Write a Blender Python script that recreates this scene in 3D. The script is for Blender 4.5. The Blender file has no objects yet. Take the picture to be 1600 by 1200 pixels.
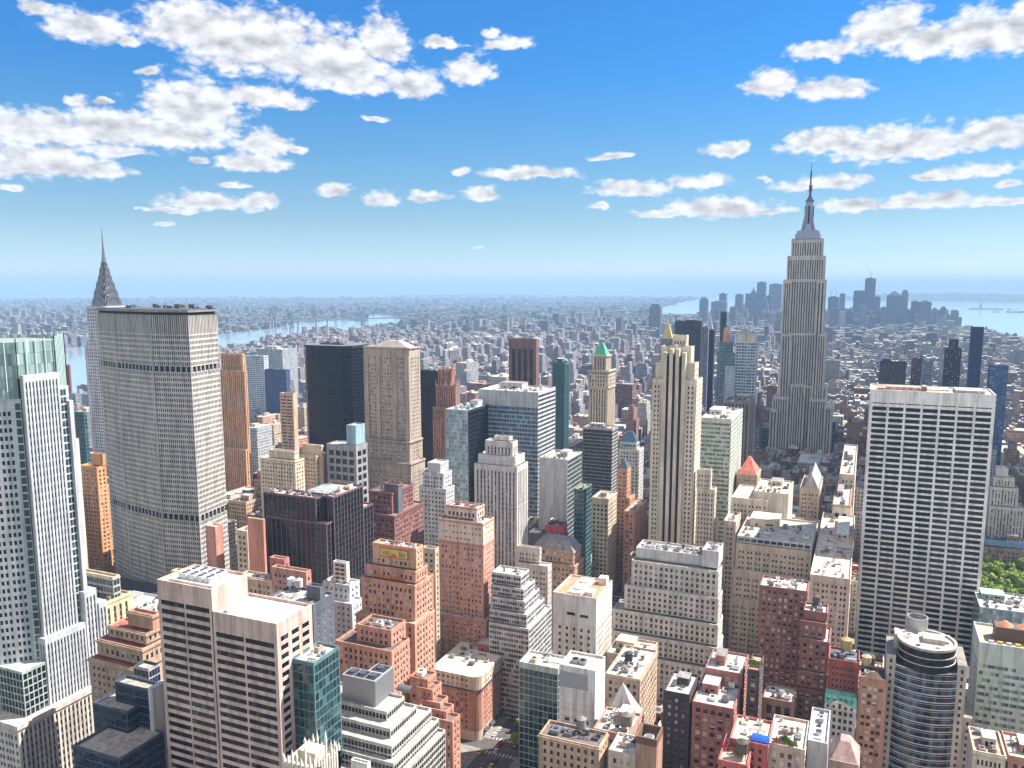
import bpy, math, random, bmesh
from mathutils import Vector
R=math.radians
rnd=random.Random(7)
sc=bpy.context.scene
COL=sc.collection
# ---------------------------------------------------------------- camera, air, sun
TH=R(23.3); F=1290.; CY=632.; LV=446.; CZ=260.     # world: +Y runs down the avenues, +X across the streets
PI_=math.pi
pit=math.atan((CY-LV)/F)
cd=bpy.data.cameras.new('camera'); cam=bpy.data.objects.new('camera',cd); COL.objects.link(cam)
cam.location=(0,0,CZ); cam.rotation_euler=(PI_/2-pit,0,TH)
cd.sensor_width=36; cd.lens=36*F/1600; cd.shift_y=(CY-600)/1600
cd.clip_start=1; cd.clip_end=200000
sc.camera=cam
SUN_AZ=R(52); SUN_EL=R(50)      # azimuth from +Y towards +X
sdir=Vector((math.sin(SUN_AZ)*math.cos(SUN_EL),math.cos(SUN_AZ)*math.cos(SUN_EL),math.sin(SUN_EL)))
sl=bpy.data.lights.new('sun','SUN'); sl.energy=4.8; sl.angle=R(.5); sl.color=(1,.93,.82)
so=bpy.data.objects.new('sun',sl); COL.objects.link(so); so.rotation_euler=(-sdir).to_track_quat('-Z','Y').to_euler()
sc.view_settings.view_transform='Standard'; sc.view_settings.look='None'
sc.view_settings.exposure=1.3; sc.view_settings.gamma=1; sc.view_settings.use_curve_mapping=False
sc.render.engine='CYCLES'
sc.cycles.max_bounces=4; sc.cycles.diffuse_bounces=2; sc.cycles.glossy_bounces=2; sc.cycles.volume_bounces=0
sc.cycles.transmission_bounces=2; sc.cycles.use_denoising=True; sc.cycles.caustics_reflective=False; sc.cycles.caustics_refractive=False
SKY_STR=.145
# projection helpers: where a point of the place is seen, and which point lies at a given distance
f0=(-math.sin(TH),math.cos(TH)); rr=(math.cos(TH),math.sin(TH),0)
Fw=(f0[0]*math.cos(pit),f0[1]*math.cos(pit),-math.sin(pit))
Up=(f0[0]*math.sin(pit),f0[1]*math.sin(pit),math.cos(pit))
def ray(px,py):
    a=(px-800)/F; b=(CY-py)/F
    return tuple(Fw[i]+a*rr[i]+b*Up[i] for i in range(3))
def PY(px,py,Y):
    d=ray(px,py); t=Y/d[1]; return d[0]*t,CZ+d[2]*t
def PZ(px,py,Z=0):
    d=ray(px,py); t=(Z-CZ)/d[2]; return d[0]*t,d[1]*t
def proj(x,y,z):
    z-=CZ; dp=x*Fw[0]+y*Fw[1]+z*Fw[2]
    if dp<1: return (-1e5,1e5,dp)
    return 800+F*(x*rr[0]+y*rr[1])/dp, CY-F*(x*Up[0]+y*Up[1]+z*Up[2])/dp, dp
def bis(f,lo,hi):
    a=f(lo)>0
    for _ in range(50):
        m=(lo+hi)/2
        if (f(m)>0)==a: lo=m
        else: hi=m
    return lo
RE=6371000*1.0
def drop(x,y): return -(x*x+y*y)/(2*RE)
# ---------------------------------------------------------------- world sky with clouds
w=bpy.data.worlds.new('World'); sc.world=w; w.use_nodes=True
class NG:
    def __init__(s,nt): s.nt=nt; s.n=nt.nodes; s.l=nt.links
    def new(s,t,**k):
        n=s.n.new(t)
        for a,b in k.items(): setattr(n,a,b)
        return n
    def put(s,sock,v):
        if hasattr(v,'is_linked') or hasattr(v,'links'): s.l.new(v,sock)
        else: sock.default_value=v
    def m(s,op,a,b=None,c=None,clamp=False):
        n=s.new('ShaderNodeMath',operation=op,use_clamp=clamp); s.put(n.inputs[0],a)
        if b is not None: s.put(n.inputs[1],b)
        if c is not None: s.put(n.inputs[2],c)
        return n.outputs[0]
    def v(s,op,a,b=None,c=None):
        n=s.new('ShaderNodeVectorMath',operation=op); s.put(n.inputs[0],a)
        if b is not None: s.put(n.inputs[1],b)
        if c is not None: s.put(n.inputs[2],c)
        return n.outputs['Value'] if op in('LENGTH','DOT_PRODUCT') else n.outputs[0]
    def mix(s,f,a,b,bl='MIX'):
        n=s.new('ShaderNodeMix',data_type='RGBA',blend_type=bl); s.put(n.inputs[0],f); s.put(n.inputs[6],a); s.put(n.inputs[7],b); return n.outputs[2]
    def noise(s,vec,scale,det=4,rough=.6,out=0):
        n=s.new('ShaderNodeTexNoise'); s.put(n.inputs['Vector'],vec); n.inputs['Scale'].default_value=scale; n.inputs['Detail'].default_value=det; n.inputs['Roughness'].default_value=rough; return n.outputs[out]
    def ramp(s,f,a,b,c=0.,d=1.,smooth=True):
        n=s.new('ShaderNodeMapRange',interpolation_type='SMOOTHSTEP' if smooth else 'LINEAR'); s.put(n.inputs[0],f)
        n.inputs[1].default_value=a; n.inputs[2].default_value=b; n.inputs[3].default_value=c; n.inputs[4].default_value=d; return n.outputs[0]
CLOUDS=[(140,40,78,26),(62,12,28,14),(200,60,25,12),(300,35,90,42),(400,62,120,58),(520,92,100,46),(598,62,42,42),(645,128,50,24),(730,108,46,24),(560,130,60,18),
(690,65,34,9),(795,66,42,11),(770,50,16,9),(60,200,115,32),(180,196,100,34),(300,165,88,46),(400,150,78,17),(270,205,110,28),(60,250,112,30),(160,266,50,11),(180,236,60,9),
(418,222,46,20),(395,253,58,15),(310,248,18,5),(330,314,74,15),(400,312,38,11),(270,328,40,5),(520,296,30,11),(594,310,28,11),(675,306,36,8),(748,302,34,12),
(830,271,78,10),(722,268,16,7),(953,244,32,6),(980,292,62,13),(935,319,18,5),(1090,284,50,11),(1140,233,38,11),(1160,226,14,9),(1120,324,92,17),(1205,330,40,6),(1040,334,60,7),
(1205,130,44,20),(1300,136,60,18),(1290,76,66,16),(1390,40,70,42),(1450,60,70,30),(1530,50,90,38),(1600,40,60,44),(1290,218,74,20),(1400,222,130,30),(1560,208,110,26),(1440,236,80,14),
(1290,284,80,11),(1190,278,16,5),(1330,320,56,12),(1440,314,110,13),(1560,316,80,7),(1520,266,76,11),(1450,278,26,5),(1580,285,30,6),(125,156,26,9),(165,160,20,5),(15,293,18,6),(365,286,22,6),
(258,348,16,4),(590,184,22,4),(748,385,10,3),(450,160,34,8),(230,110,20,8),(470,235,12,6)]
g=NG(w.node_tree); g.n.clear()
tc=g.new('ShaderNodeTexCoord').outputs['Generated']
rh=Vector((rr[0],rr[1],0)); fh_=Vector((f0[0],f0[1],0))
sep=g.new('ShaderNodeSeparateXYZ'); g.l.new(tc,sep.inputs[0])
az=g.m('ARCTAN2',g.v('DOT_PRODUCT',tc,tuple(rh)),g.v('DOT_PRODUCT',tc,tuple(fh_)))
el=g.m('ARCSINE',sep.outputs[2])
cb=g.new('ShaderNodeCombineXYZ'); g.put(cb.inputs[0],az); g.put(cb.inputs[1],el); ae=cb.outputs[0]
# domain wobble
st=g.v('MULTIPLY',ae,(1,1.7,1))
wob=g.noise(st,26,3,.6,1)
aew=g.v('ADD',ae,g.v('MULTIPLY',g.v('SUBTRACT',wob,(.5,.5,.5)),(.03,.016,0)))
def azel(px,py):
    d=ray(px,py); v=Vector(d).normalized(); return math.atan2(v.dot(rh),v.dot(fh_)), math.asin(v.z)
acc=None
for (cx,cy,rx,ry) in CLOUDS:
    a,e=azel(cx,cy+ry*.25); a2,_=azel(cx+rx,cy); _,e2=azel(cx,cy-ry)
    ra=max(abs(a2-a),.003)*1.08; re_=max(abs(e2-e),.002)*1.08
    s1=g.v('MULTIPLY',g.v('SUBTRACT',aew,(a,e,0)),(1/ra,1/re_,0))
    s2=g.v('MAXIMUM',s1,g.v('MULTIPLY',s1,(-1,-1.55,0)))
    f=g.m('SUBTRACT',1,g.v('LENGTH',s2))
    # radius in the sky so that every cloud has its own edge width
    acc=f if acc is None else g.m('SMOOTH_MAX',acc,f,.1)
nA=g.noise(st,30,9,.58); 
nB=g.noise(g.v('ADD',st,(3,5,0)),11,3,.5)
dens=g.m('ADD',g.m('MULTIPLY',acc,1.3),g.m('MULTIPLY',g.m('SUBTRACT',nA,.5),1.25))
dens=g.m('ADD',dens,g.m('MULTIPLY',g.m('SUBTRACT',nB,.5),.5))
nC=g.noise(g.v('ADD',st,(7,2,0)),120,6,.6); dens=g.m('ADD',dens,g.m('MULTIPLY',g.m('SUBTRACT',nC,.5),.75))
vo=g.new('ShaderNodeTexVoronoi',feature='F1',voronoi_dimensions='2D'); vo.inputs['Scale'].default_value=55; vo.inputs['Detail'].default_value=1.5; g.l.new(g.v('ADD',st,g.v('MULTIPLY',wob,(.02,.02,0))),vo.inputs['Vector'])
puff=vo.outputs['Distance']; dens=g.m('ADD',dens,g.m('MULTIPLY',g.m('SUBTRACT',.66,puff),.5))
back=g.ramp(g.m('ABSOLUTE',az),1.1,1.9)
fill_clouds=g.ramp(g.noise(g.v('MULTIPLY',tc,(1,1,2.2)),3.2,5,.6),.34,.5)  # unseen clouds behind the camera, added as white fill for north faces
alpha=g.m('MAXIMUM',g.ramp(dens,-.16,.58),g.m('MULTIPLY',g.m('MULTIPLY',back,fill_clouds),g.ramp(el,.02,.2)))
# cloud self shade: compare with a sample towards the sun (up and right)
nS=g.noise(st,34,4,.5); nA2=g.noise(g.v('ADD',st,(.006,.018,0)),34,4,.5)
rel=g.m('SUBTRACT',nS,nA2)
lit=g.m('ADD',g.m('MULTIPLY',rel,1.1),g.ramp(acc,.1,1.0,1.02,.8))
lit=g.m('ADD',lit,g.m('MULTIPLY',g.m('SUBTRACT',nB,.5),-.3)); lit=g.m('ADD',lit,g.m('MULTIPLY',g.m('SUBTRACT',.5,puff),.16))
lit=g.m('MINIMUM',g.m('MAXIMUM',lit,.5),1.02)
sky=g.new('ShaderNodeTexSky',sky_type='NISHITA'); sky.sun_disc=False; sky.sun_elevation=SUN_EL
sky.sun_rotation=SUN_AZ; sky.altitude=200; sky.air_density=1.0; sky.dust_density=.3; sky.ozone_density=2.2
grade=g.new('ShaderNodeMix',data_type='RGBA',blend_type='MULTIPLY'); grade.inputs[0].default_value=1
g.l.new(sky.outputs[0],grade.inputs[6])
# clear polarised air: less red higher up
tr=g.new('ShaderNodeValToRGB'); g.put(tr.inputs[0],g.m('MULTIPLY',el,2.5)); cr_=tr.color_ramp
cr_.elements[0].position=0; cr_.elements[0].color=(.35,.41,.56,1); cr_.elements[1].position=.82; cr_.elements[1].color=(.078,.28,.475,1)
for p_,c_ in ((.04,(.33,.39,.52)),(.09,(.275,.345,.44)),(.19,(.228,.295,.35)),(.36,(.165,.29,.37)),(.59,(.088,.28,.445))): e_=cr_.elements.new(p_); e_.color=(*c_,1)
tint=g.mix(back,tr.outputs[0],(.58,.62,.72,1)); g.l.new(tint,grade.inputs[7])  # sky behind the camera left brighter, as fill light
cc=g.new('ShaderNodeCombineColor')
back=g.ramp(g.m('ABSOLUTE',az),1.1,1.9); g.put(cc.inputs[0],lit); g.put(cc.inputs[1],g.m('MULTIPLY',lit,g.m('SUBTRACT',1,g.m('MULTIPLY',back,.03)))); g.put(cc.inputs[2],g.m('MULTIPLY',lit,g.m('SUBTRACT',1.03,g.m('MULTIPLY',back,.15))))  # added clouds behind the camera tinted warm for the fill
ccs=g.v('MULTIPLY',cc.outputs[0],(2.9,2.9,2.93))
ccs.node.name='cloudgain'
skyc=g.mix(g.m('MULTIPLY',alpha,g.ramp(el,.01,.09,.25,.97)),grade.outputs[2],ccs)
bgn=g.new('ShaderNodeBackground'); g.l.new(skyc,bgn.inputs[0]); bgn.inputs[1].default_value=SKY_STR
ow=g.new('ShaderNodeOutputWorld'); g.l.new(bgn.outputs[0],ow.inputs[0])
# ---------------------------------------------------------------- materials
MATS={}
def newmat(name):
    m=bpy.data.materials.new(name); m.use_nodes=True; G=NG(m.node_tree)
    b=G.n['Principled BSDF']; return m,G,b
def lin(c): return tuple(((x/255)/12.92 if x<10 else ((x/255+.055)/1.055)**2.4) for x in c)
def wall(rgb,rough=.85,var=.3,k=1.0):
    """masonry / cladding: rgb is the display colour of the bare material"""
    key=('w',rgb,rough,var)
    if key in MATS: return MATS[key]
    m,G,b=newmat('masonry'); c=[x*.82*k for x in lin(rgb)]
    P=G.new('ShaderNodeNewGeometry').outputs['Position']
    n1=G.noise(P,.11,4,.6); n2=G.noise(G.v('MULTIPLY',P,(.9,.9,.07)),1.3,4,.65); n3=G.noise(P,2.2,3,.6)
    f=G.m('ADD',G.m('ADD',G.m('MULTIPLY',n1,.9),G.m('MULTIPLY',n2,.9)),G.m('MULTIPLY',n3,.6))
    f=G.m('ADD',G.m('MULTIPLY',G.m('SUBTRACT',f,1.2),var*1.6),1)
    sz=G.new('ShaderNodeSeparateXYZ'); G.l.new(P,sz.inputs[0]); course=G.m('LESS_THAN',G.m('FRACT',G.m('DIVIDE',sz.outputs[2],3.6)),.07); f=G.m('MULTIPLY',f,G.m('SUBTRACT',1,G.m('MULTIPLY',course,.13)))
    stain=G.noise(G.v('MULTIPLY',P,(.35,.35,.03)),1,3,.7); f=G.m('MULTIPLY',f,G.ramp(stain,.33,.62,.7,1.07))
    cc=G.new('ShaderNodeCombineColor'); 
    for i in range(3): G.put(cc.inputs[i],f)
    G.l.new(G.mix(1,(*c,1),cc.outputs[0],'MULTIPLY'),b.inputs['Base Color'])
    b.inputs['Roughness'].default_value=rough
    MATS[key]=m; return m
def roofm(rgb):
    key=('r',rgb)
    if key in MATS: return MATS[key]
    m,G,b=newmat('roof_membrane'); c=[x*.78 for x in lin(rgb)]; P=G.new('ShaderNodeNewGeometry').outputs['Position']
    vo=G.new('ShaderNodeTexVoronoi',distance='MANHATTAN'); vo.inputs['Scale'].default_value=.16; G.l.new(P,vo.inputs['Vector'])
    sv=G.new('ShaderNodeSeparateColor'); G.l.new(vo.outputs['Color'],sv.inputs[0])
    n1=G.noise(P,.35,5,.7); n2=G.noise(P,1.8,4,.7)
    f=G.m('ADD',G.m('MULTIPLY',sv.outputs[0],.26),.84); f=G.m('MULTIPLY',f,G.ramp(n1,.32,.6,.52,1.0)); f=G.m('MULTIPLY',f,G.m('ADD',G.m('MULTIPLY',n2,.3),.86))
    cc=G.new('ShaderNodeCombineColor'); [G.put(cc.inputs[i],f) for i in range(3)]
    col=G.mix(1,(*c,1),cc.outputs[0],'MULTIPLY'); G.l.new(G.mix(G.ramp(n1,.58,.7,0,.5),col,(.34,.25,.19,1)),b.inputs['Base Color']); b.inputs['Roughness'].default_value=.8
    MATS[key]=m; return m
def metal(rgb,rough=.4,met=.6):
    key=('m',rgb,rough,met)
    if key in MATS: return MATS[key]
    m,G,b=newmat('metal_panel'); b.inputs['Base Color'].default_value=(*lin(rgb),1); b.inputs['Roughness'].default_value=rough; b.inputs['Metallic'].default_value=met
    MATS[key]=m; return m
def glass(name,dark,lightc,pl=.25,rough=.09,spec=.5):
    """window glass: every pane reads differently (dark room, drawn blind)"""
    key=('g',name)
    if key in MATS: return MATS[key]
    m,G,b=newmat(name)
    ri=G.new('ShaderNodeNewGeometry').outputs['Random Per Island']; ro=G.new('ShaderNodeObjectInfo').outputs['Random']
    t=G.m('FRACT',G.m('ADD',ri,G.m('MULTIPLY',ro,7.31)))
    r=G.new('ShaderNodeValToRGB'); r.color_ramp.interpolation='CONSTANT'; G.l.new(t,r.inputs[0])
    d=lin(dark); l=lin(lightc); cr=r.color_ramp
    cr.elements[0].position=0; cr.elements[0].color=(*[x*.6 for x in d],1)
    e=cr.elements[1]; e.position=(1-pl)*.5; e.color=(*d,1)
    e=cr.elements.new((1-pl)*.8); e.color=(*[a*.75+c*.25*.5 for a,c in zip(d,l)],1)
    e=cr.elements.new(1-pl); e.color=(*[x*.55 for x in l],1)
    e=cr.elements.new(1-pl*.5); e.color=(*l,1)
    G.l.new(r.outputs[0],b.inputs['Base Color']); b.inputs['Roughness'].default_value=rough
    b.inputs['Specular IOR Level'].default_value=spec
    P=G.new('ShaderNodeNewGeometry').outputs['Position']
    bp=G.new('ShaderNodeBump'); bp.inputs['Strength'].default_value=.25; bp.inputs['Distance'].default_value=.6
    G.l.new(G.noise(P,.5,2,.5),bp.inputs['Height']); G.l.new(bp.outputs[0],b.inputs['Normal'])
    MATS[key]=m; return m
GL={'d':glass('dark_window_glass',(26,34,48),(170,172,172),.24),
 'k':glass('near_black_window_glass',(10,12,20),(62,66,76),.12,.09,.35),
 'z':glass('plate_black_glass',(14,16,24),(34,38,48),.3),
 'b':glass('blue_curtain_glass',(56,94,124),(104,142,168),.25,.05,.9),
 't':glass('teal_curtain_glass',(30,62,70),(66,104,110),.1,.05,.8),
 'n':glass('deep_navy_curtain_glass',(10,20,50),(24,46,84),.2,.05,.5),
 'q':glass('midnight_curtain_glass',(8,10,26),(20,26,52),.1,.08,.3),
 'r':glass('bow_front_glass',(26,38,60),(60,92,126),.3,.05,.9),
 'c':glass('pale_green_crown_glass',(134,158,158),(158,182,180),.3,.06,.7),
 'g':glass('green_grey_window_glass',(90,112,108),(176,190,178),.4,.12),
 'l':glass('pale_reflecting_glass',(136,156,166),(164,180,184),.3,.06,.9),
 'w':glass('window_glass_with_blinds',(40,42,50),(205,203,196),.42)}
ROOFS=[(205,200,192),(228,224,216),(176,172,168),(150,146,144),(214,200,184),(190,190,194)]
# ---------------------------------------------------------------- mesh builder
class MB:
    def __init__(s): s.v=[]; s.f=[]; s.m=[]; s.c=None
    def quad(s,a,b,c,d,m=0):
        i=len(s.v); s.v+= (a,b,c,d); s.f.append((i,i+1,i+2,i+3)); s.m.append(m)
    def tri(s,a,b,c,m=0):
        i=len(s.v); s.v+=(a,b,c); s.f.append((i,i+1,i+2)); s.m.append(m)
    def poly(s,pts,m=0):
        i=len(s.v); s.v+=pts; s.f.append(tuple(range(i,i+len(pts)))); s.m.append(m)
    def box(s,x0,x1,y0,y1,z0,z1,m=0,bottom=True,mt=None):
        p=[(x0,y0,z0),(x1,y0,z0),(x1,y1,z0),(x0,y1,z0),(x0,y0,z1),(x1,y0,z1),(x1,y1,z1),(x0,y1,z1)]
        i=len(s.v); s.v+=p
        F_=[(0,1,5,4),(1,2,6,5),(2,3,7,6),(3,0,4,7),(4,5,6,7)]+([(3,2,1,0)] if bottom else [])
        for k,f in enumerate(F_): s.f.append(tuple(i+j for j in f)); s.m.append(mt if (k==4 and mt is not None) else m)
    def prism(s,pts,z0,z1,m=0,mt=None,top=1.0,cx=None,cy=None):
        n=len(pts); i=len(s.v)
        if cx is None: cx=sum(p[0] for p in pts)/n; cy=sum(p[1] for p in pts)/n
        s.v+=[(x,y,z0) for x,y in pts]+[(cx+(x-cx)*top,cy+(y-cy)*top,z1) for x,y in pts]
        for k in range(n): s.f.append((i+k,i+(k+1)%n,i+n+(k+1)%n,i+n+k)); s.m.append(m)
        s.f.append(tuple(range(i+n,i+2*n))); s.m.append(m if mt is None else mt)
        s.f.append(tuple(range(i+n-1,i-1,-1))); s.m.append(m)
    def cyl(s,x,y,r,z0,z1,n=14,m=0,top=1.0,mt=None):
        s.prism([(x+r*math.cos(2*PI_*k/n),y+r*math.sin(2*PI_*k/n)) for k in range(n)],z0,z1,m,mt,top,x,y)
    def pyr(s,x0,x1,y0,y1,z0,z1,m=0,t=.0):
        s.prism([(x0,y0),(x1,y0),(x1,y1),(x0,y1)],z0,z1,m,None,max(t,.001))
    def build(s,name,mats,parent=None,loc=(0,0,0)):
        me=bpy.data.meshes.new(name); me.from_pydata(s.v,[],s.f)
        for m in (mats if isinstance(mats,(list,tuple)) else [mats]): me.materials.append(m)
        if any(s.m): me.polygons.foreach_set('material_index',s.m)
        if s.c: 
            at=me.attributes.new('tone','FLOAT_COLOR','FACE'); at.data.foreach_set('color',[q for c in s.c for q in (*c,1)])
        me.update()
        o=bpy.data.objects.new(name,me); COL.objects.link(o); o.location=loc
        if parent: o.parent=parent
        return o
def tag(o,label=None,cat=None,group=None,kind=None):
    if label: o['label']=label
    if cat: o['category']=cat
    if group: o['group']=group
    if kind: o['kind']=kind
    return o
def empty(name,loc,label,cat,group=None):
    o=bpy.data.objects.new(name,None); COL.objects.link(o); o.location=loc; o.empty_display_size=1; return tag(o,label,cat,group)
# ---------------------------------------------------------------- facades
def st(k='p',bw=3.0,fh=3.7,ww=.5,wh=.6,rec=.2,g='d',top=1.6,bot=.4,m=1.0,sp=None,wall2=None,grp=1,split=True):
    return dict(k=k,bw=bw,fh=fh,ww=ww,wh=wh,rec=rec,g=g,top=top,bot=bot,m=m,sp=sp,w2=wall2,grp=grp,split=split)
def facade(mb,wins,p0,p1,z0,z1,S,mi=0,ms=1,sl_=None):
    """one wall from p0 to p1 (left to right seen from outside) with real window openings"""
    dx,dy=p1[0]-p0[0],p1[1]-p0[1]; L=math.hypot(dx,dy)
    if L<.05: return
    ux,uy=dx/L,dy/L; nx,ny=uy,-ux
    def P(u,z,d=0): return (p0[0]+ux*u-nx*d,p0[1]+uy*u-ny*d,z)
    def q(u0,u1,a,b,d=0,m=mi): mb.quad(P(u0,a,d),P(u1,a,d),P(u1,b,d),P(u0,b,d),m)
    h=z1-z0-S['top']-S['bot'] if S else 0
    if not S or S['k']=='x' or h<S['fh']*.8 or L<S['bw']*.9+2*S['m']*.5:
        q(0,L,z0,z1); return
    m=min(S['m'],L*.08+.3); nc=max(1,round((L-2*m)/S['bw'])); cw=(L-2*m)/nc
    nr=max(1,round(h/S['fh'])); ch=h/nr; rec=S['rec']; g=S['g']
    zb=z0+S['bot']; zt=z1-S['top']
    q(0,L,z0,zb); q(0,L,zt,z1)
    # grouped windows: pairs / triples share a wider pier
    grp=S['grp']; cols=[]
    for c in range(nc):
        a=m+c*cw; ww=cw*S['ww']; 
        if grp>1:
            k=c%grp; off=(cw-ww)*(.5-(k-(grp-1)/2)*.5/grp*1.4)
            a+=off
        else: a+=(cw-ww)/2
        cols.append((a,a+ww))
    u=0
    for a,b in cols: q(u,a,zb,zt); u=b
    q(u,L,zb,zt)
    wh=ch*S['wh']; lo=(ch-wh)*.45
    vert=S['k']=='v'
    for a,b in cols:
        if vert:
            if rec>0:
                mb.quad(P(a,zb),P(a,zb,rec),P(a,zt,rec),P(a,zt),mi); mb.quad(P(b,zb,rec),P(b,zb),P(b,zt),P(b,zt,rec),mi)
                mb.quad(P(a,zb),P(b,zb),P(b,zb,rec),P(a,zb,rec),mi)
                mb.quad(P(a,zt,rec),P(b,zt,rec),P(b,zt),P(a,zt),mi)
        for r in range(nr):
            z=zb+r*ch; w0=z+lo; w1=w0+wh
            if vert:
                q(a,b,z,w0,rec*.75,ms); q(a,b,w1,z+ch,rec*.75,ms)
            else:
                q(a,b,z,w0); q(a,b,w1,z+ch)
                if rec>0:
                    mb.quad(P(a,w0),P(a,w0,rec),P(a,w1,rec),P(a,w1),mi); mb.quad(P(b,w0,rec),P(b,w0),P(b,w1),P(b,w1,rec),mi)
                    mb.quad(P(a,w0),P(b,w0),P(b,w0,rec),P(a,w0,rec),mi); mb.quad(P(a,w1,rec),P(b,w1,rec),P(b,w1),P(a,w1),mi)
            if sl_ is not None and not vert:
                mb.quad(P(a-.1,w0-.26,-.1),P(b+.1,w0-.26,-.1),P(b+.1,w0,-.1),P(a-.1,w0,-.1),sl_); mb.quad(P(a-.1,w0,-.1),P(b+.1,w0,-.1),P(b+.1,w0,0),P(a-.1,w0,0),sl_)
            c=P((a+b)/2,w0,rec+.01); wins.append((c[0],c[1],c[2],b-a,wh,ux,uy,g,S['split']))
WM={}
def pane(mb,x,y,z,w_,h,ux,uy,m,split,fm,kk=.5):
    def P(u,v,d=0): return (x+ux*u-uy*d,y+uy*u+ux*d,z+v)
    a=-w_/2;b=w_/2
    if w_>2.6 and split:
        n=max(2,int(w_/1.5)); s=w_/n
        for i in range(n):
            mb.quad(P(a+i*s+.04,0),P(a+(i+1)*s-.04,0),P(a+(i+1)*s-.04,h),P(a+i*s+.04,h),m)
            if i: mb.quad(P(a+i*s-.04,0),P(a+i*s+.04,0),P(a+i*s+.04,h),P(a+i*s-.04,h),fm)
        mb.quad(P(a,0),P(a+.04,0),P(a+.04,h),P(a,h),fm); mb.quad(P(b-.04,0),P(b,0),P(b,h),P(b-.04,h),fm)
    elif h>1.3 and split:
        k=h*kk
        mb.quad(P(a,0),P(b,0),P(b,k-.05),P(a,k-.05),m); mb.quad(P(a,k-.05),P(b,k-.05),P(b,k+.05),P(a,k+.05),fm); mb.quad(P(a,k+.05),P(b,k+.05),P(b,h),P(a,h),m)
    else: mb.quad(P(a,0),P(b,0),P(b,h),P(a,h),m)
FRAME=wall((84,84,88),.5,.05)
def windows(root,wins,cap=100):
    """the hundred openings that show largest are window parts of their own, the rest one part"""
    if not wins: return
    ox,oy=root.location.x,root.location.y
    def score(q):
        nx,ny=q[6],-q[5]; x,y,z=q[0]+ox,q[1]+oy,q[2]; p=proj(x,y,z)
        if p[2]<5 or not(-10<p[0]<1610 and 300<p[1]<1215): return 0
        v=(x,y,z-CZ); d2=x*x+y*y+v[2]**2; c=-(nx*x+ny*y)/math.sqrt(d2)
        if c<=.02: return 0
        return q[3]*q[4]*c/d2*(1+max(0,z)/60)
    sc_=[(score(q),i) for i,q in enumerate(wins)]; sc_.sort(reverse=True)
    own={i for s,i in sc_[:cap] if s>0}
    gk=sorted({q[7] for q in wins}); mats=[GL[k] for k in gk]+[FRAME]
    rest=MB()
    for i,q in enumerate(wins):
        x,y,z,w_,h,ux,uy,g_,sp=q
        if i in own:
            kv=(.5,.36,.64,.5)[(i*7+i//5)%4]; key=(round(w_,2),round(h,2),round(ux,3),round(uy,3),g_,sp,kv)
            me=WM.get(key)
            if me is None:
                mb=MB(); pane(mb,0,0,0,w_,h,ux,uy,0,sp,1,kv); 
                o=mb.build('window',[GL[g_],FRAME],root); WM[key]=o.data
            else:
                o=bpy.data.objects.new('window',me); COL.objects.link(o); o.parent=root
            o.location=(x,y,z)
        else: pane(rest,x,y,z,w_,h,ux,uy,gk.index(g_),sp,len(gk),(.5,.36,.64,.5)[(i*7+i//5)%4])
    if rest.f:
        o=rest.build('windows',mats,root); o['kind']='stuff'
BLD=[]      # every built footprint: x0,x1,y0,y1,h,px range, lowest visible row
def roofdeck(mb,x0,x1,y0,y1,z,ph=1.1,t=.45):
    """deck with a parapet and coping; deck is mat 0, parapet mat 1"""
    mb.quad((x0+t,y0+t,z-ph),(x1-t,y0+t,z-ph),(x1-t,y1-t,z-ph),(x0+t,y1-t,z-ph),0)
    A=[(x0,y0),(x1,y0),(x1,y1),(x0,y1)]; Bq=[(x0+t,y0+t),(x1-t,y0+t),(x1-t,y1-t),(x0+t,y1-t)]
    for i in range(4):
        j=(i+1)%4
        mb.quad((*A[i],z),(*A[j],z),(*Bq[j],z),(*Bq[i],z),1)
        mb.quad((*Bq[j],z-ph),(*Bq[i],z-ph),(*Bq[i],z),(*Bq[j],z),1)
UNITM=None
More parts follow.
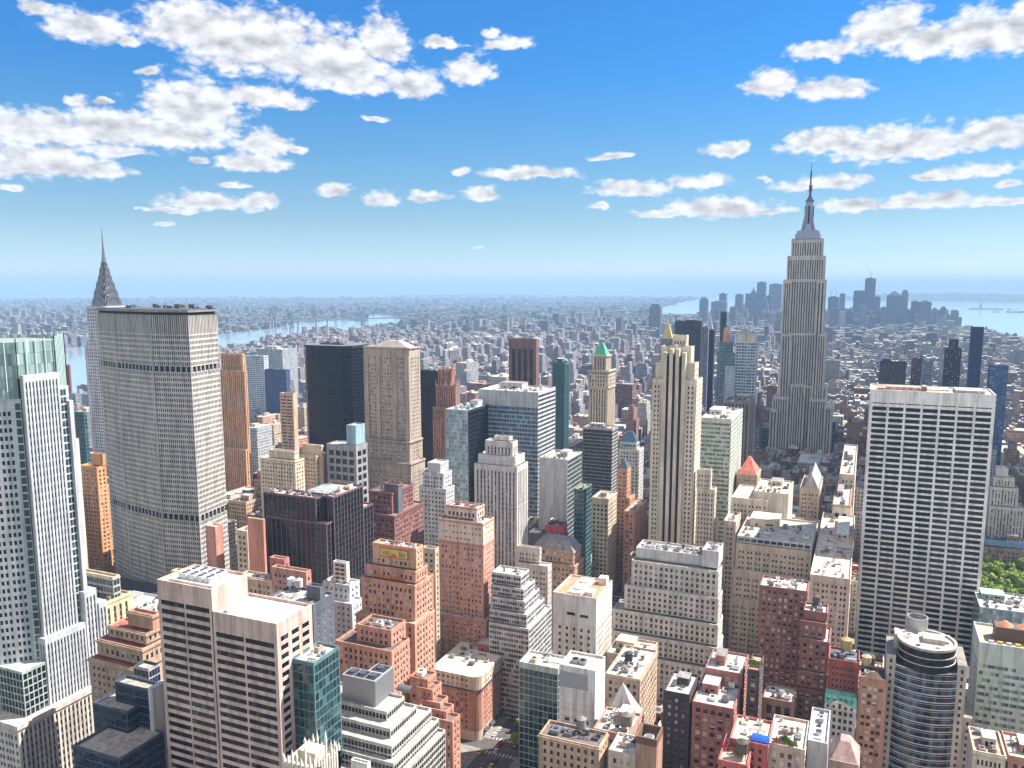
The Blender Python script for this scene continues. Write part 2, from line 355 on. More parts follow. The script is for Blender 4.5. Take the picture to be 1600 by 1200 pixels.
def clutter(root,x0,x1,y0,y1,z,r,wm,n=5,pent=True,tank=0,keep=None):
    W=x1-x0; D=y1-y0; n=int(n*(1.35+min(1.2,W*D/900)))+1 if n else 0
    if W<6 or D<6: return
    occ=list(keep or [])
    def free(a,b,c,d):
        return all(b<p[0] or a>p[1] or d<p[2] or c>p[3] for p in occ)
    if pent and W>10 and D>10:
        pw=W*r.uniform(.28,.5); pd=D*r.uniform(.3,.5); h=r.uniform(3,5.5)
        px=x0+1.5+r.random()*(W-pw-3); py=y0+D*.3+r.random()*max(.1,(D*.7-pd-1.5))
        mb=MB(); mb.box(px,px+pw,py,py+pd,z,z+h,0); mb.box(px-.2,px+pw+.2,py-.2,py+pd+.2,z+h,z+h+.25,1)
        mb.box(px+pw*.2,px+pw*.2+1.1,py-.06,py,z+.1,z+2.2,2); mb.box(px+pw*.55,px+pw*.8,py-.06,py,z+1.2,z+2.2,2)
        mb.build('mechanical_penthouse',[wm,wall(ROOFS[r.randrange(4)]),GL['k']],root); occ.append((px-1,px+pw+1,py-1,py+pd+1))
    for i in range(n):
        for _ in range(8):
            a=r.uniform(1.2,3.6); b=r.uniform(1.2,4.5); h=r.uniform(.9,2.6)
            px=x0+1.2+r.random()*max(.1,W-a-2.4); py=y0+1.2+r.random()*max(.1,D-b-2.4)
            if free(px,px+a,py,py+b):
                occ.append((px-.4,px+a+.4,py-.4,py+b+.4)); mb=MB(); k=r.random()
                if k<.6:
                    mb.box(px,px+a,py,py+b,z+.35,z+h,0); mb.box(px+.2,px+a-.2,py+.2,py+b-.2,z,z+.35,1)
                    mb.cyl(px+a/2,py+b/2,min(a,b)*.32,z+h,z+h+.3,10,1)
                elif k<.8:
                    mb.cyl(px+a/2,py+b/2,min(a,b)*.4,z,z+h,12,0); mb.cyl(px+a/2,py+b/2,min(a,b)*.45,z+h,z+h+.2,12,1)
                elif k<.88:
                    L_=min(W-a,r.uniform(4,9)); L_=min(L_,x1-px-1); mb.box(px,px+L_,py,py+.45,z+.5,z+.95,0)
                    for q in range(3): mb.box(px+L_*q/2.2,px+L_*q/2.2+.15,py+.1,py+.3,z,z+.5,1)
                else:
                    mb.box(px,px+a,py,py+.5,z,z+h*.6,0); mb.box(px,px+.5,py+.5,py+b,z,z+h*.6,0); mb.box(px+a*.5,px+a,py+b*.5,py+b,z,z+h*.8,1)
                mb.build('rooftop_unit',[metal(r.choice([(200,203,206),(170,174,180),(222,222,220),(120,124,130),(96,98,104),(176,160,146),(140,124,116),(236,232,224),(110,112,118)]),.5,.3),metal(r.choice([(60,62,66),(130,132,136),(90,80,76)]),.6,.3)],root)
                break
    return occ
LABELS=set()
def water_tank(x,y,z,r,label,rgb=(122,104,88),h=None):
    h=h or r*1.9
    root=empty('water_tank',(x,y,z),label,'water tank','rooftop water tanks')
    for a in range(4):
        mb=MB(); cx=r*.62*(1 if a&1 else -1); cy=r*.62*(1 if a&2 else -1); mb.box(cx-.12,cx+.12,cy-.12,cy+.12,0,r*1.1); mb.build('leg',metal((60,58,58),.6,.5),root)
    mb=MB(); mb.box(-r*.85,r*.85,-r*.85,r*.85,r*1.1,r*1.1+.15)
    mb.build('platform',metal((60,58,58),.6,.5),root)
    mb=MB(); z0=r*1.1+.16; mb.cyl(0,0,r,z0,z0+h,18); 
    for k in range(4): mb.cyl(0,0,r*1.02,z0+h*(.15+.22*k),z0+h*(.15+.22*k)+.09,18,1)
    mb.build('tank',[wall(rgb),metal((50,46,44),.6,.5)],root)
    mb=MB(); mb.cyl(0,0,r*1.08,z0+h+.01,z0+h+r*.55,18,0,.04); mb.build('conical_roof',wall(tuple(int(c*.9) for c in rgb)),root)
    return root
def prism_walls(mbw,wins,pts,z0,z1,S):
    n=len(pts)
    for i in range(n): facade(mbw,wins,pts[i],pts[(i+1)%n],z0,z1,S)
def tier_geo(t,side):
    Y0,xl,xr,yt,bk=t[:5]
    if side>=0: 
        X1,H=PY(xr,yt,Y0); X0=bis(lambda X:proj(X,Y0,H)[0]-xl,X1-500,X1+.01)
    else:
        X0,H=PY(xl,yt,Y0); X1=bis(lambda X:proj(X,Y0,H)[0]-xr,X0-.01,X0+500)
    if bk<100: D=bk
    else:
        Xs=X1 if side>=0 else X0
        D=bis(lambda Y:proj(Xs,Y,H)[0]-bk,Y0,Y0+300)-Y0
    return X0,X1,Y0,Y0+D,H
def hero(name,label,cat,tiers,yb,rgb,S,Ss=None,side=1,roof=(200,196,190),clut=5,pent=True,sp=None,cap=100,seed=0,group=None,cornice=None,ret=False,unit_wall=None,xpad=0):
    """tiers from the top down: (Y0,xl,xr,yt,back[,{options}])"""
    r=random.Random(seed or hash_(label)); G_=[]
    for t in tiers: G_.append((tier_geo(t,t[5].get('side',side) if len(t)>5 else side),t[5] if len(t)>5 else {}))
    bx=G_[-1][0]; ox=(bx[0]+bx[1])/2; oy=bx[2]
    root=empty(name,(ox,oy,0),label,cat,group)
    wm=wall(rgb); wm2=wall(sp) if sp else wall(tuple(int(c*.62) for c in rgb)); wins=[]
    mb=MB(); ex=[]; extra={}
    for i,((X0,X1,Y0,Y1,H),o) in enumerate(G_):
        if 'dx' in o: X0+=o['dx'][0]; X1+=o['dx'][1]
        if 'H' in o: H=o['H']
        z0=o.get('z',G_[i+1][0][4] if i+1<len(G_) else 0)
        if z0=='g': z0=0
        if i+1<len(G_) and 'z' not in o:
            n0=G_[i+1][0]; dn=G_[i+1][1].get('dx',(0,0))
            if X0<n0[0]+dn[0]-1 or X1>n0[1]+dn[1]+1 or Y1>n0[3]+1.5: z0=0; print('to ground:',name,i)
        z0=max(z0,0)
        a,b,c,d=X0-ox,X1-ox,Y0-oy,Y1-oy; rb=MB()
        s1=o.get('S',S); s2=o.get('Ss',o.get('S',Ss or S)); mi=0
        if 'rgb' in o: 
            mi=3+len(ex); ex.append(wall(o['rgb']))
        q1=2 if s1 and s1['ww']<.7 and Y0<720 else None; q2=2 if s2 and s2['ww']<.7 and Y0<720 else None
        facade(mb,wins,(a,c),(b,c),z0,H,s1,mi,1,q1)
        mj=mi
        if 'rgb2' in o: mj=3+len(ex); ex.append(wall(o['rgb2']))
        facade(mb,wins,(b,c),(b,d),z0,H,s2,mj,1,q2)
        facade(mb,wins,(b,d),(a,d),z0,H,None,mi,1)
        facade(mb,wins,(a,d),(a,c),z0,H,s2 if (side<0 or X0>-60) else None,mi,1)
        if o.get('roof',1): roofdeck(rb,a,b,c,d,H)
        if s1 and not cornice and s1['ww']<.8 and H-z0>4:
            for zz in (H-s1['top']-.1,)+((H-(H-z0)*.22,) if H-z0>40 else ()):
                mb.box(a-.18,b+.18,c-.22,c-.004,zz,zz+.4,mi); mb.box(b+.004,b+.2,c,d,zz,zz+.4,mi)
        if cornice and o.get('cor',1):
            t=cornice
            rb.box(a-t,b+t,c-t,c-.02,H-1.5,H-.6,1); rb.box(b+.02,b+t,c,d,H-1.5,H-.6,1)
        if rb.f: rb.build('roof',[roofm(roof),wm],root)
        if i==0 or o.get('clut'):
            clutter(root,a+.6,b-.6,c+.6,d-.6,H-1.08,r,unit_wall or wm,o.get('clut',clut) or 0,pent and o.get('pent',True))
        BLD.append([X0,X1,Y0,Y1,H,name]); BLD[-1]+= [yb]
        extra[i]=(a,b,c,d,H)
    mb.build('wall',[wm,wm2,wall(tuple(int(min(240,q*.5+118)) for q in rgb))]+ex,root)
    windows(root,wins,cap)
    return (root,extra) if ret else root
def hash_(s):
    h=7
    for ch in s: h=(h*131+ord(ch))&0x7fffffff
    return h
# ---------------------------------------------------------------- midtown towers, one call each (tiers from the top down)
BLANK=None
# salmon granite tower with ribbon windows
pk=st('p',bw=13,fh=3.55,ww=.95,wh=.56,rec=.22,g='k',top=7,bot=0,m=1.2)
pkw=st('p',bw=6.2,fh=3.55,ww=.68,wh=.6,rec=.3,g='k',top=5,bot=0,m=1.0)
pr,px_=hero('granite_tower','salmon granite office tower with long ribbon windows and two flat roofs at different heights','office tower',
 [(228,245,330,921,386,{'z':'g','Ss':st('p',bw=30,fh=3.55,ww=.9,wh=.01,top=60,g='k'),'clut':0,'pent':False}),
  (228,330.5,432,975,487,{'z':'g','Ss':pkw})],1200,(222,190,180),pk,roof=(236,228,218),clut=0,pent=False,ret=True,cap=100,seed=3)
a,b,c,d,H=px_[0]
mb=MB(); mb.box(a+3,b-2.4,c+3.2,d-3.2,H-1.0,H-.2,0); mb.build('roof_well_curb',wall((236,228,218)),pr)
for i in range(4):
    for j in range(2):
        mb=MB(); x=a+6.5+i*4.1; y=c+5+j*5; mb.box(x,x+3.5,y,y+4.2,H-.19,H+1.9,0); mb.cyl(x+1.75,y+1.2,.9,H+1.9,H+2.2,12,1); mb.cyl(x+1.75,y+3.1,.9,H+1.9,H+2.2,12,1)
        mb.build('cooling_unit',[metal((214,218,222),.5,.2),metal((90,94,98),.5,.4)],pr)
mb=MB(); 
for k in range(5): mb.box(a+3.5+k*4.6,a+3.65+k*4.6,c+3.5,c+3.65,H-.2,H+3,0)
mb.box(a+3.5,a+22,c+3.5,c+3.6,H+2.9,H+3.05,0); mb.build('pipe_rail',metal((90,92,96),.5,.5),pr)
a,b,c,d,H=px_[1]
mb=MB(); mb.box(a+3,a+5,c+3,c+4.4,H-1.05,H-.1); mb.build('roof_hatch',wall((200,196,190)),pr)
# slim blue glass slab behind it
gs=st('p',bw=2.1,fh=3.6,ww=.9,wh=.86,rec=.06,g='t',top=1.2,bot=0,m=.4,split=False)
hero('glass_tower','teal glass slab with a white flat roof, right of the salmon granite tower','office tower',
 [(236,455,490,1036,530)],1200,(96,128,134),gs,roof=(234,228,214),clut=3,pent=False)
# deep blue glass block with a blank pale side wall
dn=st('p',bw=1.6,fh=3.6,ww=.92,wh=.84,rec=.05,g='n',top=.8,bot=0,m=.2,split=False)
nv,nvx=hero('glass_office_block','stepped navy glass block with a blank pale west wall, left of the salmon granite tower','office block',
 [(246,208,232,1046,250,{'rgb':(196,192,188)}),(232,179,233,1078,252,{}),(226,145,198,1112,12,{'dx':(0,0)}),(210,114,186,1186,22)],1200,(70,82,104),dn,Ss=BLANK,roof=(196,182,170),clut=2,pent=False,cap=100,ret=True)
a,b,c,d,H=nvx[1]
m=MB(); m.box(b+.02,b+2.4,c-.6,d+3,0,H+1.2); m.build('party_wall',wall((206,202,196)),nv)
# stepped grey building with metal mechanical box
tb=st('p',bw=1.7,fh=2.9,ww=.86,wh=.76,rec=.3,g='k',top=1.1,bot=.1,m=.3)
tg,tx=hero('terraced_office_block','grey office block of white banded terraces under a big ribbed metal plant box','office block',
 [(268,470,604,1112,632,{'clut':0,'pent':False}),(262,465,610,1139,651),(256,460,612,1166,674),(252,455,615,1193,686),(248,450,617,1222,696)],1200,(196,192,186),tb,roof=(206,202,196),clut=0,pent=False,ret=True)
a,b,c,d,H=tx[0]
X1,z1=PY(586,1065,271); X0=bis(lambda X:proj(X,271,z1)[0]-534,X1-80,X1); yb_=bis(lambda Y:proj(X1,Y,z1)[0]-615,271,330)
ox=tg.location.x; oy=tg.location.y
mb=MB(); x0,x1,y0,y1=X0-ox,X1-ox,271-oy,yb_-oy; zb=H-1.05
def ribbed(mb,x0,x1,y0,y1,z0,z1,step=.6,m=0):
    mb.box(x0,x1,y0,y1,z0,z1,m,True)
    k=x0+.2
    while k<x1-.2: mb.box(k,k+.16,y0-.14,y0-.003,z0+.2,z1-.2,m); k+=step
    k=y0+.2
    while k<y1-.2: mb.box(x1+.003,x1+.14,k,k+.16,z0+.2,z1-.2,m); k+=step
ribbed(mb,x0,x1,y0,y0+(y1-y0)*.5,zb,z1); ribbed(mb,x0+(x1-x0)*.5,x1,y0+(y1-y0)*.5+.01,y1,zb,z1)
mb.build('plant_box',metal((166,166,170),.55,.35),tg)
for (p,q,s,t) in ((.06,.3,.06,.44),(.34,.62,.06,.44),(.66,.94,.06,.44),(.56,.94,.56,.94)):
    mb=MB(); mb.box(x0+(x1-x0)*p,x0+(x1-x0)*q,y0+(y1-y0)*s,y0+(y1-y0)*t,z1+.003,z1+.3,0); mb.cyl(x0+(x1-x0)*(p+q)/2,y0+(y1-y0)*(s+t)/2,1.6,z1+.3,z1+.9,14,1)
    mb.build('louvre_bay',[wall((40,46,62)),metal((110,114,120))],tg)
mb=MB()
for k in range(9):
    t0=PI_*k/9; t1=PI_*(k+1)/9; yy=y1+3.2
    mb.quad((x1+.5,yy-2*math.cos(t0),zb+2*math.sin(t0)),(x1+7,yy-2*math.cos(t0),zb+2*math.sin(t0)),(x1+7,yy-2*math.cos(t1),zb+2*math.sin(t1)),(x1+.5,yy-2*math.cos(t1),zb+2*math.sin(t1)))
mb.build('curved_duct',metal((120,124,126),.4,.5),tg)
# orange brick ziggurat
fp=st('p',bw=2.7,fh=3.35,ww=.48,wh=.6,rec=.3,g='w',top=1.8,bot=.4,m=1.6)
fq=st('p',bw=2.7,fh=3.35,ww=.5,wh=.62,rec=.3,g='w',top=7.5,bot=.4,m=2.6)
FR=(212,158,136)
fr,fx=hero('brick_setback_tower','tall orange brick setback tower with a green and gold ceramic panel at its top','office tower',
 [(352,582,650,857,661,{'S':fq,'Ss':fp,'rgb':(216,170,140),'clut':5}),(349,572,649,893,668,{'S':fp}),(346,564,648,915,677,{}),
  (341,556,648,975,679,{'dx':(0,.0)})],1060,FR,fp,roof=(206,178,160),clut=4,pent=False,ret=True,cap=100,cornice=.25)
a,b,c,d,H=fx[0]; 
mb=MB(); w_=b-a; x0=a+w_*.17; x1=a+w_*.83; z0=H-6.9; z1_=H-1.7
mb.box(x0,x1,c-.22,c-.003,z0,z1_,0); mb.box(x0+.7,x1-.7,c-.34,c-.223,z0+.7,z1_-.7,1)
for k in range(8): 
    t0=PI_*k/8;t1=PI_*(k+1)/8; cx=(x0+x1)/2; mb.poly([(cx,c-.45,z0+.8),(cx+1.7*math.cos(t0),c-.45,z0+.8+1.7*math.sin(t0)),(cx+1.7*math.cos(t1),c-.45,z0+.8+1.7*math.sin(t1))],2)
for s in (-1,1):
    for k in range(3): cx=(x0+x1)/2+s*(3.6+k*1.3); mb.box(cx-.45,cx+.45,c-.44,c-.343,z0+1.2+k*.25,z0+3.6-k*.3,3)
mb.build('ceramic_panel',[wall((206,110,70),.5),wall((226,190,96),.5),wall((214,100,60),.5),wall((96,160,104),.5)],fr)
a,b,c,d,H=fx[1]
mb=MB(); mb.box(a+(b-a)*.2,b-(b-a)*.22,c-.3,c-.003,H-6,H-4.2); mb.build('frieze_band',wall((222,132,74)),fr)
for (cx,cy) in ((a+1.4,c+1.2),(b-2.5,c+1.0),(b-4.6,c+1.1)):
    mb=MB()
    for k in range(60): 
        u=rnd.uniform(-1,1);v=rnd.uniform(-.9,.9);z=rnd.uniform(0,1.5); s=.3; mb.quad((cx+u-s,cy+v,H+z-1),(cx+u+s,cy+v+s*.5,H+z-1),(cx+u+s,cy+v,H+z-1+s),(cx+u-s,cy+v-s*.5,H+z-1+s))
    mb.build('terrace_shrub',wall((96,140,48)),fr)
# its lower wings stepping down to the avenue
hero('brick_wing_building','orange brick block with a dark roof court in front of the ceramic panelled brick tower','building',
 [(312,557,611,985,634,{'pent':False}),(306,524,612,1018,640,{})],1070,(206,150,128),fp,roof=(120,104,100),clut=4,pent=False)
b_=[(318,640,668,1062,682),(316,650,676,1078,690),(314,655,688,1099,700),(311,655,697,1112,709),(308,655,707,1128,719)]
hero('stepped_brick_building','narrow orange brick building stepping down in five small terraces towards the avenue','building',
 [(Y,xl,xr,yt,xd,{'pent':False}) for (Y,xl,xr,yt,xd) in b_],1200,(204,144,122),st('p',bw=2.5,fh=3.3,ww=.42,wh=.55,g='w',top=1.2,m=.8),roof=(140,120,112),clut=2,pent=False)
# brick slab with a pale crown
pp=st('p',bw=2.6,fh=3.35,ww=.42,wh=.5,g='w',top=2.2,m=1.2); ppv=st('v',bw=2.6,fh=3.35,ww=.4,wh=.62,g='w',top=2.4,m=1.2,rec=.4)
hero('brick_hotel_tower','dusty pink brick slab tower with a pale stone crown and tall attic windows','office tower',
 [(450,697,745,794,757,{'rgb':(222,198,182),'S':st(top=3,g='k',bw=3)}),(444,686,755,818,772,{'rgb':(228,206,188),'S':st('p',bw=2.6,fh=3.6,ww=.4,wh=.3,g='w',top=2,m=1),'cor':1,'clut':3}),
 (444,686,755,849,772,{'rgb':(218,196,182),'S':ppv,'H':None}) if 0 else (443.8,685.7,755.3,852,772.3,{'rgb':(212,160,140)}),
 (438,681,760,972,778)],1010,(196,142,124),pp,roof=(214,206,198),clut=3,pent=False,cornice=.35,cap=100)
# avenue corner block
cc_=st('p',bw=2.9,fh=3.4,ww=.42,wh=.54,g='w',top=1.5,m=1.5)
def corner_block():
    Y0=398; X1=-192.; H=PY(742,1060,Y0)[1]
    X0=bis(lambda X:proj(X,Y0,H)[0]-672,X1-120,X1); Y1=Y0+62
    label='brick avenue corner block with a rounded corner, dark upper cornice and long cream roof'
    root=empty('corner_block',(X1,Y0,0),label,'building'); rc=5; D=Y1-Y0; W=X1-X0
    pts=[(-W,0)]+[(-rc+rc*math.sin(t*PI_/10),rc-rc*math.cos(t*PI_/10)) for t in range(6)]+[(0,D),(-W,D)]
    wins=[]; mb=MB()
    def ring(z0,z1,S,m=0):
        n=len(pts)
        for i in range(n-2+1):
            a,b=pts[i],pts[(i+1)%n]; L=math.hypot(a[0]-b[0],a[1]-b[1])
            facade(mb,wins,a,b,z0,z1,S if i<n-2 else None if L>3 else S,m,1)
        facade(mb,wins,pts[-1],pts[0],z0,z1,None,m,1)
    ring(0,6,None,2); ring(6,H-8,cc_); 
    n=len(pts); ring(H-7.6,H,st('p',bw=2.9,fh=3.4,ww=.42,wh=.5,g='w',top=.6,m=1.2),2)
    mb.build('wall',[wall((204,146,126)),wall((150,100,86)),wall((226,210,190))],root)
    mb=MB(); q=[(x*1.0+(.9 if x>-W+.1 else 0),y-.9) for x,y in pts]; mb.prism(q,H-8,H-7.6,0); mb.build('cornice',wall((58,62,74)),root)
    mb=MB(); mb.prism(pts,H+.003,H+.5,0); mb.build('roof',[wall((232,220,206))],root)
    windows(root,wins); clutter(root,-W+1,-1.5,8,D-2,H+.5,random.Random(5),wall((170,90,80)),7,True)
    for k in range(7):
        m=MB(); y=6+k*7.4; m.poly([(0.01,y,5.4),(0.01,y+4.6,5.4),(2.4,y+4.6,4.2),(2.4,y,4.2)]); m.poly([(0.01,y,5.4),(2.4,y,4.2),(2.4,y,3.9),(.01,y,3.9)]); m.build('awning',wall((70,72,84)),root)
    BLD.append([X0,X1,Y0,Y1,H,'corner',1165])
corner_block()
hero('brick_avenue_building','rose brick building with a pale setback roof line behind the rounded avenue corner block','building',
 [(468,742,797,1003,806,{'dx':(0,0)}),(462,735,799,1020,807)],1060,(206,150,128),cc_,roof=(232,216,204),clut=5)
# white gridded curtain wall ziggurat
gz=st('p',bw=1.55,fh=3.3,ww=.84,wh=.6,rec=.12,g='d',top=.9,bot=0,m=.3,split=False)
hero('gridded_ziggurat','grey and white gridded office ziggurat, right of the dusty pink slab tower','office block',
 [(442,768,814,900,827,{'pent':True}),(439,767,818,921,836),(436,766,820,940,843),(433,765,823,961,851),(430,764,826,983,862)],1040,(204,204,208),gz,roof=(226,218,208),clut=3,pent=False)
# blank topped pale slab
bl=st('p',bw=4.2,fh=3.7,ww=.32,wh=.5,rec=.4,g='k',top=17,bot=0,m=2)
er,ex_=hero('limestone_slab','pale limestone slab with a blank upper wall, two slots and a brown rimmed roof well','office building',
 [(395,864,932,935,957,{'pent':False,'Ss':st('p',bw=3,fh=3.7,ww=.3,wh=.45,g='k',top=17,m=1.5)})],1040,(214,208,202),bl,roof=(214,186,164),clut=0,pent=False,ret=True)
a,b,c,d,H=ex_[0]
mb=MB(); mb.box(a+1,b-1,c+1,d-1,H-1.08,H-.9,0); mb.build('roof_well',wall((208,150,116)),er)
mb=MB(); mb.box(a+(b-a)*.3,a+(b-a)*.62,c+2,d-3,H-.88,H+.5,0); mb.cyl(a+(b-a)*.46,c+(d-c)*.3,2.6,H+.5,H+1.1,20,1); mb.cyl(a+(b-a)*.46,c+(d-c)*.66,2.6,H+.5,H+1.1,20,1); mb.build('fan_deck',[wall((222,210,200)),metal((190,170,160),.5,.2)],er)
mb=MB(); mb.box(a+(b-a)*.7,b-3,c+2.5,c+9,H-.88,H+1.6,0); mb.build('mechanical_penthouse',wall((224,206,190)),er)
mb=MB(); mb.box(b-6,b-1.5,d-7,d-2,H-.88,H+3,0); mb.build('stair_bulkhead',wall((228,222,216)),er)
for k in range(2):
    mb=MB(); mb.box(a+(b-a)*(.33+.3*k),a+(b-a)*(.52+.3*k),c-.03,c-.003,H-11.4-k*.4,H-9.8-k*.4); mb.build('louvre_slot',GL['k'],er)
# big white ziggurat
bw=st('p',bw=3.1,fh=3.75,ww=.48,wh=.62,g='d',top=1.5,bot=0,m=1.2,rec=.4)
hero('white_ziggurat','broad white limestone ziggurat with four long setbacks and a blank mechanical storey on top','office building',
 [(482,994,1097,868,17,{'S':st('p',bw=12,fh=7,ww=.5,wh=.3,g='b',top=6.5,bot=.5,rec=.3),'Ss':None,'rgb':(206,206,206),'clut':16,'z':PY(1123,892,476)[1]}),
 (480,1097.3,1123,862,17,{'S':None,'rgb':(212,212,214),'z':PY(1123,892,476)[1],'clut':8}),
 (476,987,1123,893,1128.5,{}),(472,976,1122.5,935,1129,{'S':bw}),(468.5,957,1122,977,1129.5),(465,956,1121,1013,1130),(461,955,1118,1047,1131)],1062,(222,214,206),bw,Ss=st('p',bw=3.2,fh=3.75,ww=.36,wh=.5,g='d',top=2),roof=(190,184,178),clut=3,pent=False,cap=100)
# slim limestone art deco tower on the avenue
v5=st('p',bw=3.2,fh=3.6,ww=.5,wh=.5,g='k',top=2.5,m=1.0,grp=2,rec=.35); v5b=st('p',bw=2.4,fh=3.6,ww=.42,wh=.5,g='k',top=3,m=.8)
S5=(230,216,196)
fv,fvx=hero('limestone_tower','tall cream limestone art deco tower with three dark vertical window stripes','skyscraper',
 [(611,1051,1073,524,1076,{'S':v5b,'clut':2}),(605,1033,1080,542,1085,{'S':None,'clut':3}),(602,1024.5,1086,568,1092,{'S':None,'Ss':v5b,'clut':2}),(600,1019,1089,594,1098,{'S':None,'Ss':v5b,'z':'g'})],
 846,S5,v5,Ss=v5b,roof=(214,206,190),clut=3,pent=False,ret=True)
a,b,c,d,H=fvx[3]; W=b-a; Ht=fvx[1][4]-4
# projecting central bay with the stripes and flanking window columns
mb=MB(); cols=[(.322,.385),(.462,.525),(.602,.665)]
z0=0; z1_=H-3; xs=[.235]; 
for p,q in cols: xs+= [p,q]
xs.append(.745)
for i in range(0,len(xs),2): mb.box(a+W*xs[i],a+W*xs[i+1],c-1.2,c-.01,z0,H-.5,0); mb.box(a+W*xs[i],a+W*xs[i+1],c-1.2,c+4.9,H-.49,Ht+(2.5 if i in(2,4) else 0),0)
mb.build('pier_bay',wall(S5),fv)
for p,q in cols:
    m=MB(); m.box(a+W*p,a+W*q,c-.25,c-.02,0,H-.5,0); m.box(a+W*p,a+W*q,c-.25,c+4.8,H-.49,Ht-3,0); m.build('window_stripe',wall((44,30,32)),fv)
wins=[]; mbx=MB()
for u0,u1 in ((.04,.2),(.78,.96)):
    m=MB(); facade(m,wins,(a+W*u0,c-.5),(a+W*u1,c-.5),0,H-3.2,st('p',bw=W*(u1-u0)/2.02,fh=3.6,ww=.44,wh=.5,g='k',top=1,m=.2,rec=.35))
    m.quad((a+W*u0,c-.5,0),(a+W*u0,c-.5,H-3.2),(a+W*u0,c-.01,H-3.2),(a+W*u0,c-.01,0)); m.quad((a+W*u1,c-.5,0),(a+W*u1,c-.01,0),(a+W*u1,c-.01,H-3.2),(a+W*u1,c-.5,H-3.2)); m.quad((a+W*u0,c-.5,H-3.2),(a+W*u1,c-.5,H-3.2),(a+W*u1,c-.01,H-3.2),(a+W*u0,c-.01,H-3.2))
    m.build('window_bay',wall(S5),fv)
windows(fv,wins,60)
hero('limestone_annexe','cream limestone wing stepping down on the right of the striped art deco tower','office building',
 [(602,1089,1111,735,1113,{'clut':2}),(601,1089,1117,765,1120)],855,(226,210,190),v5b,roof=(226,216,200),clut=2,pent=False)
# travertine slab with black window bays
grs=st('p',bw=10.0,fh=3.86,ww=.86,wh=.66,rec=.4,g='z',top=10.5,bot=2,m=1.2,split=False)
gr,gx=hero('travertine_skyscraper','huge white travertine slab with seven columns of wide black windows','skyscraper',
 [(592,1360,1557,617,34,{})],1000,(252,249,246),grs,Ss=st('p',bw=12,fh=3.86,ww=.3,wh=.5,g='k',top=10,m=2),side=1,roof=(232,206,186),clut=0,pent=False,ret=True,cap=100)
a,b,c,d,H=gx[0]
mb=MB(); n=7; cw=(b-a-2.4)/7
for k in range(7):
    m=MB(); m.box(a+1.2+cw*k+.6,a+1.2+cw*(k+1)-.6,c-.02,c-.003,H-9.2,H-8.6); m.build('vent_slot',GL['k'],gr)
for (p,q,s,t,h,cl) in ((.06,.12,.2,.45,1.5,(214,140,110)),(.13,.42,.35,.6,2.2,(206,170,150)),(.43,.47,.3,.6,3.2,(170,160,156)),(.48,.66,.5,.9,.9,(240,222,200)),(.7,.93,.3,.85,1.8,(180,184,182))):
    m=MB(); m.box(a+(b-a)*p,a+(b-a)*q,c+(d-c)*s,c+(d-c)*t,H-1.08,H-1.08+h,0)
    for k in range(5): xx=a+(b-a)*(p+(q-p)*(k+.5)/5); m.box(xx-.15,xx+.15,c+(d-c)*s-.1,c+(d-c)*s-.003,H-1,H-1.1+h*.9,1)
    m.build('rooftop_plant',[wall(cl),wall((120,100,96))],gr)
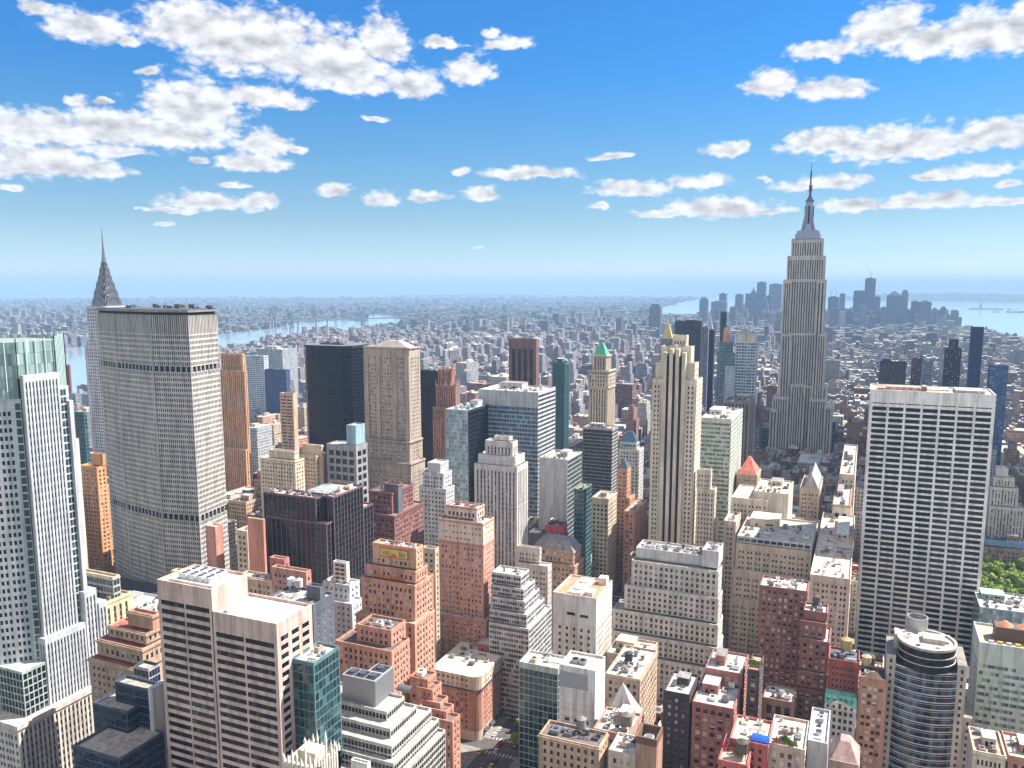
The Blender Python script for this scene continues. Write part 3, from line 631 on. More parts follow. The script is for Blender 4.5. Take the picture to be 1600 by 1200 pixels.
# curved glass fronted tower of pale stone
def round_tower():
    Y0=400.; label='pale stone tower with a bowed black glass front, ring roof and open metal cylinder'
    zf=PY(1390,1022,Y0)[1]                      # top of the upper stone flanks
    xa=bis(lambda X:proj(X,Y0,zf)[0]-1386,-50,100); xb=bis(lambda X:proj(X,Y0,zf)[0]-1512,0,150)
    sc_=(xb-xa)/126.; xm=(xa+xb)/2
    root=empty('bow_fronted_tower',(xm,Y0,0),label,'office tower'); W=xb-xa; h=W/2; wins=[]
    S=st('p',bw=2.6,fh=3.5,ww=.4,wh=.5,g='k',top=1.2,m=.9); stone=wall((206,196,186)); dk=wall((150,142,136)); D=22
    mb=MB(); fw=3.8
    z1=zf-4
    for s in (-1,1):
        x0,x1=(-h,-h+fw) if s<0 else (h-fw,h)
        for (p,q) in (((x0,0),(x1,0)),((x1,0),(x1,D)),((x1,D),(x0,D)),((x0,D),(x0,0))): facade(mb,wins,p,q,0,zf,S)
        mb.poly([(x0,0,zf),(x1,0,zf),(x1,D,zf),(x0,D,zf)],1)
    # lower flanks
    zl=PY(1367,1086,Y0)[1]; zr=zl-4
    for s,z in ((-1,zl),(1,zr)):
        x0,x1=(-h-4.6,-h-.01) if s<0 else (h+.01,h+4.0)
        for (p,q) in (((x0,2),(x1,2)),((x1,2),(x1,D-2)),((x0,D-2),(x0,2))): facade(mb,wins,p,q,0,z,S)
        mb.poly([(x0,2,z),(x1,2,z),(x1,D-2,z),(x0,D-2,z)],1)
    mb.poly([(-h+fw,0,z1),(h-fw,0,z1),(h-fw,D,z1),(-h+fw,D,z1)],1)
    mb.build('wall',[stone,dk],root)
    # bowed front: ribbons of dark glass between pale bands
    hw=h-fw-.02; bow=4.2; N=16
    arc=[(-hw+2*hw*i/N, .2-bow*math.sin(PI_*i/N)**.8) for i in range(N+1)]
    nf=int(z1/3.5); 
    bands=MB(); 
    for f in range(nf):
        z=z1-f*3.5
        for i in range(N):
            (a0,b0),(a1,b1)=arc[i],arc[i+1]
            for (lo,hi,o) in ((-.34,0,.22),(-1.3,-1.18,.12)):
                bands.quad((a0,b0-o,z+lo),(a1,b1-o,z+lo),(a1,b1-o,z+hi),(a0,b0-o,z+hi)); bands.quad((a0,b0-o,z+hi),(a1,b1-o,z+hi),(a1,b1,z+hi),(a0,b0,z+hi)); bands.quad((a0,b0,z+lo),(a1,b1,z+lo),(a1,b1-o,z+lo),(a0,b0-o,z+lo))
    bands.build('ribbon_band',metal((214,212,206),.5,.1),root)
    nw=0; rest=MB()
    for f in range(nf):
        z=z1-f*3.5
        for i in range(0,N,2):
            m=MB() if nw<100 else rest
            for j in (i,i+1):
                (a0,b0),(a1,b1)=arc[j],arc[j+1]; m.quad((a0,b0,z-3.5),(a1,b1,z-3.5),(a1,b1,z-.5),(a0,b0,z-.5))
            if nw<100: m.build('window',GL['r'],root)
            nw+=1
    if rest.f: rest.build('windows',GL['r'],root)['kind']='stuff'
    t=MB(); pts=[(x,y) for x,y in arc]+[(hw,6),(-hw,6)]; t.prism([(x,y) for x,y in pts],z1-.05,z1+.25,0); t.build('terrace_roof',wall((60,62,66)),root)
    # drum above the bow
    dr=hw*.98; cy=6.0; zd=PY(1450,1005,Y0+4)[1]
    m=MB(); nfl=3
    for f in range(3):
        zz=z1+.26+(zd-z1)*f/3; z2=z1+.26+(zd-z1)*(f+1)/3
        m.cyl(0,cy,dr-.3,zz,z2-.36,28,0); m.cyl(0,cy,dr,z2-.35,z2-.02,28,1)
    m.build('drum',[GL['k'],metal((200,196,190),.5,.2)],root)
    m=MB(); n=32
    for i in range(n):
        t0=2*PI_*i/n; t1=2*PI_*(i+1)/n
        for r0,r1,zz in ((dr-1.1,dr+.1,zd+1.1),):
            A=lambda r_,t_,z_:(r_*math.cos(t_),cy+r_*math.sin(t_),z_)
            m.quad(A(r0,t0,zz),A(r0,t1,zz),A(r1,t1,zz),A(r1,t0,zz)); m.quad(A(r1,t0,zd),A(r1,t1,zd),A(r1,t1,zz),A(r1,t0,zz)); m.quad(A(r0,t1,zd),A(r0,t0,zd),A(r0,t0,zz),A(r0,t1,zz))
    m.build('ring_parapet',wall((190,180,172)),root)
    m=MB(); m.cyl(0,cy,dr-1.2,zd-.6,zd-.4,28,0); m.build('drum_roof',roofm((104,96,94)),root)
    m=MB(); m.box(-dr*.15,dr*.6,cy-2.5,cy+5,zd-.39,zd+2.4); m.build('machine_room',wall((206,186,170)),root)
    for k in range(6):
        t=k*1.05; m=MB(); x=(dr-4.2)*math.cos(t); y=cy+(dr-4.2)*math.sin(t); m.box(x-.8,x+.8,y-.6,y+.6,zd-.4,zd+.9); m.build('rooftop_unit',metal((196,180,166) if k%2 else (110,104,104)),root)
    # stone block and metal cylinder
    zt=PY(1420,991,Y0+10)[1]
    m=MB(); m.box(-dr-1.0,-dr+6.5,8,16,z1-3.9,zt,0); m.build('stair_tower',stone,root)
    for k in range(3):
        m=MB(); m.cyl(-dr+1+k*2,10+(k%2)*2,.7,zt,zt+.5,10,0); m.build('satellite_dish',metal((150,150,150)),root)
    m=MB(); m.box(-dr+6.6,dr-2,10,17,zd+.2,zt-1.5,0); m.build('machine_room',wall((196,176,164)),root)
    zc=PY(1434,963,Y0+20)[1]; rc=17*sc_*1.04; xc=bis(lambda X:proj(X,Y0+20,zc)[0]-1434,-50,100)-xm; m=MB(); n=26; A=lambda r_,t_,z_:(xc+r_*math.cos(t_),20+r_*math.sin(t_),z_); zb=zc-15
    for i in range(n):
        t0=2*PI_*i/n; t1=2*PI_*(i+1)/n
        m.quad(A(rc,t0,zb),A(rc,t1,zb),A(rc,t1,zc),A(rc,t0,zc)); m.quad(A(rc-.6,t1,zb),A(rc-.6,t0,zb),A(rc-.6,t0,zc),A(rc-.6,t1,zc)); m.quad(A(rc-.6,t0,zc),A(rc-.6,t1,zc),A(rc,t1,zc),A(rc,t0,zc))
        m.quad(A(rc+.12,t0,zb+7),A(rc+.12,t1,zb+7),A(rc+.12,t1,zb+7.3),A(rc+.12,t0,zb+7.3))
    m.build('open_cylinder',metal((170,172,172),.45,.5),root)
    m=MB(); m.box(xc-3,xc+6.5,17.2,D+6,0,zc-14.9,0); m.build('rear_shaft',stone,root)
    windows(root,wins,60)
    BLD.append([xm-h-5,xm+h+5,Y0-5,Y0+D+7,zf,'round',1200])
round_tower()
# right hand slab with green ribbon windows
rs=st('p',bw=3.4,fh=3.5,ww=.92,wh=.5,rec=.2,g='g',top=9.5,bot=0,m=.5)
rg,rx=hero('green_window_slab','wide off-white office slab with rows of pale green windows under a white attic band','office building',
 [(420,1531,1640,1003,26,{'side':-1,'pent':False})],1130,(206,214,206),rs,Ss=None,side=-1,roof=(214,196,170),clut=0,pent=False,ret=True)
a,b,c,d,H=rx[0]
m=MB(); ribbed(m,a+7,a+24,c+8,c+16,H-1,H+5.5,.9); m.build('cooling_plant',metal((100,84,72),.6,.2),rg)
for k in range(2): m=MB(); m.cyl(a+11.5+8*k,c+12,3.4,H+5.5,H+7.4,18,0,.25); m.build('cooling_fan_dome',wall((226,150,110)),rg)
for k in range(6): m=MB(); m.box(a+4+k*3.6,a+6+k*3.6,c+2.4,c+3.6,H-1,H+.4); m.build('rooftop_unit',wall((236,190,90) if k%2 else (214,206,196)),rg)
# dark red brick pair
rbk=st('p',bw=2.9,fh=3.4,ww=.5,wh=.5,g='w',top=1.5,m=1.1)
RB=(158,108,100)
hero('dark_brick_apartment_block','dark red brick apartment block with a long white roof behind the slimmer stepped brick tower','apartment block',
 [(437,1187,1262,924,16,{})],1100,RB,rbk,roof=(236,228,222),clut=6,pent=False,seed=12)
hero('dark_brick_tower','slim dark red brick tower with white stone ledges at each setback','apartment block',
 [(424,1256,1293,958,12,{}),(421,1252,1291,975,16,{}),(418,1250,1296,1004,20,{}),(415,1246,1293,1056,24),(413,1243,1291,1082,26)],1120,(162,106,98),rbk,roof=(232,226,222),clut=3,pent=False,cornice=.3,seed=4)
# small white gridded slab, wedge and neighbours
wg=st('p',bw=1.7,fh=3.3,ww=.985,wh=.97,rec=.02,g='l',top=.6,bot=0,m=.2,split=False)
wgb=st('p',bw=4.4,fh=3.6,ww=.5,wh=.5,rec=.3,g='k',top=24,bot=0,m=6)
wr,wx=hero('white_panel_tower','narrow white panelled tower with a grey louvred patch and few square windows','building',
 [(335,874,930,1048,946,{'pent':False,'Ss':None})],1155,(226,226,228),wgb,Ss=None,roof=(222,208,194),clut=0,pent=False,ret=True)
a,b,c,d,H=wx[0]
m=MB(); m.box(a+.1,a+(b-a)*.8,c-.05,c-.003,H-10.5,H-3); m.build('louvre_panel',metal((150,152,160),.6,.2),wr)
for k in range(8): m=MB(); m.box(a,b,c-.03,c-.003,H-12-k*3.1,H-11.9-k*3.1); m.build('panel_joint',metal((160,162,166),.6,.2),wr)
for k in range(6): m=MB(); xx=a+(b-a)*(k+.5)/6; m.box(xx,xx+.1,c-.026,c-.004,0,H-11); m.build('panel_joint',metal((160,162,166),.6,.2),wr)
for k in range(2):
    m=MB(); m.box(a+4+k*3.6,a+7+k*3.6,c+5,c+8.6,H-1,H+.6); m.cyl(a+5.5+k*3.6,c+6.8,1.2,H+.6,H+1,14,1); m.build('cooling_unit',[metal((150,150,150)),metal((50,52,56))],wr)
# glass fronted building on the avenue
hero('glass_front_building','low pale green glass building with a white roof edge, left of the white panelled tower','building',
 [(347,811,872,1045,14,{})],1125,(196,206,200),st('p',bw=2.4,fh=3.4,ww=.94,wh=.9,rec=.05,g='t',top=3,m=.2,split=False),roof=(234,230,222),clut=3,pent=False,xpad=1)
# concrete wedge pyramid
def pyramid():
    Y0=338.; z0=PY(970,1120,Y0)[1]
    x0=PY(948,1112,Y0)[0]; x1=PY(994,1122,Y0)[0]; ax,az_=PY(973,1066,Y0+5)
    root=empty('wedge_roofed_building',((x0+x1)/2,Y0,0),'low building carrying a tall white pyramid roof with a grey centre stripe','building'); ox=(x0+x1)/2
    m=MB(); m.box(x0-ox-.5,x1-ox+.5,0,12,0,z0); m.build('wall',wall((180,150,130)),root)
    m=MB(); A=(x0-ox,0,z0); B_=(x1-ox,0,z0); C_=(x1-ox,10,z0); D_=(x0-ox,10,z0); T=(ax-ox,5,az_)
    m.tri(A,B_,T); m.tri(B_,C_,T); m.tri(C_,D_,T); m.tri(D_,A,T); m.build('pyramid_roof',wall((214,212,214)),root)
    m=MB(); f=lambda u,t:(A[0]+(B_[0]-A[0])*u*(1-t)+(T[0]-A[0])*t if 0 else (A[0]+(B_[0]-A[0])*u)*(1-t)+T[0]*t, -.05+5*t-.0, z0+(az_-z0)*t)
    m.quad(f(.43,.0),f(.52,.0),f(.5,.72),f(.46,.72)); m.build('roof_stripe',wall((150,150,156)),root)
    BLD.append([x0-1,x1+1,Y0,Y0+12,z0,'pyr',1160])
pyramid()
tanb=st('p',bw=3,fh=3.5,ww=.5,wh=.6,g='w',top=2.5,m=1.1)
hero('ornate_loft_building','tan loft with a stone eave and crowded white roof, just behind the white pyramid','building',
 [(368,946,1000,1062,1027,{})],1110,(204,176,156),tanb,roof=(230,216,208),clut=9,pent=False,cornice=.4)
hero('tan_brick_slab','warm tan brick slab with a terracotta penthouse, between the pyramid and the dark brick loft','building',
 [(400,948,1012,1030,1028,{'pent':True})],1090,(214,180,158),tanb,roof=(232,224,214),clut=6)
hero('dark_loft_building','nearly black brick loft with a white roof, left of the wide red brick loft','building',
 [(350,1037,1078,1086,1092,{'pent':True})],1190,(74,66,72),st('p',bw=3,fh=3.4,ww=.4,wh=.4,g='w',top=2,m=1.5),roof=(236,228,222),clut=4)
rl,rlx=hero('red_brick_loft','wide red brick loft building with a white framed penthouse and pale stepped roofs','building',
 [(372,1102,1160,1053,1170,{'clut':5}),(350,1082,1147,1108,1162,{'clut':3})],1200,(178,122,112),st('p',bw=3.4,fh=3.5,ww=.62,wh=.55,g='w',top=2,m=1),roof=(232,226,220),clut=5,ret=True)
hero('dark_brick_annexe','dark brick building with a green roof garden, right of the wide red brick loft','building',
 [(366,1168,1187,1048,1194,{'pent':False})],1130,(96,78,80),st('p',bw=2.6,fh=3.4,ww=.45,wh=.5,g='w',top=2),roof=(226,176,156),clut=3,pent=False)
# townhouses and lofts at the lower right
def mansard_house():
    rt,x=hero('mansard_house','small building with a mint green mansard and a white scalloped gable, over red brick','house',
     [(392,1288,1338,1112,14,{'pent':False,'S':st('p',bw=2.6,fh=3.5,ww=.6,wh=.55,g='k',top=.6)})],1165,(214,206,200),rbk,roof=(120,96,90),clut=3,pent=False,ret=True)
    a,b,c,d,H=x[0]; m=MB()
    m.quad((a,c,H),(b,c,H),(b,c+2.6,H+5),(a,c+2.6,H+5)); m.quad((b,c,H),(b,c+8,H),(b,c+8,H+5),(b,c+2.6,H+5)); m.quad((a,c,H),(a,c+2.6,H+5),(a,c+8,H+5),(a,c+8,H)); m.quad((a,c+2.6,H+5),(b,c+2.6,H+5),(b,c+8,H+5),(a,c+8,H+5)); m.quad((b,c+8,H),(a,c+8,H),(a,c+8,H+5),(b,c+8,H+5))
    m.build('mansard_roof',wall((132,206,186)),rt)
    m=MB(); n=16; W=b-a
    for i in range(n):
        u0=i/n;u1=(i+1)/n; hh=lambda u:1.2+2.6*max(0,math.sin(PI_*(u-.15)/.7)) if .15<u<.85 else 1.2
        m.quad((a+W*u0,c-.25,H-.4),(a+W*u1,c-.25,H-.4),(a+W*u1,c-.25,H+hh(u1)),(a+W*u0,c-.25,H+hh(u0))); m.quad((a+W*u0,c-.25,H+hh(u0)),(a+W*u1,c-.25,H+hh(u1)),(a+W*u1,c-.003,H+hh(u1)),(a+W*u0,c-.003,H+hh(u0)))
    m.build('scalloped_gable',wall((236,232,226)),rt)
    for k in range(5): m=MB(); u=a+W*(k+.6)/5.4; m.box(u-.5,u+.5,c-.3,c-.254,H-.1,H+1.3 if k!=2 else H+2.4); m.build('dormer_window',GL['k'],rt)
    for k in range(5): m=MB(); u=a+W*(k+.7)/5.5; m.box(u-.45,u+.45,c+1.1,c+2.4,H+2.6,H+4.2); m.build('roof_dormer',wall((96,150,140)),rt)
mansard_house()
hero('brick_parapet_building','plain red brick front with five tiny slots, behind the mint green mansard','building',
 [(402,1295,1343,1036,15,{'pent':False})],1070,(168,92,82),st('p',bw=1.7,fh=3,ww=.3,wh=.6,g='k',top=3,m=4),roof=(110,110,130),clut=4,pent=False)
def gabled():
    rt,x=hero('gabled_brick_building','tan brick building with a curved arched gable, beside the bow fronted tower','building',
     [(394,1343,1386,1064,14,{'pent':False})],1200,(206,152,126),st('p',bw=2.6,fh=3.5,ww=.72,wh=.5,g='w',top=3.4,m=1.2),roof=(90,90,104),clut=3,pent=False,ret=True,cornice=.35)
    a,b,c,d,H=x[0]; W=b-a; m=MB(); n=14
    for i in range(n):
        u0=i/n;u1=(i+1)/n; hh=lambda u:.4+3.2*max(0,math.sin(PI_*(u-.2)/.6))**.6 if .2<u<.8 else .4
        m.quad((a+W*u0,c-.2,H),(a+W*u1,c-.2,H),(a+W*u1,c-.2,H+hh(u1)),(a+W*u0,c-.2,H+hh(u0))); m.quad((a+W*u0,c-.2,H+hh(u0)),(a+W*u1,c-.2,H+hh(u1)),(a+W*u1,c+.3,H+hh(u1)),(a+W*u0,c+.3,H+hh(u0)))
    m.build('arched_gable',wall((222,186,160)),rt)
gabled()
hero('arched_window_building','brown stone building with tall arched windows, below the slim dark red tower','building',
 [(396,1192,1241,1098,16,{'pent':False})],1165,(176,136,118),st('p',bw=4.2,fh=6.5,ww=.6,wh=.7,g='k',top=2.4,m=1),roof=(224,214,206),clut=5,pent=False)
# bottom edge
def parapet_tower():
    rt,x=hero('brick_stair_tower','square tan brick shaft with an open top holding a round white fan','building',
     [(296,993,1026,1168,1036,{'pent':False,'S':None})],1200,(184,146,124),None,Ss=None,roof=(120,90,76),clut=0,pent=False,ret=True)
    a,b,c,d,H=x[0]; m=MB()
    for q in ((a,b,c,c+.7),(a,b,d-.7,d),(a,a+.7,c+.71,d-.71),(b-.7,b,c+.71,d-.71)): m.box(*q,H+.003,H+3)
    m.build('open_crown',wall((124,92,78)),rt); m=MB(); m.cyl((a+b)/2,(c+d)/2,2.0,H-1,H+.9,20,0); m.cyl((a+b)/2,(c+d)/2,1.5,H+.9,H+1.2,20,1); m.build('round_fan',[wall((222,224,226)),metal((150,160,165))],rt)
parapet_tower()
hero('ornate_tan_hotel','ornate tan hotel wing with a flat brown roof at the very bottom of the view','building',
 [(292,842,936,1168,950,{'pent':False})],1200,(198,170,146),st('p',bw=2.8,fh=3.5,ww=.4,wh=.55,g='k',top=1.5,m=1.2),roof=(126,112,112),clut=6,pent=False,cornice=.5)
hero('white_roof_building','small building showing only its bare white roof, left of the open topped brick shaft','building',
 [(294,951,992,1180,14,{'pent':False})],1200,(206,190,178),tanb,roof=(244,238,232),clut=3,pent=False)
hero('cluttered_roof_building','building with white skylight sheds crowding its roof, in front of the white pyramid','building',
 [(316,927,984,1150,20,{'pent':True})],1200,(190,150,134),tanb,roof=(232,216,204),clut=12)
hero('terrace_garden_building','building with planted terraces and cream decks, right of the wide red brick loft','building',
 [(318,1140,1200,1165,20,{'clut':6}),(306,1122,1168,1196,20,{})],1200,(196,110,104),st('p',bw=3.2,fh=3.4,ww=.4,wh=.5,g='k',top=1.6,m=1.4),roof=(240,222,200),clut=4,pent=False)
hero('tarpaulin_building','low building with scattered pots and a pale deck beside the blue tarpaulin','building',
 [(322,1200,1258,1172,24,{'clut':8})],1200,(206,184,168),tanb,roof=(238,226,212),clut=8,pent=False)
hero('grey_stair_building','pale grey blank walled block with railed white roof, in front of the red brick fronts','building',
 [(330,1262,1293,1162,1298,{'clut':4})],1200,(196,196,200),None,roof=(236,232,228),clut=4,pent=False)
def hip(name,label,Y0,xl,xr,yt,D,hr,wrgb,rrgb,S,yb,t=.35,side=1,top=None,bk=None):
    rt,x=hero(name,label,'building',[(Y0,xl,xr,yt,bk or D,{'pent':False})],yb,wrgb,S,roof=(180,170,160),clut=0,pent=False,ret=True,side=side,cornice=.35)
    a,b,c,d,H=x[0]; m=MB(); m.prism([(a+.3,c+.3),(b-.3,c+.3),(b-.3,d-.3),(a+.3,d-.3)],H+.003,H+hr,0,1,t); m.build('hipped_roof',[wall(rrgb),wall(top or rrgb)],rt); return rt,x
hip('hip_roofed_building','low building with a dusty pink hipped roof beside the grey blank walled block',325,1296,1342,1196,16,6,(190,160,150),(196,160,152),tanb,1200)
hero('gothic_block','cream gothic block with a notched battlement parapet in the lower right corner','building',
 [(352,1521,1572,1172,20,{'side':-1})],1200,(214,200,180),st('p',bw=1.4,fh=4,ww=.5,wh=.6,g='k',top=2.6,m=3),side=-1,roof=(190,170,150),clut=7,cornice=.4)
hero('flat_roofed_block','low brick block with a cluttered flat roof at the right edge of the view','building',
 [(356,1576,1640,1180,20,{'side':-1})],1200,(190,140,120),tanb,side=-1,roof=(226,216,206),clut=9)

hero('pale_roof_building','flat building with a white roof and pale teal edges, in front of the park trees','building',
 [(560,1531,1640,948,34,{'side':-1})],1000,(150,180,176),wg,side=-1,roof=(232,228,222),clut=12)
def gothic_crown():
    Y0=215.; X0,H=PY(443,1176,Y0); X1,_=PY(497,1176,Y0); W=X1-X0
    rt=empty('gothic_crown_tower',(X0,Y0,0),'white ornate gothic crown with clustered pinnacles poking into the bottom of the view','tower'); m=MB(); m.box(0,W,0,W*.8,0,H-3); st_=wall((226,218,204)); m.build('wall',st_,rt)
    r=random.Random(4)
    for i in range(9):
        for (x,y) in ((W*i/8,0),(W*i/8,W*.8),(W,W*.1*i)):
            h=r.uniform(2.2,5.5)+(2.5 if i in(3,5) else 0); m=MB(); m.box(x-.35,x+.35,y-.35,y+.35,H-9,H-3+h*.4); m.prism([(x-.45,y-.45),(x+.45,y-.45),(x+.45,y+.45),(x-.45,y+.45)],H-3+h*.4,H-3+h,0,0,.08); m.build('pinnacle',st_,rt)
    for i in range(5): m=MB(); x=W*(i+.5)/5; m.box(x-.5,x+.5,-.05,-.003,H-9,H-5); m.build('lancet_window',GL['k'],rt)
    m=MB(); m.box(W*.25,W*.75,W*.2,W*.6,H-2.99,H+.5); m.build('lantern_block',wall((214,202,188)),rt)
    BLD.append([X0,X1,Y0,Y0+W,H,'gc',1200])
gothic_crown()
hero('white_stair_box','small white roof block with two dark vents at the bottom edge below the banded terraces','building',
 [(236,548,574,1194,579,{'pent':False})],1200,(222,222,220),None,roof=(90,96,106),clut=2,pent=False)
# ---------------------------------------------------------------- octagonal tower at the left edge
def left_tower():
    X1,Y0=-348.,250.; H=220.; ch=26; L=19
    root=empty('octagonal_tower',(X1,Y0,0),'striped white octagonal tower with a glass crown, cut by the left edge','skyscraper')
    white=wall((198,202,208)); wins=[]
    base=[(0,0),(0,L),(-ch,L+ch),(-ch-26,L+ch),(-ch*2-26,L),(-ch*2-26,0),(-ch-26,-ch),(-ch,-ch)]
    def oct_(o): return [(x+(o if x>-1 else -o if x<-ch*2-25 else (o*.41 if x>-ch-1 else -o*.41)),y+(0 if -1<y<L+1 else (-o if y<0 else o))) for x,y in base]
    p=base
    Sw=st('v',bw=1.75,fh=3.75,ww=.5,wh=.6,rec=.5,g='k',top=3,bot=0,m=.6)
    Sd=st('p',bw=2.2,fh=3.75,ww=.55,wh=.55,rec=.35,g='k',top=4,bot=0,m=1,grp=3)
    Sg=st('p',bw=1.8,fh=3.75,ww=.9,wh=.8,rec=.1,g='t',top=1,bot=0,m=.1)
    # diagonal faces end in a rounded glass bay next to the avenue face
    def diag(mb,a,b,z0,z1,flip):
        f=.93; m_=(a[0]+(b[0]-a[0])*f,a[1]+(b[1]-a[1])*f) if not flip else (a[0]+(b[0]-a[0])*(1-f),a[1]+(b[1]-a[1])*(1-f))
        if not flip: facade(mb,wins,a,m_,z0,z1,Sd); facade(mb,wins,m_,b,z0,z1,Sg)
        else: facade(mb,wins,a,m_,z0,z1,Sg); facade(mb,wins,m_,b,z0,z1,Sd)
    mb=MB(); zt=209
    facade(mb,wins,p[6],p[7],0,zt,Sd); diag(mb,p[7],p[0],0,zt,False); diag(mb,p[1],p[2],0,zt,True)
    for i in (2,3,4,5): facade(mb,wins,p[i],p[(i+1)%8],0,zt,None)
    # avenue face stands two metres proud and rises above the crown's foot
    facade(mb,wins,(2,.5),(2,L-.5),0,H,Sw); mb.quad((0,.5,0),(2,.5,0),(2,.5,H),(0,.5,H)); mb.quad((2,L-.5,0),(0,L-.5,0),(0,L-.5,H),(2,L-.5,H)); mb.quad((0,.5,H),(2,.5,H),(2,L-.5,H),(0,L-.5,H))
    mb.quad((0,.5,zt),(0,L-.5,zt),(0,L-.5,H),(0,.5,H))
    facade(mb,wins,(1,L),(1,L+3.4),0,H-7,Sg); mb.quad((1,L,H-7),(1,L+3.4,H-7),(-3,L+3.4,H-7),(-3,L,H-7)); mb.quad((1,L+3.4,0),(-3,L+3.4,0),(-3,L+3.4,H-7),(1,L+3.4,H-7))
    facade(mb,wins,(2.5,L+3.5),(2.5,L+5.6),0,H-14,Sw); mb.quad((2.5,L+3.5,H-14),(2.5,L+5.6,H-14),(-5,L+5.6,H-14),(-5,L+3.5,H-14)); mb.quad((2.5,L+5.6,0),(-5,L+5.6,0),(-5,L+5.6,H-14),(2.5,L+5.6,H-14)); mb.quad((0,L+3.5,0),(2.5,L+3.5,0),(2.5,L+3.5,H-14),(0,L+3.5,H-14))
    # lower setbacks towards the avenue
    for (o,y0,y1,z) in ((4.0,-1,L+2,97),(4.4,L+2.05,L+9,112),(5.0,L+9.05,L+14,104)):
        facade(mb,wins,(o,y0),(o,y1),0,z,Sw); facade(mb,wins,(-6,y0),(o,y0),0,z,Sw if y0<0 else None); mb.quad((o,y1,0),(-6,y1,0),(-6,y1,z),(o,y1,z)); mb.quad((-6,y0,z),(o,y0,z),(o,y1,z),(-6,y1,z))
    mb.build('wall',[white,wall((150,152,160))],root)
    q=oct_(-.9); m=MB()
    n=8
    for i in range(n):
        a,b=q[i],q[(i+1)%n]; LL=math.hypot(b[0]-a[0],b[1]-a[1]); k=max(2,int(LL/1.6))
        for j in range(k):
            A=(a[0]+(b[0]-a[0])*j/k,a[1]+(b[1]-a[1])*j/k); B=(a[0]+(b[0]-a[0])*(j+1)/k,a[1]+(b[1]-a[1])*(j+1)/k)
            for z in range(5): m.quad((*A,zt+z*5.2),(*B,zt+z*5.2),(*B,zt+z*5.2+5.1),(*A,zt+z*5.2+5.1),0)
    m.build('glass_crown',[GL['c']],root)
    m=MB(); q2=oct_(-.3)
    for i in range(n):
        a,b=q2[i],q2[(i+1)%n]; LL=math.hypot(b[0]-a[0],b[1]-a[1]); k=max(2,int(LL/4.2)); ux,uy=(b[0]-a[0])/LL,(b[1]-a[1])/LL
        for j in range(k+1):
            x=a[0]+(b[0]-a[0])*j/k; y=a[1]+(b[1]-a[1])*j/k; m.box(x-.16,x+.16,y-.16,y+.16,zt,zt+27.5)
    m.build('crown_fins',metal((190,214,210),.4,.2),root)
    m=MB(); m.prism(oct_(-1.4),zt+24,zt+24.3); m.build('roof',wall((150,160,160)),root)
    m=MB(); m.prism(oct_(.1),zt,zt+.5); m.build('parapet',white,root)
    windows(root,wins,100)
    # podium with a glazed lower block and pale cornice
    wins=[]; mb=MB(); pz=64; 
    facade(mb,wins,(7.5,-20),(7.5,L+30),0,pz,st('v',bw=2.2,fh=3.75,ww=.5,wh=.6,rec=.4,g='k',top=3,m=.6)); facade(mb,wins,(-70,-20),(7.5,-20),0,pz,Sd); mb.quad((-70,-20,pz),(7.5,-20,pz),(7.5,L+30,pz),(-70,L+30,pz)); mb.quad((7.5,L+30,0),(-60,L+30,0),(-60,L+30,pz),(7.5,L+30,pz))
    mb.build('podium_wall',[wall((216,208,200)),wall((150,140,138))],root)
    mb=MB(); Sk=st('p',bw=2.2,fh=3.75,ww=.8,wh=.82,rec=.1,g='k',top=1,bot=0,m=.2); facade(mb,wins,(3.5,-13),(3.5,-1.1),pz+.01,pz+22,Sk); facade(mb,wins,(-60,-13),(3.5,-13),pz+.01,pz+22,Sk); mb.quad((-60,-13,pz+22),(3.5,-13,pz+22),(3.5,-1.1,pz+22),(-60,-1.1,pz+22))
    mb.build('glazed_block',[wall((176,190,186))],root)
    m=MB(); m.box(7.52,8.3,-20.8,L+30,pz-1.6,pz+.6); m.box(-70,7.5,-20.8,-20.02,pz-1.6,pz+.6); m.build('cornice',wall((220,200,192)),root)
    windows(root,wins,0)
    BLD.append([X1-75,X1+9,Y0-26,Y0+L+30,230,'lt',1200])
left_tower()
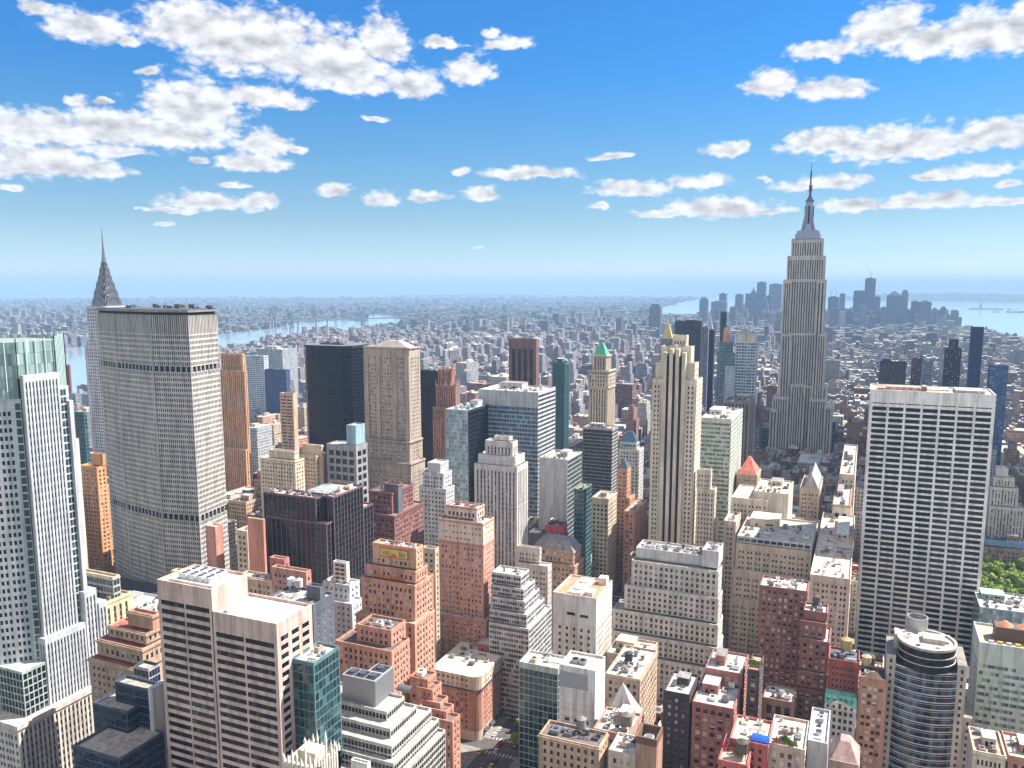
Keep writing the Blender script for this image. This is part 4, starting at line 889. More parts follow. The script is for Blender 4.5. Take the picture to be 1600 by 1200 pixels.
# ---------------------------------------------------------------- broad eight sided slab with the oversailing roof
def slab_tower():
    pts=[(-553,466),(-523,456),(-478,447.5),(-446,452),(-451,486),(-481,496),(-526,500),(-556,492)]; ox,oy=-446.,452.; P=[(x-ox,y-oy) for x,y in pts]; n=8
    root=empty('eight_sided_skyscraper',(ox,oy,0),'broad grey precast concrete slab tower with two dark open belts and an oversailing flat roof','skyscraper')
    H=241; b1=(198,202); b2=(87,91.5); S=st('p',bw=1.72,fh=3.75,ww=.6,wh=.64,rec=.5,g='k',top=0,bot=0,m=.3,split=False); St=st('v',bw=1.72,fh=12,ww=.55,wh=.94,rec=.9,g='k',top=0,bot=0,m=.3,split=False)
    wins=[]; mb=MB(); dk=MB()
    for i in range(n):
        a,b=P[i],P[(i+1)%n]; vis=i in(0,1,2,3); 
        for (z0,z1,s) in ((0,b2[0],S),(b2[1],b1[0],S),(b1[1],225,S),(225,H-2,St)):
            facade(mb,wins,a,b,z0,z1,s if vis else None)
    mb.build('wall',[wall((204,198,192)),wall((100,98,102))],root)
    cx=sum(p[0] for p in P)/n; cy=sum(p[1] for p in P)/n
    inn=[(cx+(x-cx)*.97,cy+(y-cy)*.93) for x,y in P]
    for z0,z1 in (b1,b2,(H-2,H)):
        m=MB(); m.prism(inn,z0-.3,z1+.3); m.build('dark_belt',wall((40,42,54)),root)
        if z1<H:
            for i in range(4):
                a,b=P[i],P[i+1]; L=math.hypot(b[0]-a[0],b[1]-a[1]); k=max(2,round(L/4.6))
                for j in range(k): x=a[0]+(b[0]-a[0])*(j+.02)/k; y=a[1]+(b[1]-a[1])*(j+.02)/k; m=MB(); m.box(x-.5,x+.5,y-.2+.6,y+1.2,z0,z1); m.build('belt_column',wall((186,182,186)),root)
    out=[(cx+(x-cx)*1.035,cy+(y-cy)*1.1) for x,y in P]
    m=MB(); m.prism(out,H,H+1.2,0); m.prism([(cx+(x-cx)*.99,cy+(y-cy)*.99) for x,y in P],H+1.2,H+1.9,1); m.build('oversailing_roof',[wall((150,140,140)),wall((90,92,100))],root)
    # vertical movement joint and the pale corner pier
    m=MB(); 
    for i in (1,2,3):
        x,y=P[i]; m.box(x-.35,x+.35,y-.45,y+.2,0,H-2.1)
    m.build('corner_pier',wall((206,202,206)),root)
    a,b=P[1],P[2]; x,y=(a[0]*.28+b[0]*.72),(a[1]*.28+b[1]*.72)
    r=random.Random(3)
    for k in range(16):
        u=r.random(); x=P[7][0]+(P[3][0]-P[7][0])*u; y=30+r.uniform(-12,8); m=MB(); s=r.uniform(.8,3); m.box(x-s,x+s,y-1,y+1,H+1.9,H+1.9+r.uniform(.8,3)); m.build('rooftop_unit',metal((90,92,100),.6,.3),root)
    for k in range(4): m=MB(); x=-10-k*4; m.cyl(x,20,.12,H+1.9,H+6,6); m.build('antenna',metal((70,70,76)),root)
    # low podium in front, its dark colour holding the slab tower's shadow
    m=MB(); m.box(-112,18,-38,-6,0,33); m.box(-108,14,-30,-8,33.01,36); m.build('podium',wall((58,56,66)),root)
    windows(root,wins,100)
    BLD.append([-562,-428,410,500,241,'ml',905])
slab_tower()
# ---------------------------------------------------------------- stainless crown and needle
def needle():
    cx,cy=-761.,655.
    root=empty('needle_spired_skyscraper',(cx,cy,0),'white brick skyscraper with a tapering stainless steel sunburst crown and needle spire','skyscraper'); ww=wall((214,212,216)); wins=[]
    S=st('p',bw=3.2,fh=3.6,ww=.45,wh=.5,g='k',top=2,m=1.2,rec=.3); mb=MB()
    def tier(hx,z0,z1,s=S,off=0):
        for a,b in (((-hx,-hx),(hx,-hx)),((hx,-hx),(hx,hx)),((hx,hx),(-hx,hx)),((-hx,hx),(-hx,-hx))): facade(mb,wins,(a[0]+off,a[1]),(b[0]+off,b[1]),z0,z1,s)
        mb.poly([(-hx+off,-hx,z1),(hx+off,-hx,z1),(hx+off,hx,z1),(-hx+off,hx,z1)])
    tier(16.5,0,195); tier(14.2,195.01,238)
    mb.build('wall',[ww,wall((120,120,126))],root); windows(root,wins,60)
    st_=metal((128,126,132),.35,.7); lvl=[(238,10.6),(248,8.8),(256,6.9),(264,5.1),(271,3.8),(278,2.5),(284,1.6)]
    for k,(z,h) in enumerate(lvl[:-1]):
        z1=z+(lvl[k+1][0]-z)*1.0; m=MB(); m.prism([(-h,-h),(h,-h),(h,h),(-h,h)],z,z1,0,0,lvl[k+1][1]/h*.97); 
        # arched sunburst on each face
        for (ux,uy) in ((1,0),(0,1),(-1,0),(0,-1)):
            nx,ny=uy,-ux; hh=(lvl[k+1][0]-z)*1.3; N=12; ra=h*.94
            prev=None; c0=(nx*(h+.25),ny*(h+.25),z-.3)
            pts=[(nx*(h+.3)+ux*ra*math.cos(PI_*i/N),ny*(h+.3)+uy*ra*math.cos(PI_*i/N),z+hh*math.sin(PI_*i/N)) for i in range(N+1)]
            for i in range(N): 
                m.tri(c0,pts[i+1],pts[i],0)
                b0=tuple(p*.9 if q<2 else p for q,p in enumerate(pts[i])); b1=tuple(p*.9 if q<2 else p for q,p in enumerate(pts[i+1])); m.quad(pts[i],pts[i+1],(b1[0]*.8,b1[1]*.8,b1[2]),(b0[0]*.8,b0[1]*.8,b0[2]),0)
            for i in range(1,6):
                t=PI_*i/6; rw=h*.075; px_=nx*(h+.36)+ux*ra*.66*math.cos(t); py_=ny*(h+.36)+uy*ra*.66*math.cos(t); pz=z+hh*.66*math.sin(t)
                m.tri((px_-ux*rw,py_-uy*rw,pz-1),(px_+ux*rw,py_+uy*rw,pz-1),(px_,py_,pz+1.6),1)
        m.build('sunburst_tier',[st_,GL['k']],root)
    m=MB(); m.prism([(-1.7,-1.7),(1.7,-1.7),(1.7,1.7),(-1.7,1.7)],284,294,0,0,.6); m.prism([(-1.0,-1.0),(1.0,-1.0),(1.0,1.0),(-1.0,1.0)],294,304,0,0,.5); m.prism([(-.55,-.55),(.55,-.55),(.55,.55),(-.55,.55)],304,322,0,0,.15); m.build('needle_spire',st_,root)
    BLD.append([cx-17,cx+17,cy-17,cy+17,240,'ch',700])
    o=hero('white_brick_block','pale white brick block peeping out between the octagonal tower and the broad grey slab','building',[(640,132,152,541,160,{'dx':(0,6),'pent':False})],720,(212,210,214),S,roof=(200,200,200),clut=2,pent=False)
needle()
# ---------------------------------------------------------------- the great setback skyscraper with the mast
def mast_tower():
    Y0=1255.; root=None
    L=[ # xl,xr,yt,y offset of the front,depth
     (1237,1286,373,6,28),(1230.5,1289,400,4,32),(1224,1290,437,2,36),(1221,1291.5,520,1.5,38),(1217.5,1292,601,.8,40)]
    lo=[(1207,1232,620,-6,52),(1265,1291,624,-6,52),(1203,1215,640,-9,56),(1289,1300,636,-9,58),(1236,1258,601,-4,40)]
    X1,_=PY(1290,437,Y0); xc=PY(1257,437,Y0)[0]
    root=empty('mast_skyscraper',(xc,Y0,0),'tallest grey limestone setback skyscraper with a silver mooring mast and thin antenna','skyscraper'); wins=[]; mb=MB()
    S=st('v',bw=3.5,fh=3.65,ww=.5,wh=.6,rec=.6,g='k',top=3,bot=0,m=1.2); S2=st('v',bw=3.3,fh=3.65,ww=.46,wh=.6,rec=.6,g='k',top=6,m=1.2)
    def T(xl,xr,yt,dy,D,z0,S):
        a,H=PY(xl,yt,Y0+dy); b,_=PY(xr,yt,Y0+dy); a-=xc;b-=xc
        for p,q in (((a,dy),(b,dy)),((b,dy),(b,dy+D)),((b,dy+D),(a,dy+D)),((a,dy+D),(a,dy))): facade(mb,wins,p,q,z0,H,S if p[1]==dy or p[0]==b else None)
        mb.poly([(a,dy,H),(b,dy,H),(b,dy+D,H),(a,dy+D,H)]); return a,b,H
    zs=[PY(t[0],t[2],Y0)[1] for t in L]+[0]
    tops=[T(*t,zs[i+1] if i<4 else 0,S2 if i<2 else S) for i,t in enumerate(L)]
    for t in lo[:4]: T(*t,0,S)
    # central recess reads as a deeper strip between two projecting shoulders
    for (xl,xr,yt,z) in ((1224.5,1237.5,439,0),(1277,1290,439,0),(1221.5,1236.5,522,0),(1277.5,1291,522,0)):
        a,H=PY(xl,yt,Y0); b,_=PY(xr,yt,Y0); a-=xc;b-=xc; d=-.2 if yt<500 else -1.6
        facade(mb,wins,(a,d),(b,d),0,H,S); mb.quad((a,d,H),(b,d,H),(b,3,H),(a,3,H)); mb.quad((b,d,0),(b,3,0),(b,3,H),(b,d,H)); mb.quad((a,3,0),(a,d,0),(a,d,H),(a,3,H))
    T(*lo[4],0,S)
    mb.build('wall',[wall((216,207,198)),wall((124,120,130))],root); windows(root,wins,100)
    a,b,H=tops[0]; c=(a+b)/2; cy=20; k=(b-a)/49.; si=metal((150,156,176),.4,.5)
    z=lambda y:PY(1262,y,Y0+20)[1]
    m=MB(); m.box(c-19*k,c+19*k,cy-16,cy+16,H+.01,z(366)); m.box(c-17*k,c+17*k,cy-14,cy+14,z(366),z(361)); m.build('observation_terrace',si,root)
    m=MB(); m.cyl(c,cy,12*k,z(361),z(352),12,0,.62); m.cyl(c,cy,7.4*k,z(352),z(335),12,0,.8); m.cyl(c,cy,5.9*k,z(335),z(316),16,0,.97); m.build('mooring_mast',si,root)
    for i in range(4):
        m=MB(); t=PI_/4+PI_/2*i; ux,uy=math.cos(t),math.sin(t); vx,vy=-uy,ux
        m.poly([(c+ux*15*k+vx*.8,cy+uy*15*k+vy*.8,z(361)),(c+ux*7.3*k+vx*.8,cy+uy*7.3*k+vy*.8,z(340)),(c+ux*5*k+vx*.8,cy+uy*5*k+vy*.8,z(318)),(c+ux*5*k-vx*.8,cy+uy*5*k-vy*.8,z(318)),(c+ux*7.3*k-vx*.8,cy+uy*7.3*k-vy*.8,z(340)),(c+ux*15*k-vx*.8,cy+uy*15*k-vy*.8,z(361))])
        for s in (-.8,.8): m.poly([(c+ux*15*k+vx*s,cy+uy*15*k+vy*s,z(361)),(c+ux*7.3*k+vx*s,cy+uy*7.3*k+vy*s,z(340)),(c+ux*5*k+vx*s,cy+uy*5*k+vy*s,z(318)),(c+ux*4*k+vx*s,cy+uy*4*k+vy*s,z(361))])
        m.build('wing_buttress',si,root)
    for i in range(4):
        m=MB(); t=PI_/2*i; m.box(c+math.cos(t)*5.6*k-1.4,c+math.cos(t)*5.6*k+1.4,cy+math.sin(t)*5.6*k-1.4,cy+math.sin(t)*5.6*k+1.4,z(350),z(322)); m.build('window_strip',GL['k'],root)
    m=MB(); m.cyl(c,cy,6.6*k,z(316),z(313),16); m.cyl(c,cy,5.2*k,z(313),z(309),16,0,.7); m.cyl(c,cy,3.4*k,z(309),z(306),12,0,.6); m.build('mast_cap',metal((96,98,120),.5,.4),root)
    m=MB(); dkm=metal((70,76,104),.6,.3); m.cyl(c,cy,1.5,z(306),z(296),8); m.cyl(c,cy,2.1,z(300),z(290),8); m.cyl(c,cy,1.1,z(290),z(268),8); m.cyl(c,cy,.5,z(268),z(247),6,0,.3); m.build('antenna',dkm,root)
    m=MB(); m.box(c+2.6,c+3.1,cy-.3,cy+.3,z(298),z(288)); m.box(c,c+3.1,cy-.2,cy+.2,z(298),z(297)); m.build('side_antenna',dkm,root)
    BLD.append([xc-29,xc+31,Y0,Y0+50,380,'esb',668]); BLD.append([xc-50,xc+42,Y0-12,Y0+60,95,'esb',668])
mast_tower()
# ---------------------------------------------------------------- more towers of the middle distance
wv=st('p',bw=3,fh=3.5,ww=.48,wh=.52,g='d',top=2.5,m=1.2)
hero('sandstone_tower','orange sandstone tower with a fluted buttressed crown, right of the broad grey slab','office tower',
 [(646,345,379,553,383,{'S':st('v',bw=2.2,fh=9,ww=.4,wh=.8,g='d',top=2,m=.6,sp=None)}),(642,343,382,580,386),(636,345,384,703,389,{'dx':(-3,0)})],745,(222,170,134),st('v',bw=2.5,fh=3.5,ww=.42,wh=.6,g='d',top=1,rec=.3),roof=(200,160,130),clut=4)
bk=st('p',bw=2.4,fh=3.8,ww=.92,wh=.9,rec=.04,g='q',top=2,bot=0,m=.2,split=False)
def dark_oct():
    X1,H=PY(531,541,700.); X0=PY(478,541,700.)[0]; Y0=700.; root=empty('black_glass_tower',(X1,Y0,0),'black bronze glass tower with chamfered corners, standing alone left of the stone cornice tower','office tower'); W=X1-X0; c=9
    P=[(-W,0),(0,0),(c,c),(c,c+30),(0,c*2+30),(-W,c*2+30),(-W-c,c+30),(-W-c,c)]; wins=[]; mb=MB()
    for i in range(8): facade(mb,wins,P[i],P[(i+1)%8],0,H,bk if i in(0,1,2,7) else None)
    mb.build('wall',[wall((22,22,36))],root); m=MB(); m.prism(P,H,H+.3,0); m.build('roof',wall((120,118,128)),root); windows(root,wins,100)
    for k in range(7): m=MB(); x=-W*.8+k*W*.1; m.box(x,x+4,12,18,H+.3,H+2+k%3); m.build('rooftop_unit',wall((110,108,116)),root)
    BLD.append([X0-c,X1+c,Y0,Y0+50,H,'bk',696])
dark_oct()
lnS=st('p',bw=2.9,fh=3.55,ww=.42,wh=.5,g='w',top=9,m=1.6,rec=.3,bot=0)
LNC=(186,168,152)
ln,lx=hero('stone_cornice_tower','broad brown-grey stone tower with a heavy cornice and low pyramid roof','skyscraper',
 [(655,568,639,543,656,{'clut':0,'pent':False}),(652,567,640,690,660,{'S':st('p',bw=2.9,fh=3.55,ww=.42,wh=.5,g='w',top=2,m=1.6)}),(646,571,642,724,664,{})],760,LNC,lnS,roof=(170,160,150),clut=0,pent=False,ret=True,cornice=1.0)
a,b,c,d,H=lx[0]; W=b-a
m=MB(); m.prism([(a+W*.14,c+3),(b-W*.06,c+3),(b-W*.06,d-1),(a+W*.14,d-1)],H-1,H+5.5,0,1,.35); m.build('pyramid_roof',[wall((206,198,186)),wall((190,184,176))],ln)
for u0,u1 in ((.0,.1),(.26,.36),(.63,.73),(.9,1.0)):
    m=MB(); m.box(a+W*u0,a+W*u1,c-.9,c-.02,lx[1][4],H-8); m.build('pilaster',wall(LNC),ln)
hero('louvred_block','grey louvred block with a powder blue roof house, below the stone cornice tower','office building',
 [(601,541,555.5,665,570,{'rgb':(160,190,206),'S':None,'z':None} if 0 else {'rgb':(160,190,206),'S':None,'Ss':None,'clut':0}),(598,510,556,697,574,{'clut':0})],790,(166,164,170),st('p',bw=7,fh=7.5,ww=.72,wh=.66,g='k',top=4,m=1.5,rec=.6),roof=(186,200,206),clut=2,pent=False)
hero('cream_hall','nearer of two cream stone blocks with white roofs, beyond the dark brown block','building',
 [(560,420,460,706,467,{'S':None,'Ss':None}),(556,406,461,720,475)],800,(224,206,182),wv,roof=(226,226,218),clut=0,pent=False,cornice=.5)
hero('cream_hall','farther, narrower of two cream stone blocks with white roofs, beyond the dark brown block','building',
 [(594,472,502,696,505,{'S':None,'Ss':None}),(590,466,494,712,510)],780,(222,198,176),wv,roof=(230,230,224),clut=0,pent=False,cornice=.5)
bv=st('v',bw=3.6,fh=3.6,ww=.88,wh=.84,rec=.35,g='z',top=1.2,bot=0,m=.4)
bb,bx=hero('dark_brown_block','squat dark brown office block with pale vertical fins and a rooftop deck of skylights','office block',
 [(400,470,521,776,567,{'dx':(0,-.0),'clut':3}),(394,411,493,778,12,{'z':'g','clut':4}),(393.5,440,510,818,583,{'z':'g','dx':(-12,0),'roof':1})],905,(112,94,102),bv,roof=(216,176,160),clut=3,pent=False,ret=True,sp=(46,42,56))
a,b,c,d,H=bx[0]
m=MB()
for k in range(7):
    y=c+4+k*2.4; m.quad((a+2,y,H),(b-6,y,H),(b-6,y+1.2,H+1.3),(a+2,y+1.2,H+1.3)); m.quad((a+2,y+1.2,H+1.3),(b-6,y+1.2,H+1.3),(b-6,y+2.4,H),(a+2,y+2.4,H))
m.build('skylight_roof',wall((214,222,220)),bb)
hero('red_court_building','dark red brick block with arched top windows and a steep slate hip roof','building',
 [(478,600,622,757,629,{'rgb':(110,112,120),'S':None,'Ss':None,'clut':0}),(474,576,612,770,646,{'clut':3}),(468,574,616,806,662)],838,(140,92,88),wv,roof=(150,130,130),clut=4,pent=False,cornice=.5,side=1)
hero('domed_stone_building','pale stone building with a small rounded dome, left of the black flanked glass tower','building',
 [(566,668,688,724,14,{'S':None,'rgb':(206,208,210)}),(564,660,693,740,14),(560,655,697,764,14)],812,(214,214,216),wv,roof=(206,208,212),clut=0,pent=False,cornice=.3)
gw=st('p',bw=2.6,fh=3.6,ww=.9,wh=.9,rec=.05,g='l',top=.6,bot=0,m=.3,split=False)
hero('black_flanked_glass_tower','pale glass tower with a black west flank and open steel frames on its roof','office tower',
 [(600,696,731,641,766,{'pent':True,'Ss':bk,'rgb2':(34,36,48)})],808,(196,206,208),gw,Ss=bk,roof=(180,200,190),clut=7)
ib=st('p',bw=2.4,fh=3.65,ww=.93,wh=.76,rec=.1,g='b',top=13,bot=0,m=.3,split=False); ib2=st('p',bw=4.4,fh=3.65,ww=.97,wh=.5,rec=.3,g='k',top=2,bot=0,m=.3,split=False)
hero('blue_glass_tower','wide blue glass slab tower with grey top bands and white striped west side','office tower',
 [(640,748,841,613,868,{'Ss':ib2})],705,(190,192,196),ib,Ss=ib2,roof=(222,216,206),clut=6)
wt=st('p',bw=2.6,fh=3.6,ww=.45,wh=.48,g='d',top=4,m=1.2,grp=2)
hero('crenellated_tower','grey-white stepped art deco tower with notched crenellated shoulders, left of the blank pale slab','office tower',
 [(528,772,796,683,801,{'clut':1,'S':None}),(524,758,801,691,809),(522,747,805,714,820),(520,741,808,730,825),],885,(212,206,202),st('v',bw=2.8,fh=3.6,ww=.42,wh=.52,g='d',top=4,m=1.2,rec=.4),roof=(214,208,202),clut=2,pent=False)
hero('limestone_shoulder_block','grey-white limestone shoulder block at the right foot of the crenellated tower','office building',
 [(512,808,843,857,846),(508,806,856,885,862)],985,(216,208,200),wt,roof=(232,226,216),clut=3,pent=False)
hero('blank_pale_slab','pale slab tower with a windowless north wall and a green glass west side','office building',
 [(600,842,887,718,909,{'Ss':st('p',bw=1.8,fh=3.6,ww=.92,wh=.85,rec=.05,g='t',top=1,m=.2,split=False)})],826,(206,202,200),None,roof=(226,226,222),clut=7)
hero('green_glass_wedge','low green glass block with a planted roof, right of the blank pale slab','office building',
 [(580,897,912,765,925,{})],880,(120,150,150),st('p',bw=1.8,fh=3.6,ww=.92,wh=.88,rec=.05,g='t',top=.6,m=.2,split=False),roof=(200,190,140),clut=3)
mr,mx=hero('mansard_office_building','brick and stone building with a grey mansard roof, round dormers and a cream attic','building',
 [(540,833,896,862,908,{'S':st('p',bw=2.8,fh=3.3,ww=.45,wh=.6,g='w',top=1)}),(538,830,898,884,912)],912,(206,164,138),wv,roof=(190,180,170),clut=0,pent=False,ret=True,cornice=.5)
a,b,c,d,H=mx[0]; m=MB(); m.prism([(a,c),(b,c),(b,d),(a,d)],H+.01,H+6.5,0,0,.68); m.build('mansard_roof',wall((150,146,150)),mr)
for k in range(3): m=MB(); x=a+(b-a)*(.45+.18*k); m.cyl(x,c+1.6,.9,H+1,H+3.2,10); m.build('round_dormer',wall((196,190,186)),mr)
hero('red_roofed_shed','dark building carrying a bright red plant enclosure, at the foot of the blank pale slab','building',
 [(570,852,878,822,12,{'rgb':(214,96,96),'S':None,'z':PY(850,834,572)[1]}),(566,826,880,838,12)],848,(120,110,120),None,roof=(80,90,104),clut=4)
# green pyramid tower
mc,mcx=hero('green_pyramid_tower','slim stone tower with a green copper pyramid roof, arcaded belvedere and projecting cornice','skyscraper',
 [(832,926,948,555,955,{'clut':0}),(830,919,951,579,962,{'clut':0,'S':st('p',bw=3,fh=4,ww=.5,wh=.7,g='d',top=1.5)}),(830.5,920,950,605,961)],670,(206,190,168),st('v',bw=3.2,fh=3.6,ww=.45,wh=.55,g='d',top=3,m=1.6,rec=.5),roof=(180,170,150),clut=0,pent=False,ret=True,cornice=1.3)
a,b,c,d,H=mcx[0]; m=MB(); m.prism([(a+1,c+1),(b-1,c+1),(b-1,d-1),(a+1,d-1)],H+.01,PY(940,537,850)[1]+2,0,0,.2); m.build('pyramid_roof',wall((86,190,150),.6),mc)
hero('dark_banded_slab','dark grey slab with white banded west side, below the green pyramid tower','office building',
 [(800,911,957,670,966,{'Ss':st('p',bw=4,fh=3.6,ww=.97,wh=.45,rec=.2,g='k',top=2,m=.2,split=False)})],778,(170,168,168),st('p',bw=3,fh=3.6,ww=.98,wh=.86,rec=.05,g='k',top=2,m=.3,split=False),roof=(190,180,170),clut=4)
bp,bpx=hero('blue_pyramid_building','white stepped building with a light blue glass pyramid on top','office building',
 [(764,969,995,692,999,{'clut':0,'S':st('p',bw=3,fh=3.6,ww=.8,wh=.6,g='b',top=1)}),(760,967,999,703,1006)],792,(214,210,204),wv,roof=(220,214,206),clut=0,pent=False,ret=True)
a,b,c,d,H=bpx[0]; m=MB(); m.prism([(a+.5,c+.5),(b-.5,c+.5),(b-.5,d-.5),(a+.5,d-.5)],H+.01,H+10,0,1,.4); m.build('pyramid_roof',[GL['b'],wall((60,70,80))],bp)
dp,dpx=hero('brick_pyramid_building','tan brick tower with a small dark slate pyramid roof, in front of the blue pyramid','building',
 [(690,964,980,733,986,{'clut':0}),(686,962,984,778,992)],845,(208,156,126),wv,roof=(180,150,130),clut=0,pent=False,ret=True)
a,b,c,d,H=dpx[0]; m=MB(); m.prism([(a,c),(b,c),(b,d),(a,d)],H+.01,H+8,0,0,.1); m.build('pyramid_roof',wall((84,100,108)),dp)
hero('brick_row_building','salmon brick building with a blue tank dome on its roof, beyond the tan avenue office','building',
 [(660,975,992,800,1012,{'clut':6})],850,(206,150,128),wv,roof=(226,196,178),clut=6)
hero('tan_avenue_office','narrow tan office building with a grey attic band at the edge of the avenue','office building',
 [(642,925,951,779,964,{'S':st('p',bw=3.2,fh=3.7,ww=.6,wh=.55,g='d',top=5,m=.6)})],962,(220,202,178),st('p',bw=3.2,fh=3.7,ww=.55,wh=.5,g='d',top=5,m=.8),roof=(204,200,196),clut=4,cornice=.6)
gc=st('p',bw=3.4,fh=3.7,ww=.94,wh=.5,rec=.1,g='g',top=3,bot=0,m=.3)
hero('green_banded_tower','pale green banded office tower with a brown side, right of the striped deco tower','office tower',
 [(690,1095,1143,655,1161,{'Ss':st('p',bw=3.2,fh=3.7,ww=.5,wh=.5,g='k',top=2)})],792,(206,212,200),gc,roof=(220,216,206),clut=5)
hero('banded_brown_tower','brown and navy tower with pale vertical mullions and a colonnaded top','office tower',
 [(850,1130,1172,629,1180,{})],725,(150,132,124),st('v',bw=3.4,fh=3.7,ww=.6,wh=.6,g='n',top=2,rec=.5),roof=(170,170,176),clut=5)
hero('pale_blue_glass_tower','light blue gridded glass tower with a pleated cream crown','office tower',
 [(1000,1152,1181,520,1184,{'S':st('v',bw=6,fh=14,ww=.3,wh=.9,g='w',top=1,m=.3),'Ss':None,'rgb':(214,204,190)}),(998,1150,1182,534,1185)],628,(204,214,226),st('p',bw=3.2,fh=3.6,ww=.82,wh=.62,rec=.08,g='b',top=1,bot=0,m=.3,split=False),roof=(210,206,200),clut=3)
cp,cpx=hero('copper_capped_tower','teal and brown stepped tower with a bright copper cap','office tower',
 [(1104,1130,1138,519,1139,{'clut':0,'S':None,'rgb':(232,160,110)}),(1100,1124,1143,536,1146,{'clut':0}),(1098,1121,1148,552,1150)],640,(106,140,150),st('p',bw=3,fh=3.7,ww=.6,wh=.55,g='b',top=2),roof=(90,110,130),clut=0,pent=False,ret=True)
a,b,c,d,H=cpx[0]; m=MB(); m.prism([(a,c),(b,c),(b,d),(a,d)],H+.01,H+6,0,0,.5); m.build('copper_cap',wall((236,166,112)),cp)
hero('grey_sliver_building','plain light grey narrow block in front of the teal stepped tower','building',[(960,1133,1147,573,10)],625,(176,184,196),None,clut=1)
hero('dark_monolith','nearly black slab tower behind the striped art deco tower','office tower',[(1700,1055,1096,502,20)],572,(44,46,62),st('p',bw=4,fh=4,ww=.8,wh=.6,g='k',top=16,rec=.1),roof=(90,90,100),clut=1)
gp,gpx=hero('gold_pyramid_tower','stone tower topped by a gilded pyramid and lantern','office tower',[(1750,1031,1052,529,20,{'clut':0})],545,(150,150,160),wv,clut=0,pent=False,ret=True)
a,b,c,d,H=gpx[0]; m=MB(); m.prism([(a+3,c+3),(b-3,c+3),(b-3,d-3),(a+3,d-3)],H+.01,H+33,0,0,.12); m.cyl((a+b)/2,(c+d)/2,1.5,H+33,H+44,8,0,.3); m.build('gilded_pyramid',wall((240,214,120),.4),gp)
ct,ctx=hero('campanile_tower','slender pale clock tower with a pointed roof and gold lantern, near the black slab tower','tower',[(2050,1103.5,1114,520,14,{'clut':0})],620,(190,190,204),wv,clut=0,pent=False,ret=True)
a,b,c,d,H=ctx[0]; m=MB(); m.prism([(a,c),(b,c),(b,d),(a,d)],H+.01,H+34,0,0,.18); m.build('spire_roof',wall((186,186,196)),ct); m=MB(); m.cyl((a+b)/2,(c+d)/2,1.8,H+34,H+50,8,0,.2); m.build('gold_lantern',wall((236,200,130),.4),ct)
hero('slim_dark_tower','slim dark red-brown apartment tower right against the pale clock tower','apartment tower',[(1400,1108,1116,515,12)],622,(92,74,94),bk,clut=1)
hero('top_heavy_tower','very thin black tower with a wider head, rising behind the copper capped tower','apartment tower',[(2000,1126,1135,487,10)],520,(44,52,70),bk,clut=0,pent=False)
hero('grey_apartment_slab','grey-blue apartment slab standing left of the slim dark red-brown tower','apartment tower',[(1500,1097,1107,511,14)],600,(120,128,150),wv,clut=1)
hero('brown_striped_tower','chocolate brown tower with navy vertical window strips and a blank top','office tower',[(900,795,838,530,842,{'clut':1})],602,(132,98,94),st('v',bw=7,fh=3.7,ww=.62,wh=.7,g='n',top=12,m=2.5,rec=.5),roof=(120,96,96),clut=2)
hero('teal_rib_tower','small teal ribbed glass tower with a dark rounded roof','office building',[(850,863,883,566,890)],612,(60,110,120),st('v',bw=2.2,fh=3.7,ww=.6,wh=.7,g='t',top=3,rec=.3),roof=(90,96,106),clut=2)
hero('bronze_glass_tower','dark bronze glass tower between the stone cornice tower and the pinnacled brown tower','office tower',[(780,656,684,579,690,{})],706,(70,60,72),bk,roof=(150,146,156),clut=3)
pn,pnx=hero('pinnacled_tower','reddish brown gothic tower crowned with a ring of pointed pinnacles','office tower',
 [(770,684,706,577,711,{'clut':0}),(766,681,712,602,718,{'clut':0}),(762,676,713,638,720)],720,(186,140,122),st('v',bw=2.6,fh=3.6,ww=.42,wh=.6,g='d',top=3,rec=.4),roof=(170,130,116),clut=0,pent=False,ret=True)
for T_ in (0,1):
    a,b,c,d,H=pnx[T_]
    for k in range(5):
        for (x,y) in ((a+(b-a)*k/4,c),(b,c+(d-c)*k/4)): 
            m=MB(); m.cyl(x,y,.9,H-1,H+6,6,0,.1); m.build('pinnacle',wall((206,160,140)),pn)
hero('slotted_tan_block','tan block with long horizontal slots, left of the black bronze tower','building',[(720,437,457,615,464)],705,(222,190,168),st('p',bw=8,fh=3.6,ww=.85,wh=.4,g='d',top=2),clut=3)
hero('speckled_blue_tower','dark blue apartment tower speckled with pale balconies','apartment tower',[(1000,414,447,578,453)],645,(64,84,130),st('p',bw=3,fh=3,ww=.6,wh=.5,g='b',top=2,rec=.2),clut=3)
hero('grey_slab','plain grey slab with a raised plant storey, above the speckled dark blue tower','building',[(1300,400,441,546,464,{'dx':(0,0)})],590,(170,176,184),st('p',bw=4,fh=3.6,ww=.5,wh=.5,g='g',top=2),clut=2)
hero('white_terraced_slab','white balconied apartment slab at the right edge of the orange sandstone tower','apartment tower',[(1000,384,412,556,419)],615,(206,214,222),st('p',bw=5,fh=3,ww=.9,wh=.45,g='b',top=1,rec=.4),clut=2)
hero('tall_teal_block','teal glass block squeezed between the octagonal tower and the broad grey slab','office block',[(560,103,131,645,136)],720,(70,110,116),st('p',bw=2.4,fh=3.6,ww=.9,wh=.7,rec=.1,g='t',top=2,split=False),roof=(214,214,210),clut=2)
hero('narrow_cream_tower','narrow cream tower with paired windows hugging the right side of the octagonal tower','apartment tower',[(380,100,112,672,116,{'clut':0}),(376,98,117,686,123)],868,(222,210,198),st('p',bw=2.6,fh=3.5,ww=.5,wh=.45,g='k',top=2),clut=1)
hero('terracotta_tower','sunlit terracotta brick tower, left neighbour of the broad grey slab','apartment tower',[(486,142,160,710,165,{'S':None}),(480,123,151,730,166)],880,(230,168,118),wv,roof=(206,170,140),clut=4)
